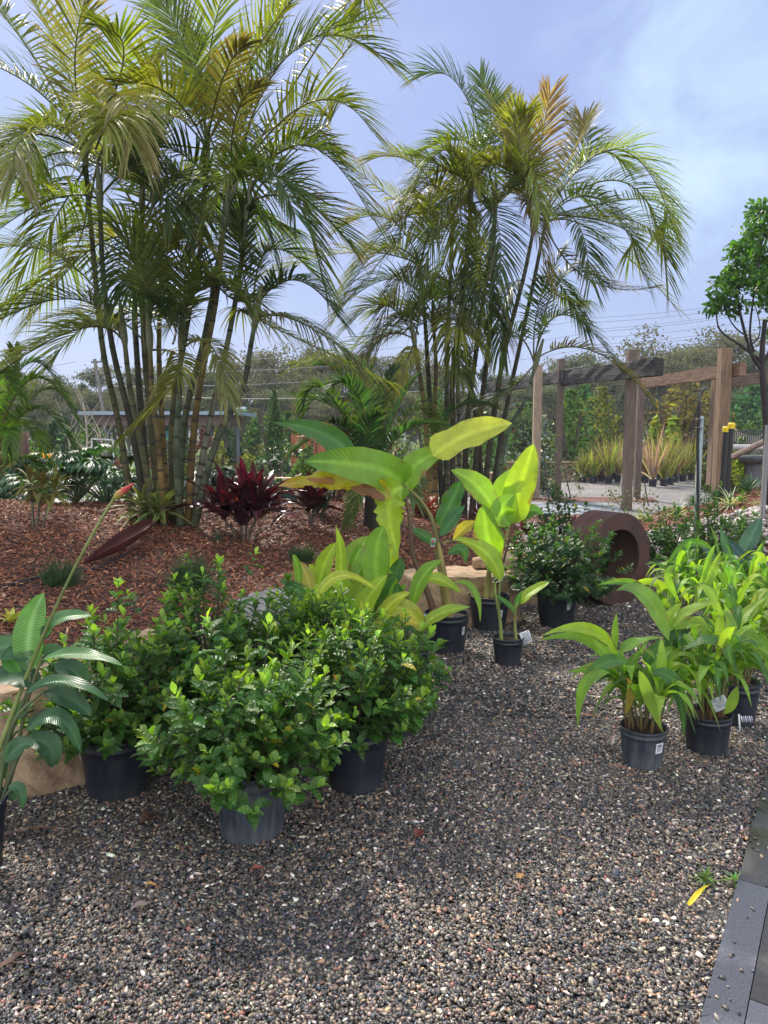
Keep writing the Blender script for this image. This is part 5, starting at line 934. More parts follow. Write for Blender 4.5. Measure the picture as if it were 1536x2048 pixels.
h2 = gp(1412, 1500)
rH2 = ginger(h2, 'ginger plant in a black pot just right of the grey potted one', .118, .20, 11, .36, 82, ll=.28, dark=.4, leaves=[
 ([(1365, 1300), (1440, 1290), (1478, 1375)], 18, (.10, .22, .06), dict(roll=.4, dy=-.15)), ([(1338, 1282), (1290, 1190), (1232, 1182)], 20, (.14, .26, .07), dict(roll=.2, dy=-.1)), ([(1475, 1372), (1462, 1410), (1448, 1428)], 12, A2, dict(dy=-.15)), ([(1342, 1320), (1350, 1270), (1392, 1258)], 18, (.03, .09, .035)), ([(1432, 1300), (1440, 1250), (1436, 1200)], 10, A2, dict(dy=-.05)), ([(1330, 1255), (1345, 1225), (1365, 1205)], 12, A2), ([(1372, 1370), (1385, 1345), (1420, 1340)], 14, A1), ([(1336, 1265), (1380, 1220), (1440, 1205)], 17, A2, dict(roll=.4)), ([(1350, 1260), (1390, 1245), (1428, 1258)], 13, A2, dict(roll=.2))])
card(rH2, at(1440, 1407, h2.y - .1), .075, .06, (-.2, -1, .35), -.5)
h3 = gp(1472, 1445)
ginger(h3, 'ginger plant in a tall black pot against the right edge, striped tag hanging beside it', .115, .24, 10, .42, 83, ll=.30, leaves=[([(1462, 1310), (1480, 1240), (1536, 1195)], 15, A2, dict(roll=.3, dy=-.1)), ([(1478, 1350), (1500, 1330), (1550, 1335)], 12, A1, dict(roll=.3)), ([(1452, 1290), (1420, 1260), (1395, 1255)], 14, A1), ([(1490, 1310), (1510, 1300), (1540, 1330)], 11, A2)])
h4 = gp(1430, 1345)
ginger(h4, 'ginger plant in the middle of the right group, behind the black pot', .115, .22, 11, .40, 84, ll=.32, leaves=[([(1388, 1205), (1420, 1150), (1442, 1102)], 14, A2), ([(1360, 1205), (1335, 1150), (1365, 1130)], 9, A1), ([(1378, 1205), (1366, 1180), (1362, 1165)], 7, A2)])
h5 = gp(1520, 1330)
ginger(h5, 'ginger plant half cut off by the right edge, lime leaves arching inward', .115, .22, 11, .42, 85, ll=.32, leaves=[([(1482, 1210), (1440, 1150), (1368, 1132)], 10, A1, dict(roll=.4)), ([(1475, 1205), (1440, 1180), (1395, 1150)], 9, A1), ([(1500, 1170), (1522, 1120), (1500, 1108)], 12, A2)])
h6 = gp(1360, 1290)
ginger(h6, 'ginger plant behind the front one, arching dark leaves reaching toward the steel ring', .115, .22, 10, .38, 86, ll=.32, dark=.5, leaves=[([(1300, 1200), (1260, 1165), (1190, 1172)], 10, A3, dict(roll=.6)), ([(1362, 1215), (1310, 1165), (1246, 1180)], 10, A2, dict(roll=.6)), ([(1426, 1100), (1370, 1090), (1325, 1155)], 10, (.05, .14, .03), dict(roll=.5)), ([(1372, 1180), (1350, 1150), (1320, 1128)], 9, A3), ([(1350, 1220), (1325, 1200), (1315, 1165)], 10, A1)])
h7 = gp(1475, 1255)
ginger(h7, 'rearmost ginger plant of the right group, below the upright grey green leaves', .115, .22, 9, .36, 87, ll=.30, dark=.5)
mb = MB()
pst = at(1482, 1432, h3.y - .15)
for i in range(6): mb.bar(pst + Vector((i * .011, 0, 0)), pst + Vector((i * .011 + .012, .002, -.035)), .006, .002, (.5, .45, .65) if i % 2 else (.9, .9, .95))
mb.bar(pst + Vector((-.012, 0, .01)), pst + Vector((-.005, -.01, -.09)), .009, .002, (.8, .8, .85)); tag(mb.build('hanging_plant_tag', M_stem, origin=tuple(pst)), 'white and violet striped plant tag hanging beside the black pots at the right', 'plant tag')
# upright grey green leaves behind
pu = gp(1478, 1205); YU = pu.y
leafplant('bird_of_paradise', pu, 'upright grey green bird of paradise behind the right ginger group', 'bird of paradise', .15, .26,
 [([(1478, 1180), (1482, 1140), (x, y)], YU, [.010, .007, .005], (.12, .2, .10)) for x, y in [(1470, 1120), (1490, 1118), (1505, 1140)]],
 [([(1484, 1150), (1458, 1105), (1441, 1052)], 13, (.08, .18, .08), dict(kind='lance', tip=(.1, .2, .08))), ([(1485, 1110), (1502, 1075), (1522, 1036)], 17, (.07, .16, .09), dict(kind='ell', tip=(.07, .16, .09))), ([(1500, 1155), (1480, 1110), (1455, 1080)], 12, (.03, .08, .08), dict(kind='lance', tip=(.03, .08, .08), dy=-.1)), ([(1480, 1155), (1450, 1140), (1400, 1085)], 14, (.05, .11, .09), dict(kind='ell', tip=(.05, .11, .09), dy=.1)), ([(1510, 1160), (1520, 1130), (1498, 1110)], 14, (.07, .15, .09), dict(kind='ell', dy=-.1)), ([(1455, 1170), (1430, 1150), (1405, 1150)], 13, (.05, .11, .09), dict(kind='ell', dy=-.1))], YU, m=M_dark, seed=8)
# ============================================================ STEEL RING
rc = at(1240, 1106, 6.85); RO, RI, RD = .438, .280, .34; rc.z = RO - .005
nv = Vector((math.cos(math.radians(-57)), math.sin(math.radians(-57)), 0)); sv_ = Vector((-nv.y, nv.x, 0)); n_ = 96
V = []; be = .004
for (r, d) in [(RI, -RD), (RI, -be), (RI + be, 0), (RO - be, 0), (RO, -be), (RO, -RD + be), (RO - be, -RD), (RI + be, -RD)]:
    for i in range(n_): a = 2 * math.pi * i / n_; V.append(tuple(rc + sv_ * (r * math.cos(a)) + Vector((0, 0, r * math.sin(a))) + nv * d))
Q = [[k * n_ + i, k * n_ + (i + 1) % n_, ((k + 1) % 8) * n_ + (i + 1) % n_, ((k + 1) % 8) * n_ + i] for k in range(8) for i in range(n_)]
M_rust = solid('weathered_steel', (.105, .046, .028), (.040, .020, .018), rough=.66, scale=4.5, bump=.10, bdist=.004, stretch=(1.6, 1.6, .3), detail=10, rough2=.75)
mb = MB(); mb.add(V, Q); o = mb.build('steel_ring_sculpture', M_rust, origin=(rc.x, rc.y, 0)); tag(o, 'dark rust brown steel ring sculpture standing on edge on the gravel', 'sculpture')
o.data.polygons.foreach_set('use_smooth', np.array([(p // n_) not in () for p in range(len(Q))]))
try: o.data.set_sharp_from_angle(angle=math.radians(30))
except Exception: pass

# ============================================================ TIMBER POSTS AND BEAMS
M_tim = solid('weathered_timber', (1, 1, 1), (.45, .42, .40), rough=.85, scale=9, stretch=(6, 6, .35), attr=True, bump=.7, bdist=.02)
M_timh = solid('weathered_beam', (1, 1, 1), (.40, .36, .33), rough=.85, scale=9, stretch=(.5, .5, 6), attr=True, bump=.7, bdist=.02)
M_char = solid('charred_timber', (.075, .068, .065), (.02, .018, .018), rough=.85, scale=7, stretch=(.8, .8, 7), bump=1.0, bdist=.05)
def post(pxt, pxb, w, Y, col, label, zb=None, rough=.03, seed=0):
    a = at(pxt[0], pxt[1], Y); b = at(pxb[0], pxb[1], Y); x = (a.x + b.x) / 2; zb = b.z if zb is None else zb
    mb = MB(); mb.bar((x, Y, zb - .2), (x + .01, Y, a.z), w, w, col, 14, rough, seed)
    return tag(mb.build('timber_post', M_tim, origin=(x, Y, zb), smooth=False), label, 'timber post', 'old timber posts of the open frame')
post((1073, 730), (1073, 1000), .19, 18.4, (.42, .32, .23), 'pale tan squared timber post, leftmost of the open frame', 0, .02, 1)
post((1118, 718), (1118, 1002), .145, 17.8, (.16, .12, .10), 'dark weathered timber post beside the pale tan one', 0, .05, 2)
post((1259, 700), (1257, 1020), .19, 15.6, (.20, .15, .12), 'thick dark split timber post behind the steel ring', 0, .06, 3)
post((1279, 713), (1277, 1000), .15, 18.2, (.17, .13, .11), 'slimmer dark post standing just right of the thick split post', 0, .05, 4)
post((1447, 696), (1440, 975), .20, 14.0, (.27, .185, .115), 'brown timber post carrying the end of the orange brown beam', None, .03, 5)
post((1431, 745), (1430, 950), .19, 14.9, (.28, .20, .14), 'grey brown post directly behind the beam post', None, .04, 6)
post((1524, 850), (1526, 1180), .05, 9.4, (.28, .27, .27), 'thin grey stake at the far right edge', None, .02, 7)
def beam(a, b, Ya, Yb, h, w, col, m, label, seed=0, rough=.03):
    mb = MB(); p, q = at(*a, Ya), at(*b, Yb); mb.bar(p, q, w, h, col, 16, rough, seed); return tag(mb.build('timber_beam', m, origin=tuple(p), smooth=False), label, 'timber beam', 'beams of the open timber frame')
beam((985, 775), (1135, 752), 21.5, 17.6, .28, .25, (1, 1, 1), M_char, 'far blackened beam running behind the palm stems', 1, .08)
beam((1120, 758), (1319, 733), 17.9, 14.6, .33, .2, (1, 1, 1), M_char, 'charred black beam with a square sawn end above the split posts', 2, .08)
beam((1288, 766), (1486, 738), 17.2, 13.75, .24, .14, (.27, .175, .115), M_timh, 'orange brown beam with dark top edge resting on the brown post', 3, .03)
beam((1452, 764), (1600, 746), 15.1, 13.9, .22, .14, (.25, .185, .14), M_timh, 'second orange brown beam running out of view at the right', 4, .03)
# coach bolts on the faces of the brown post and the thick post
for pn, (x_, Y_, zz, w_) in enumerate([(1447, 14.0, (2.55, 2.75), .20), (1259, 15.6, (2.8, 3.0), .19)]):
    o_ = [o for o in SC.objects if o.name.startswith('timber_post') and abs(o.location.y - Y_) < .01][0]
    for z_ in zz:
        q_ = at(x_, 720, Y_); mb = MB(); mb.tube([(q_.x, Y_ - w_ / 2 - .012, z_), (q_.x, Y_ - w_ / 2 + .01, z_)], .022, 8, (.12, .10, .09)); mb.build('bolt', M_stem, o_)
# climbers and stakes at the posts
def vine(px, Y, label, seed, n=140):
    rg = np.random.default_rng(seed); pts = [at(a, b, Y) for a, b in px]; root = empty('climbing_plant', (pts[0].x, Y, 0), label, 'climbing plant', 'young climbers at the timber posts'); mb = MB(); P = spline(pts, 30); P[:, 0] += rg.normal(0, .01, 30); mb.tube(P, .008, 5, (.12, .08, .05)); mb.build('stem', M_stem, root)
    c = P[rg.integers(0, 30, n)] + rg.normal(0, .12, (n, 3)); mb = MB(); leafcards(mb, c, rg.uniform(.03, .06, n), vary(rg, (.10, .15, .05), n, .3, .1), rg); mb.build('foliage', M_fol, root)
def leafcards(mb, c, sz, C, rg, flat=.5, long_=1.5):
    n = len(c); d = nrm(rg.normal(size=(n, 3)) * np.array([1, 1, flat])); u = nrm(rg.normal(size=(n, 3))); s = nrm(np.cross(d, u)); q = np.cross(s, d)
    z = np.asarray(sz)[:, None]; V = np.stack([c - d * z * long_ * .5, c + s * z * .5 + q * z * .12, c + d * z * long_ * .5, c - s * z * .5 + q * z * .12], 1)
    b = np.arange(n)[:, None] * 4; mb.add(V.reshape(-1, 3), [b + np.array([[0, 1, 2, 3]])], np.repeat(C, 4, 0), np.tile([[0, 0, 0], [.5, 1, 0], [1, 0, 0], [.5, -1, 0]], (n, 1)))
vine([(1108, 1000), (1112, 940), (1112, 860)], 17.4, 'thin climber winding up the dark weathered post', 91)
vine([(1250, 1022), (1235, 1005), (1225, 985)], 14.8, 'small climber at the foot of the thick split post', 92, 110)
vine([(1160, 985), (1155, 960), (1150, 950)], 19, 'sparse green sprig between the dark post and the potted flax', 93, 90)
vine([(1292, 1030), (1288, 1008), (1290, 985)], 14.6, 'small climber right of the split post', 94, 60)
for i, (a, b, l_) in enumerate([((1085, 895), (1098, 1003), 'dark garden stake leaning beside the pale post'), ((1128, 935), (1142, 998), 'dark garden stake leaning right of the dark weathered post'), ((1247, 935), (1238, 992), 'pale cane leaning against the split post'), ((1288, 960), (1297, 1012), 'short dark stake right of the split post')]):
    mb = MB(); p, q = at(*a, 16.5), at(*b, 16.3); mb.tube([p, p.lerp(q, .5), q], .014, 6, (.5, .45, .4) if i == 2 else (.03, .03, .03)); tag(mb.build('garden_stake', M_stem, origin=tuple(q)), l_, 'stake')

# sprinkler riser, grey post, capped stakes, leaning board, bird bath, table
Yp = 9.6; root = empty('sprinkler_riser', gp(1397, 1110), 'tall black sprinkler pipe with a brass impact head, strapped to a grey steel post', 'sprinkler')
t_, b_ = at(1399, 808, Yp), at(1397, 1100, Yp); mb = MB(); mb.tube([(b_.x, Yp, 0), (t_.x, Yp, t_.z - .5), tuple(t_)], .020, 10, (.02, .02, .022)); mb.tube([t_ + Vector((0, 0, -.02)), t_ + Vector((0, 0, .03))], .028, 10, (.05, .05, .05)); mb.build('pipe', M_stem, root)
mb = MB(); z = t_ + Vector((0, 0, .03)); mb.tube([z, z + Vector((0, 0, .10))], [.018, .022], 8, (.10, .09, .08)); mb.tube([z + Vector((-.02, 0, .05)), z + Vector((.03, 0, .15)), z + Vector((.06, 0, .17))], [.016, .018, .012], 8, (.06, .055, .05)); mb.bar(z + Vector((-.09, 0, .13)), z + Vector((.09, 0, .16)), .018, .022, (.05, .045, .04)); mb.bar(z + Vector((.02, 0, .10)), z + Vector((.08, 0, .19)), .014, .014, (.06, .05, .05)); mb.build('sprinkler_head', M_stem, root)
mb = MB(); t2, b2 = at(1404, 832, Yp + .05), at(1404, 1100, Yp + .05); mb.bar((t2.x, Yp + .08, 0), (t2.x, Yp + .08, t2.z), .055, .05, (.30, .37, .36)); mb.bar((t2.x - .022, Yp + .04, 0), (t2.x - .022, Yp + .04, t2.z), .012, .03, (.36, .43, .42))
gpst = tag(mb.build('steel_post', M_stem, origin=(t2.x, Yp + .05, 0)), 'grey green steel post next to the black sprinkler pipe', 'post')
mb = MB(); 
for yy in (838, 855): q = at(1400, yy, Yp); mb.bar(q + Vector((-.035, .02, 0)), q + Vector((.055, .02, 0)), .10, .010, (.25, .25, .26))
mb.build('cable_tie', M_stem, root)
for i, (x, y, l_) in enumerate([(1463, 855, 'black stake with a bright yellow cap, nearer and taller of the pair'), (1452, 862, 'black stake with a yellow cap half behind the taller capped stake')]):
    Yk = 12.6 + .5 * i; t_ = at(x, y, Yk); root = empty('capped_stake', (t_.x, Yk, 0), l_, 'stake', 'yellow capped stakes'); mb = MB(); mb.tube([(t_.x - .03, Yk, .3), (t_.x, Yk, t_.z)], .045, 10, (.02, .02, .02)); mb.build('pole', M_stem, root)
    mb = MB(); mb.lathe([(.055, -.02), (.058, .05), (.056, .065), (.04, .08), (.001, .082)], tuple(t_), 16, (.80, .58, .02)); mb.build('cap', M_stem, root)
mb = MB(); mb.bar(at(1465, 914, 12.3), at(1560, 868, 11.2), .04, .09, (.30, .23, .20), 6, .03, 3); tag(mb.build('leaning_rail', M_timh, origin=tuple(at(1465, 914, 12.3))), 'brown timber rail sloping up to the right from the yellow capped stakes', 'rail')
def bath(px, Yb, label, s=1.0):
    b0 = at(px, 955, Yb); root = empty('bird_bath', (b0.x, Yb, b0.z - .15), label, 'bird bath'); c = (b0.x, Yb, b0.z - .15); M = solid('dark_stone', (.10, .11, .12), (.05, .055, .06), rough=.6, scale=12)
    mb = MB(); mb.lathe([(.20 * s, 0), (.20 * s, .05), (.17 * s, .10), (.165 * s, .40), (.17 * s, .42)], c, 20); mb.build('pedestal', M, root)
    mb = MB(); mb.lathe([(.17 * s, .42), (.28 * s, .46), (.33 * s, .54), (.335 * s, .60), (.30 * s, .60), (.24 * s, .54), (.001, .50)], c, 28); mb.build('bowl', M, root)
bath(1505, 15.0, 'round dark stone bird bath bowl on a pedestal near the right edge', .95)
tb = at(1490, 885, 16.5); root = empty('display_table', (tb.x, 16.5, 0), 'white topped display table behind the bird bath', 'table'); mb = MB(); mb.box((tb.x + .1, 16.5, tb.z - .1), (1.5, .7, .10), 0, (.55, .52, .52)); mb.build('table_top', M_stem, root)
for i in range(2): mb = MB(); mb.box((tb.x + .1 + (-.55, .55)[i], 16.5, (tb.z - .15) / 2), (.12, .5, tb.z - .16), 0, (.09, .09, .09)); mb.build('leg', M_stem, root)
# timber planter and slab by the ring
pq = gp(1370, 1205); M_grt = solid('grey_timber', (.26, .25, .23), (.15, .14, .13), rough=.85, scale=10, stretch=(1, 1, 8), bump=.4, attr=True)
root = empty('timber_planter', (pq.x, pq.y + .2, 0), 'weathered grey timber planter box behind the arching ginger leaves', 'planter'); mb = MB()
for k in range(3):
    z = .05 + k * .098
    for sx_, sy_, w_, d_ in ((0, -.22, .5, .03), (0, .22, .5, .03), (-.235, 0, .03, .41), (.235, 0, .03, .41)): mb.box((pq.x + sx_, pq.y + .2 + sy_, z), (w_, d_, .092), 0, (1, 1, 1))
mb.box((pq.x, pq.y - .02, .315), (.54, .06, .025), 0, (1.1, 1.1, 1.1)); mb.box((pq.x, pq.y + .42, .315), (.54, .06, .025), 0, (1.1, 1.1, 1.1)); mb.build('box', M_grt, root, smooth=False); mb = MB(); mb.box((pq.x, pq.y + .2, .27), (.44, .38, .02)); mb.build('soil', M_soil, root)
sl = gp(1530, 1130); mb = MB(); mb.box((sl.x + .1, sl.y, .05), (.75, .45, .06), .3, (.22, .25, .32)); tag(mb.build('stone_slab', solid('slate', (1, 1, 1), (.7, .7, .7), rough=.4, attr=True), origin=(sl.x, sl.y, 0)), 'blue grey slate slab lying on the gravel at the right edge', 'slab')

# river cobbles mound and red mulch mound
MND = [(2.6, 8.6), (4.0, 7.6), (12, 7.4), (14, 16), (6.3, 16.2), (4.6, 13.5), (3.6, 11.6)]
def mnd_h(X, Y): d = seg_dist(X, Y, MND); return np.where(d > 0, .66 * sstep(0, 2.6, d) + .03 * lowf(X, Y, 1.8, 2) * sstep(0, .6, d), -.1)
def mh(x, y): return float(mnd_h(np.array([x]), np.array([y]))[0])
M_rmul = gravelmat('red_mulch', [(0, (.16, .045, .028)), (.35, (.22, .075, .045)), (.6, (.10, .03, .02)), (.85, (.30, .14, .09))], 30.0, rough=.85, dist=.02)
grid(2.5, 14, 7.3, 16.3, 160, 130, mnd_h, 'mulch_mound', M_rmul)
rg = np.random.default_rng(8); n = 5200; x = rg.uniform(2.6, 9, n); y = rg.uniform(7.5, 11.6, n); d = seg_dist(x, y, MND); ok = (d > -.1) & (y < 10.9 + .4 * np.sin(x * 2)) & (x < .60 * y) & (x > .36 * y); x, y = x[ok], y[ok]; n = len(x)
V, Fc = ico(); mb = MB(); a = rg.lognormal(0, .25, n) * .042; scatter(mb, V, Fc, np.stack([x, y, np.maximum(mnd_h(x, y), 0) + rg.uniform(.0, .035, n)], -1), np.stack([a * 1.35, a, a * .55], -1), rotmats(rg, n, .3), vary(rg, (.24, .205, .18), n, .38, .07))
tag(mb.build('cobbles', M_peb), kind='stuff', label='rounded brown and grey river cobbles heaped at the right edge')
n = 16000; x = rg.uniform(2.6, 9.5, n); y = rg.uniform(9.5, 16, n); ok = (seg_dist(x, y, MND) > .02) & (x > .30 * y) & (x < .62 * y) & (y > 10.3); x, y = x[ok], y[ok]; n = len(x); mb = MB()
scatter(mb, BV, BOXF, np.stack([x, y, mnd_h(x, y) + rg.uniform(0, .02, n)], -1), np.stack([rg.uniform(.04, .10, n), rg.uniform(.012, .022, n), rg.uniform(.006, .012, n)], -1), rotmats(rg, n, .4), vary(rg, (.26, .085, .05), n, .35, .08)); tag(mb.build('red_mulch', M_chip, smooth=False), kind='stuff', label='bright red brown mulch chips on the mound at the right')
# wet path and mulch strip crossing behind the ring
M_wetp = solid('wet_concrete', (.30, .32, .35), (.18, .19, .21), rough=.12, scale=2.0, bump=.08, rough2=.5)
def strip(Ya, Yb, xa, xb, z, m, name):
    mb = MB(); mb.add([(xa, Ya, z), (xb, Ya, z), (xb + .3, Yb, z), (xa, Yb, z)], [[0, 1, 2, 3]]); o = mb.build(name, m); o['kind'] = 'structure'
strip(14.6, 17.4, 2.2, 4.9, .012, M_wetp, 'wet_path'); strip(17.4, 18.7, 2.2, 6.5, .016, M_rmul, 'mulch_strip'); strip(13.2, 14.6, 1.8, 4.2, .014, M_rmul, 'mulch_verge')
def spider(px, py, Y, label, seed, s=1.0):
    p = at(px, py, Y); p.z = max(0, mh(p.x, p.y)); rosette('spider_plant', p, label, 'spider plant', 60, .42 * s, .011, (.34, .40, .25), M_fol, seed, elev=(.15, 1.4), arch=.75, rib=(.60, .62, .45), cvar=.2, group='striped spider plants')
spider(1356, 1010, 12.4, 'white striped spider plant left of the sprinkler pipe on the red mulch', 95, 1.1); spider(1462, 1000, 11.4, 'white striped spider plant between the sprinkler pipe and the cobbles', 96, 1.05); spider(1540, 1010, 10.6, 'spider plant cut off by the right edge above the cobbles', 97, .9); spider(1282, 1035, 13.6, 'creamy striped plant at the foot of the split post', 98, .9)
for i, (x, y, Y, h_, l_) in enumerate([(1420, 960, 13.6, .30, 'strappy green clump left of the brown timber post'), (1450, 950, 13.2, .25, 'strappy green clump at the foot of the brown timber post'), (1522, 950, 12.6, .34, 'dark green strappy clump below the bird bath')]):
    p = at(x, y, Y); p.z = max(0, mh(p.x, p.y)) ; rosette('strappy_plant', p, l_, 'strappy plant', 60, h_ * 1.4, .012, (.04, .11, .04), M_fol, 110 + i, elev=(.5, 1.5), arch=.5, cvar=.3, heads=2, spread=.15)

# ============================================================ NURSERY BACKGROUND
def flax(px, Y, h, col, seed, n=46, tip=None):
    p = at(px, 900, Y); p.z = 0; rg = np.random.default_rng(seed); root = empty('potted_flax', p, FL.pop(0), 'flax', 'potted flax plants in the yard'); pot(root, p, .13, .24, None, None, seed)
    c = p + Vector((0, 0, .2)); k = 8; th = rg.uniform(0, 6.28, n); e = np.clip(1.45 - np.abs(rg.normal(0, .30, n)), .5, 1.5); l = h * rg.uniform(.6, 1.1, n); s = np.linspace(0, 1, k)
    D = np.stack([np.cos(th) * np.cos(e), np.sin(th) * np.cos(e), np.sin(e)], -1); P = np.array(c)[None, None] + D[:, None] * (l[:, None] * s)[..., None]; P[:, :, 2] -= (.35 * l * np.cos(e))[:, None] * s ** 3
    T = nrm(np.gradient(P, axis=1)); S = nrm(np.cross(T, np.broadcast_to([.2, -1, .2], P.shape) + rg.normal(0, .5, (n, 1, 3)))); N = np.cross(S, T); mb = MB(); mb.blades(P, S, N, wprof(k, 'strap')[None] * .022 * np.ones((n, 1)), vary(rg, col, n, .3, .1)[:, None] * np.ones((1, k, 1)), fold=.5, across=(-1, 0, 1)); mb.build('foliage', M_fol, root)
FX = [(1166, 24.6, 1.0, 0), (1188, 24.2, 1.1, 0), (1204, 25.2, 1.6, 2), (1219, 24.0, 1.7, 0), (1238, 24.8, 1.5, 1), (1250, 23.8, 1.0, 0), (1292, 24.4, 1.5, 2), (1308, 22.6, 1.9, 1), (1330, 22.9, 1.9, 0), (1343, 23.4, 1.5, 0), (1352, 24.6, 1.6, 2), (1368, 25.2, 1.5, 0), (1385, 26.0, 1.4, 0), (1322, 26.0, 1.6, 2), (1178, 26.5, 1.3, 1), (1230, 26.5, 1.5, 0)]
ORD = ['first', 'second', 'third', 'fourth', 'fifth', 'sixth', 'seventh', 'eighth', 'ninth', 'tenth', 'eleventh', 'twelfth', 'thirteenth', 'fourteenth', 'fifteenth', 'sixteenth']
CN = {0: 'yellow green', 1: 'pinkish cream', 2: 'bronze brown'}; srt = sorted(FX); FL = [f'{CN[f[3]]} strappy flax in a small black pot, {ORD[srt.index(f)]} from the left in the yard' for f in FX]
for i, f in enumerate(FX): flax(f[0], f[1], f[2] * 1.0, [(.22, .24, .06), (.34, .25, .18), (.18, .12, .06)][f[3]], 130 + i)

def shrub(name, px, pyb, Y, w, h, col, label, seed, n=900, sz=.07, cat='shrub', group=None, zb=0, tip=None, flower=None, cone=False, trunk=False):
    rg = np.random.default_rng(seed); p = at(px, 900, Y); c = Vector((p.x, Y, zb)); root = empty(name, c, label, cat, group)
    nb = max(4, n // 110); bc = rg.normal(0, .42, (nb, 3)); bc[:, 2] = rg.uniform(.0, 1.0, nb); q = bc[rg.integers(0, nb, n)] + rg.normal(0, .17, (n, 3)); q[:, 2] = np.clip(q[:, 2], .02, 1.1)
    taper = (1.15 - q[:, 2:3]) if cone else np.sqrt(np.clip(1.15 - q[:, 2:3] ** 2, .1, 1)); P = np.stack([q[:, 0] * w / 2 * taper[:, 0], q[:, 1] * w / 2 * taper[:, 0], q[:, 2] * h * .9 + h * .05], -1) + np.array(c)
    lt = np.clip(q[:, 2:3], 0, 1); C = vary(rg, col, n, .28, .10)
    if flower is not None: f = rg.random(n) < .16; C[f] = vary(rg, flower, int(f.sum()), .1, .03)
    mb = MB(); leafcards(mb, P, sz * rg.uniform(.6, 1.3, n), C, rg); mb.build('foliage', M_far, root)
    mb = MB(); 
    for k in range(3): d = rg.normal(0, .25, 2) * w; mb.tube([c + Vector((0, 0, -.02)), c + Vector((d[0] * .5, d[1] * .5, h * .4)), c + Vector((d[0], d[1], h * .8))], [.035 * h, .022 * h, .01 * h], 5, (.08, .06, .045), cap=False)
    mb.build('branch', M_bark, root); return root
sk = [('dark green', (.03, .075, .03)), ('bright green', (.08, .16, .04)), ('grey green', (.11, .15, .10)), ('silvery', (.22, .27, .22)), ('olive', (.12, .13, .05)), ('yellow green', (.17, .21, .05)), ('reddish', (.12, .06, .05))]
def near(px):
    for lim, t in [(60, 'beyond the low left palm'), (130, 'under the yellow flower'), (200, 'beside the bare pale saplings'), (260, 'left of the left palm stems'), (350, 'seen between the left palm stems'), (440, 'under the shelter roof end'), (520, 'above the large red cordyline'), (600, 'left of the rust orange screen'), (690, 'in front of the rust orange screen'), (780, 'behind the low bushy palm'), (860, 'left of the middle palm stems'), (960, 'seen between the dark palm stems'), (1060, 'left of the pale timber post'), (1110, 'between the two leftmost posts'), (1180, 'right of the dark weathered post'), (1250, 'left of the thick split post'), (1330, 'right of the split posts'), (1400, 'left of the sprinkler pipe'), (1450, 'behind the brown beam post'), (1600, 'behind the bird bath')]:
        if px < lim: return t
r5 = np.random.default_rng(77); used = {}
for row, (Y, hh, ww, cnt) in enumerate([(15.5, .55, 1.0, 15), (19.5, .8, 1.3, 24), (24.5, 1.0, 1.6, 24), (30, 1.5, 2.0, 24), (37, 2.0, 2.6, 22)]):
    for i in range(cnt):
        px = -40 + (1620 * (i + r5.uniform(.1, .9)) / cnt)
        if Y < 27 and 1100 < px < 1420: continue
        if Y < 18 and px > 1040: continue
        if row == 3 and 150 < px < 480: continue
        k = int(r5.integers(0, 7)); k = 1 if (k == 6 and r5.random() < .6) else k; nm, cc = sk[k]; ln = ('low', 'knee high', 'rounded', 'bushy', 'tall')[row] + ' ' + nm + ' nursery shrub ' + near(px); used[ln] = used.get(ln, 0) + 1
        if used[ln] > 1: ln = ln.replace('nursery shrub', ('nursery shrub, a second one,', 'nursery shrub, a third one,')[min(used[ln], 3) - 2])
        shrub('nursery_shrub', px, 0, Y + r5.uniform(-1.2, 1.2), ww * r5.uniform(.7, 1.3), hh * r5.uniform(.65, 1.4), cc, ln, 500 + row * 40 + i, n=(700, 750, 750, 800, 900)[row], sz=(.055, .07, .09, .12, .15)[row], group='nursery stock behind the bed', flower=(.7, .7, .68) if r5.random() < .15 else None)
shrub('conifer', 434, 930, 24, .85, 1.75, (.22, .25, .05), 'small golden cone shaped conifer above the large red cordyline', 901, 1400, .06, 'conifer', cone=True)
shrub('feathery_tree', 550, 940, 26, 1.6, 3.0, (.075, .14, .045), 'light green feathery young tree left of the rust orange screen', 902, 3200, .08, 'tree', cone=True)
shrub('reddish_shrub', 385 + 20, 930, 27, 1.1, 1.7, (.14, .055, .045), 'reddish leaved shrub under the right end of the shelter roof', 903, 900, .08)
shrub('dark_conifer_shrub', 45, 960, 11.5, 1.2, 1.2, (.02, .05, .035), 'dark blue green shrub against the brown post at the left', 904, 2600, .045)
shrub('white_flowering_shrub', 1085, 930, 26, 2.2, 1.5, (.10, .16, .09), 'white flowering shrub seen either side of the pale timber post', 905, 1600, .09, flower=(.78, .78, .80))
shrub('golden_tree', 1365, 900, 31, 3.0, 3.4, (.17, .15, .05), 'golden leaved tree left of the sprinkler head', 906, 2600, .11, 'tree', zb=.5)
shrub('banana_tree', 1335, 900, 27, 1.2, 2.6, (.20, .27, .04), 'pale yellow green leafy tree behind the flax pots', 907, 500, .18, 'tree', zb=.6)
shrub('round_tree', 1512, 900, 42, 5.5, 3.4, (.045, .13, .05), 'rounded deep green tree behind the netting at the right', 908, 3200, .20, 'tree', zb=.8)
shrub('yellow_green_bush', 1478, 960, 15.4, 1.0, .9, (.20, .28, .04), 'lime green bush left of the bird bath pedestal', 909, 900, .06, zb=.3)
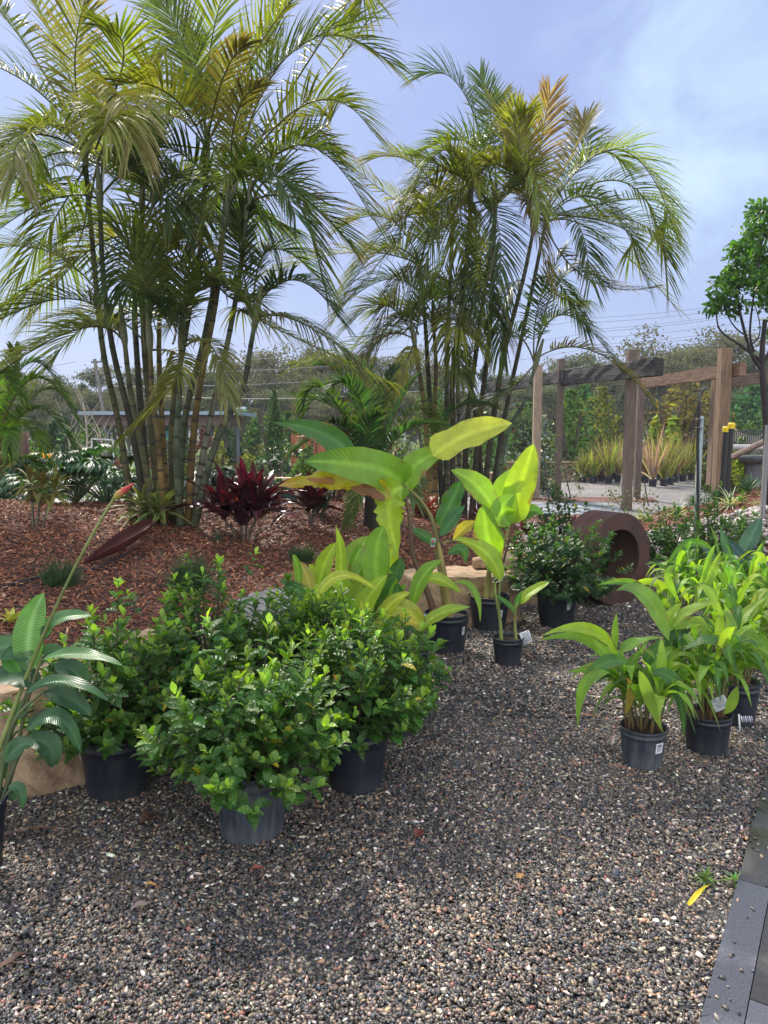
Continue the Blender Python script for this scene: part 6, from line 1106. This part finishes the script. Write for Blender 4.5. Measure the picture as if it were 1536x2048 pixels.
for i, (px, Y, h_, l_) in enumerate([(1138, 26, 3.0, 'leafy sapling right of the dark weathered post'), (1205, 28, 3.2, 'leafy yellow green sapling above the left flax pots'), (1165, 30, 3.4, 'tall green shrub above the tan retaining wall'), (1050, 27, 2.6, 'feathery green shrub left of the pale timber post'), (985, 26, 2.0, 'green shrub behind the dark palm stems'), (860, 27, 3.4, 'light green feathery sapling left of the middle palm stems')]):
    shrub('sapling', px, 0, Y, 1.9, h_, [(.09, .17, .05), (.17, .20, .05), (.06, .14, .05), (.10, .16, .07), (.09, .18, .05), (.12, .2, .06)][i], l_, 920 + i, 1900, .10, 'sapling')
# yellow flower
p = at(95, 915, 12); root = empty('yellow_flower', (p.x, 12, 0), 'yellow orange flower head standing above the philodendrons at the left', 'flower'); mb = MB(); mb.tube([(p.x, 12, 0), (p.x + .02, 12, .6), tuple(p)], .012, 5, (.1, .15, .05)); mb.build('stem', M_stem, root); mb = MB(); leafcards(mb, np.array(p) + rg.normal(0, 1, (90, 3)) * [.07, .05, .03], rg.uniform(.03, .06, 90), vary(rg, (.75, .40, .03), 90, .15, .05), rg); mb.build('petals', M_fol, root)
# bare saplings
for i, (x, yt, x2, l_) in enumerate([(137, 850, 130, 'leftmost bare pale sapling trunk with a fork'), (168, 800, 166, 'tallest bare pale sapling beside the white frame'), (200, 860, 198, 'thin bare sapling in front of the white frame')]):
    Y = 25; b0 = at(x, 900, Y); b0.z = 0; mb = MB(); t_ = at(x2, yt, Y); P = spline([b0, b0.lerp(t_, .5) + Vector((.1, 0, 0)), t_], 14); mb.tube(P, np.linspace(.05, .02, 14), 6, (.42, .36, .28)); r9 = np.random.default_rng(i)
    for k in range(9): q = Vector(P[5 + k]); d = Vector((r9.choice([-1, 1]) * r9.uniform(.2, .6), 0, r9.uniform(.4, .9))); mb.tube([q, q + d * .5, q + d * 1.1 + Vector((0, 0, .1))], [.02, .012, .006], 5, (.40, .34, .27))
    tag(mb.build('bare_sapling', M_bark, origin=tuple(b0)), l_, 'bare sapling', 'bare saplings at the left')
mb = MB(); Y = 30; a = at(183, 878, Y); b_ = at(226, 880, Y)
for q in (a, b_): mb.tube([(q.x, Y, 0), (q.x, Y, q.z)], .035, 8, (.6, .6, .6))
mb.tube([a, b_], .035, 8, (.6, .6, .6)); tag(mb.build('goal_frame', M_stem, origin=(a.x, Y, 0)), 'pale metal frame of two uprights and a bar left of the palm stems', 'metal frame')
p = at(45, 865, 12.5); mb = MB(); mb.bar((p.x, 12.5, 0), (p.x, 12.5, p.z), .14, .14, (.16, .09, .07), 4, .03); tag(mb.build('brown_post', M_tim, origin=(p.x, 12.5, 0)), 'dark brown post behind the low palm at the left', 'post')

# shelter
hz_ = MB(); hz_.box((0, 90, 12), (420, 260, 26.4)); M_hz, th_, oh_ = mat('thin_air'); pv = N_(th_, 'ShaderNodeVolumePrincipled', {'Density': .0007}); pv.inputs['Color'].default_value = (.86, .90, 1, 1); th_.links.new(pv.outputs[0], oh_.inputs['Volume'])
tag(hz_.build('haze', M_hz, smooth=False), kind='stuff', label='thin pale haze that softens the far trees')
Y = 31; root = empty('shelter', at(330, 900, Y), 'open shelter with a flat blue grey roof behind the left palm stems', 'shelter'); a, b_ = at(168, 828, Y), at(482, 833, Y)
M_sh = solid('shelter_paint', (1, 1, 1), (.85, .85, .85), rough=.5, attr=True, bump=.02)
mb = MB(); mb.box(((a.x + b_.x) / 2, Y + 1.5, a.z + .02), (b_.x - a.x, 4.4, .14), 0, (.24, .32, .38)); mb.build('roof', M_sh, root, smooth=False)
mb = MB(); mb.box(((a.x + b_.x) / 2 + .1, Y + 1.5, a.z - .28), (b_.x - a.x - 1.0, 3.6, .40), 0, (.12, .07, .05)); mb.build('roof_underside', M_sh, root, smooth=False)
for x in (204, 470, 402, 300): q = at(x, 850, Y); mb = MB(); mb.box((q.x, Y + .6, (a.z - .5) / 2), (.12, .12, a.z - .5), 0, (.10, .12, .14)); mb.build('post', M_sh, root, smooth=False)
q = at(410, 870, Y); mb = MB(); mb.box((q.x, Y + 1.2, 1.0), (.75, .1, 2.0), 0, (.16, .18, .20)); mb.build('wall_panel', M_sh, root, smooth=False)
q = at(312, 870, Y); mb = MB(); mb.box((q.x, Y + 1.1, 1.05), (.62, .08, 1.4), 0, (.10, .42, .40)); mb.build('banner', M_sh, root, smooth=False)
q = at(470, 822, Y); mb = MB(); mb.box((q.x, Y + 1.1, q.z + .16), (.5, .4, .10), 0, (.55, .62, .62)); mb.box((q.x, Y + 1.2, q.z + .06), (.5, .5, .05), 0, (.2, .5, .12)); mb.build('roof_fitting', M_sh, root, smooth=False)
# rust orange screen
Y = 27; mb = MB(); M_or = solid('orange_rust', (.42, .13, .05), (.26, .08, .035), rough=.8, scale=3, stretch=(2, 2, .4))
for x0, x1, t in ((582, 598, 868), (602, 606, 868), (609, 622, 872), (627, 631, 862), (634, 650, 852)): p, q = at(x0, t, Y), at(x1, t, Y); mb.box(((p.x + q.x) / 2, Y, p.z / 2), (q.x - p.x, .1, p.z))
tag(mb.build('orange_screen', M_or, origin=(at(615, 900, Y).x, Y, 0), smooth=False), 'rust orange upright panels behind the banana leaf', 'screen')
# tan retaining wall
M_wall = solid('tan_block', (.42, .30, .17), (.30, .20, .11), rough=.85, scale=4, stretch=(1, 1, 4), attr=True)
def wall(x0, x1, Ya, Yb, h, label):
    p, q = at(x0, 950, Ya), at(x1, 950, Yb); mb = MB(); mb.bar((p.x, Ya, h / 2), (q.x, Yb, h / 2), .25, h, (1, 1, 1), 1); mb.bar((p.x, Ya - .02, h + .03), (q.x, Yb - .02, h + .03), .34, .06, (1.25, 1.3, 1.35), 1); return tag(mb.build('retaining_wall', M_wall, origin=(p.x, Ya, 0), smooth=False), label, 'retaining wall')
wall(395, 720, 17.0, 17.0, .55, 'low tan retaining wall behind the red cordylines'); wall(1000, 1215, 25.6, 25.8, .62, 'low tan retaining wall behind the timber posts at the left of the flax'); wall(720, 1000, 19.5, 19.5, .55, 'middle run of tan wall behind the dark palm stems')
# shade netting and fence at right
Y = 33; rg9 = np.random.default_rng(2)
def netf(X, Z): return None
pa_, pb2 = at(1436, 900, Y), at(1570, 900, Y); n1_ = 30; mb = MB(); V = []
for j in range(2):
    for i in range(n1_): u = i / (n1_ - 1); x = pa_.x + (pb2.x - pa_.x) * u; zt = 1.75 + .22 * math.sin(u * 7 + 1) + .35 * max(0, u - .7); V.append((x, Y + .15 * math.sin(u * 21), .4 if j == 0 else zt))
mb.add(V, [[i, i + 1, n1_ + i + 1, n1_ + i] for i in range(n1_ - 1)]); tag(mb.build('shade_netting', solid('netting', (.42, .36, .28), (.26, .23, .18), rough=.9, scale=3), origin=(pa_.x, Y, 0)), 'sagging tan shade netting behind the bird bath', 'netting')
pa_, pb2 = at(1436, 880, 30), at(1580, 880, 30); mb = MB(); z = at(1480, 862, 30).z
for i in range(40): x = pa_.x + (pb2.x - pa_.x) * i / 39; mb.box((x, 30, z / 2), (.03, .03, z), 0, (.03, .035, .04))
mb.box(((pa_.x + pb2.x) / 2, 30, z), (pb2.x - pa_.x, .05, .05), 0, (.03, .035, .04)); mb.box(((pa_.x + pb2.x) / 2, 30, .25), (pb2.x - pa_.x, .05, .05), 0, (.03, .035, .04)); tag(mb.build('picket_fence', M_stem, origin=(pa_.x, 30, 0), smooth=False), 'dark metal picket fence in front of the netting', 'fence')
p, q = at(1290, 870, 36), at(1440, 870, 36); mb = MB(); mb.box(((p.x + q.x) / 2, 36, .9), (q.x - p.x, .05, 1.8), 0, (.13, .15, .17)); tag(mb.build('shade_cloth_fence', M_stem, origin=(p.x, 36, 0), smooth=False), 'dark grey shade cloth fence behind the flax and golden tree', 'fence')

# ============================================================ RIGHT TREE
def branch_tree(name, base, limbs, blobs, label, seed, n, sz, col, barkcol):
    rg = np.random.default_rng(seed); root = empty(name, base, label, 'tree')
    mb = MB()
    for L_ in limbs[:1]: mb.tube(spline(L_[0], 24), np.linspace(L_[1], L_[2], 24), 10, barkcol)
    mb.build('trunk', M_bark, root); mb = MB()
    for L_ in limbs[1:]: mb.tube(spline(L_[0], 16), np.linspace(L_[1], L_[2], 16), 6, barkcol, cap=False)
    tot = sum(b[1] ** 2 for b in blobs); lm = MB()
    for c, r in blobs:
        m = int(n * r * r / tot); nc = max(5, m // 26)
        for _ in range(nc):
            d = nrm(rg.normal(size=3)) * rg.uniform(.35, 1.0) * r * np.array([1, 1, .85]); t_ = np.array(c) + d
            mb.tube([np.array(c) + d * .1, np.array(c) + d * .6 - [0, 0, .04], t_], [.010, .006, .003], 4, barkcol, cap=False); k = 26
            P0 = t_ + rg.normal(0, .055, (k, 3)); dd = nrm(rg.normal(size=(k, 3)) + nrm(d) * .8 + [0, 0, .4]); S = nrm(np.cross(dd, rg.normal(size=(k, 3)))); N = np.cross(S, dd); l = sz * rg.uniform(.7, 1.3, k)
            P = P0[:, None] + dd[:, None] * (l[:, None] * np.linspace(0, 1, 4))[..., None]; P[:, :, 2] -= l[:, None] * .2 * np.linspace(0, 1, 4) ** 2
            lm.blades(P, np.repeat(S[:, None], 4, 1), np.repeat(N[:, None], 4, 1), np.array([[.1, .9, .8, .1]]) * l[:, None] * .24, vary(rg, col, k, .22, .06)[:, None] * np.ones((1, 4, 1)), fold=.25, across=(-1, 0, 1))
    mb.build('branches', M_bark, root); lm.build('foliage', M_gard, root); return root
YT = 10.2; A = lambda x, y, dy=0: at(x, y, YT + dy); bc_ = (.035, .028, .026)
base = A(1545, 1000); base.z = .3
branch_tree('evergreen_tree', base, [([base, A(1532, 850), A(1524, 720), A(1530, 640)], .055, .028), ([A(1524, 740), A(1500, 700), A(1475, 600), A(1470, 520)], .03, .012), ([A(1520, 720), A(1480, 690), A(1440, 660), A(1432, 620)], .022, .008), ([A(1528, 720), A(1560, 640), A(1550, 520)], .03, .012), ([A(1508, 705), A(1500, 660), A(1512, 560), A(1530, 450)], .02, .008), ([A(1490, 670), A(1460, 640), A(1445, 590)], .012, .006), ([A(1500, 690), A(1520, 660), A(1505, 600)], .012, .006)],
 [(A(1435, 598), 0.18), (A(1448, 555, .2), 0.20), (A(1475, 575, -.2), 0.21), (A(1470, 525), 0.18), (A(1505, 530, .3), 0.27), (A(1500, 480, -.2), 0.22), (A(1535, 470, 0), 0.29), (A(1525, 420), 0.20), (A(1560, 440, .4), 0.30), (A(1510, 585, .3), 0.22), (A(1550, 560, -.3), 0.30), (A(1530, 620, .2), 0.18), (A(1545, 640), 0.17), (A(1590, 520, .3), 0.46), (A(1455, 612, .1), 0.12)], 'glossy green tree with thin dark branches at the right edge', 950, 4300, .09, (.06, .145, .035), bc_)

# ============================================================ TREE LINE, POLE, WIRES
def far_tree(seed, H, Wd, col, n, sz, kind, name='gum_tree'):
    rg = np.random.default_rng(seed); root = empty(name, (0, 0, 0)); tm = MB(); lm = MB(); bc2 = (.16, .14, .12) if kind == 0 else (.08, .065, .05)
    tops = []
    for k in range(9 if kind == 0 else 5):
        th = rg.uniform(0, 6.28); r = Wd * .5 * rg.uniform(.1, .95); z = H * rg.uniform(.45, .95) if kind == 0 else H * rg.uniform(.3, .95); r *= 1 - .5 * max(0, z / H - .6); t_ = np.array([math.cos(th) * r, math.sin(th) * r, z])
        tm.tube(spline([(0, 0, 0), (t_[0] * .25, t_[1] * .25, z * .45), t_], 10), np.linspace(.018 * H, .004 * H, 10), 6, bc2, cap=False); tops.append(t_)
    if kind == 1:   # she-oak: many upright spires
        tops = [np.array([rg.normal(0, Wd * .16), rg.normal(0, Wd * .16), z]) for z in np.linspace(.12 * H, .95 * H, 15)]
    tm.build('trunk', M_bark, root); per = n // len(tops)
    for t_ in tops:
        rr = (Wd * rg.uniform(.15, .27)) if kind == 0 else Wd * .30 * (1.12 - t_[2] / H) + .15; sub = rg.normal(0, .5, (7, 3)); q = sub[rg.integers(0, 7, per)] + rg.normal(0, .30, (per, 3)); q = q * rr * ([1, 1, .62] if kind == 0 else [1, 1, 1.3]) + t_
        c = vary(rg, np.array(col) * rg.uniform(.75, 1.3), per, .25, .05); leafcards(lm, q, sz * rg.uniform(.5, 1.3, per), c, rg, flat=1.0)
    lm.build('crown', M_far, root); return root
protos = [far_tree(1001, 10, 8, (.11, .13, .085), 9500, .17, 0), far_tree(1002, 10, 7, (.085, .11, .065), 9500, .16, 0), far_tree(1003, 10, 9, (.14, .15, .09), 9500, .17, 0), far_tree(1004, 10, 4.2, (.065, .09, .06), 8500, .15, 1, 'she_oak'), far_tree(1005, 10, 7.5, (.12, .125, .085), 8000, .16, 0)]
TL = []
r6 = np.random.default_rng(12)
for px, top, Y, k in [(-20, 760, 62, 1), (30, 770, 58, 0), (75, 765, 60, 2), (110, 752, 64, 1), (160, 790, 55, 4), (178, 760, 62, 3), (195, 745, 60, 0), (240, 770, 66, 1), (268, 745, 62, 0), (300, 770, 66, 3), (340, 765, 62, 1), (385, 745, 66, 0), (430, 742, 60, 1), (455, 750, 66, 3), (475, 735, 62, 2), (515, 745, 66, 1), (545, 716, 60, 2), (575, 745, 64, 0), (596, 738, 70, 3), (615, 728, 72, 3), (632, 735, 70, 3), (655, 715, 66, 0), (690, 712, 64, 1), (720, 735, 66, 3), (755, 715, 62, 0), (790, 745, 66, 1), (830, 720, 62, 2), (880, 735, 66, 1), (930, 745, 64, 0), (975, 735, 60, 3), (1020, 760, 66, 1), (1060, 755, 60, 0), (1105, 745, 66, 2), (1145, 722, 60, 0), (1185, 720, 66, 1), (1215, 735, 62, 3), (1240, 725, 66, 1), (1275, 735, 58, 4), (1312, 690, 58, 4), (1335, 735, 66, 1), (1365, 715, 64, 2), (1395, 708, 68, 1), (1425, 700, 64, 0), (1455, 685, 62, 2), (1490, 705, 58, 1), (1520, 712, 62, 0), (1560, 700, 60, 1)]:
    TL.append((px, top, Y, k))
for i in range(34): TL.append((-30 + 1620 * (i + r6.uniform(.2, .8)) / 34, 785 + r6.uniform(-14, 18), 50 + r6.uniform(-4, 5), int(r6.choice([0, 1, 3, 1, 4]))))
for i in range(26): TL.append((-40 + 1640 * (i + r6.uniform(.2, .8)) / 26, 760 + r6.uniform(-14, 18), 80 + r6.uniform(-5, 5), int(r6.choice([0, 1, 2, 1]))))
KN = ['grey green gum', 'dark gum', 'pale gum', 'slender she-oak', 'brownish gum']; cu = {}
for i, (px, top, Y, k) in enumerate(TL):
    o = copy_tree(protos[k]) if any(t[3] == k for t in TL[:i]) else protos[k]; g_ = at(px, 870, Y); zt = at(px, top, Y).z; s = zt / 10.0
    o.location = (g_.x, Y, -.1); o.scale = (s * (1.15 if k != 3 else 1.0), s * 1.1, s * 1.03); o.rotation_euler = (0, 0, r6.uniform(0, 6.28))
    ln = KN[k] + (' in the front far row ' if Y < 56 else ' in the back row of far trees ' if Y > 74 else ' in the middle far row ') + near(px).replace('under the', 'above the').replace('in front of', 'above'); cu[ln] = cu.get(ln, 0) + 1
    if cu[ln] > 1: ln += (', second', ', third', ', fourth')[min(cu[ln], 4) - 2]
    tag(o, ln, 'tree', 'trees of the far tree line')
mb = MB(); Y = 48; a, b_ = at(189, 718, Y), at(222, 905, Y); mb.tube([(b_.x, Y, 0), tuple(a)], [.16, .11], 8, (.22, .20, .18))
for yy in (724, 744, 770): q = a.lerp(b_, (yy - 718) / 187); mb.bar(q + Vector((-.25, 0, 0)), q + Vector((.45, 0, .02)), .1, .1, (.15, .14, .13)); mb.tube([q + Vector((.4, 0, .05)), q + Vector((.4, 0, .25))], .05, 6, (.3, .2, .15))
tag(mb.build('utility_pole', M_bark, origin=(b_.x, Y, 0)), 'leaning grey timber power pole left of the left palm stems', 'power pole')
WR = [((150, 724), (-60, 738), 48, 60), ((1180, 636), (1560, 592), 60, 60), ((1180, 645), (1560, 602), 60, 60), ((1180, 659), (1560, 612), 60, 60), ((1180, 664), (1560, 617), 60, 60), ((1180, 676), (1560, 633), 60, 60), ((1180, 690), (1560, 646), 60, 60), ((1180, 696), (1560, 651), 60, 60), ((1250, 698), (1560, 660), 60, 60),
 ((190, 726), (1180, 636), 48, 60), ((190, 746), (1180, 664), 48, 60), ((192, 748), (-60, 765), 48, 60), ((190, 772), (1180, 696), 48, 60), ((300, 790), (1180, 730), 45, 45)]
WL = ['topmost of the power lines left of the pole'] + [f'{w} of the power lines crossing the sky left of the right tree' for w in ('topmost', 'second from top', 'third from top', 'fourth from top', 'fourth from bottom', 'third from bottom', 'second from bottom', 'lowest')] + ['upper long power line from the pole across to the right', 'middle long power line from the pole behind the palms', 'second power line left of the pole', 'lower long power line from the pole behind the palms', 'pale wire strung low in front of the far trees']
for (a, b_, Ya, Yb), l_ in zip(WR, WL):
    p, q = at(*a, Ya), at(*b_, Yb); mb = MB(); pts = [p.lerp(q, t) - Vector((0, 0, (.9 if abs(a[0] - b_[0]) > 600 else .25) * 4 * t * (1 - t))) for t in np.linspace(0, 1, 20)]; mb.tube(pts, .013, 4, (.16, .17, .20) if 'pale' not in l_ else (.35, .35, .36), cap=False); tag(mb.build('power_line', M_stem, origin=tuple(p)), l_, 'power line', 'power lines')

# ============================================================ LITTER ON THE GRAVEL
def dry(px, py, ln_, w, rot, col, label, name='dry_leaf', z=.020, curl=.25, kind='ell'):
    p = gp(px, py, z); d = Vector((math.cos(rot), math.sin(rot), 0)); mb = MB()
    leaf(mb, [p - d * ln_ / 2 + Vector((0, 0, .004)), p + Vector((0, 0, curl * ln_ * .3 + .004)), p + d * ln_ / 2 + Vector((0, 0, .006))], w, col, hint=(0, 0, 1), kind=kind, k=12, fold=.5, wave=.3, rib=np.array(col) * .7, seed=px); return tag(mb.build(name, M_fol, origin=tuple(p)), label, 'fallen leaf', 'fallen leaves on the gravel')
dry(839, 1668, .055, .020, 1.2, (.20, .05, .03), 'curled red brown leaf in the middle of the gravel'); dry(515, 1741, .06, .012, .2, (.34, .11, .07), 'salmon pink dry leaf below the grey pot'); dry(302, 1772, .045, .008, -.2, (.45, .22, .05), 'small orange leaf fragment at the left of the gravel'); dry(1041, 1756, .035, .014, .3, (.45, .25, .09), 'small tan leaf left of the yellow strip leaf')
dry(25, 1925, .09, .012, .9, (.20, .11, .08), 'brown papery leaf at the lower left edge'); dry(75, 1800, .07, .007, .3, (.13, .07, .05), 'dark brown fallen leaf at the left of the gravel'); dry(282, 1815, .07, .012, .5, (.22, .17, .15), 'greyish curled leaf left of centre on the gravel'); dry(236, 1758, .07, .008, 1.4, (.10, .07, .05), 'narrow dark leaf above the grey curled leaf')
dry(150, 1690, .15, .008, .45, (.09, .05, .035), 'long brown frond scrap in front of the left boulder'); dry(60, 1668, .22, .011, .25, (.17, .10, .06), 'light brown leaf sheath leaning at the foot of the left boulder'); dry(1300, 1378 + 60, .01, .004, 0, (.3, .2, .1), 'tiny tan leaf scrap beside the front ginger')
dry(1180, 1438, .24, .009, -.35, (.34, .13, .08), 'long pinkish strip leaf behind the front ginger pot', kind='strap'); dry(1250, 1543, .17, .008, -.75, (.34, .14, .09), 'pinkish strip leaf touching the left side of the front ginger pot', kind='strap'); dry(1146, 1530, .06, .012, -1.1, (.28, .15, .09), 'short brown leaf left of the front ginger pot')
dry(1400, 1792, .17, .010, .75, (.62, .48, .02), 'bright yellow strip leaf beside the small weed', kind='strap'); dry(955, 1740, .13, .005, 1.0, (.02, .02, .022), 'thin black twig like leaf in the middle of the gravel', kind='strap'); dry(1385, 2022, .10, .006, .1, (.02, .02, .025), 'black strip leaf at the edge of the paving at the bottom', kind='strap', z=.03); dry(640, 1838, .09, .004, -.4, (.06, .03, .04), 'thin purple brown strip on the gravel below the grey pot', kind='strap'); dry(300, 1640, .09, .03, 1.0, (.10, .05, .03), 'dark brown leaf in shade between the left and grey pots'); dry(930, 1530 + 230, .05, .006, 2, (.15, .1, .06), 'tiny brown sliver on the gravel', kind='strap')
p = gp(1440, 1775); rosette('weed', p, 'small bright green weed at the joint of the paving', 'weed', 12, .055, .004, (.12, .24, .04), M_fol, 970, elev=(.0, 1.3), arch=.4, heads=3, stemh=.02, spread=.04, group=None)
p = gp(1432, 1445 - 5);
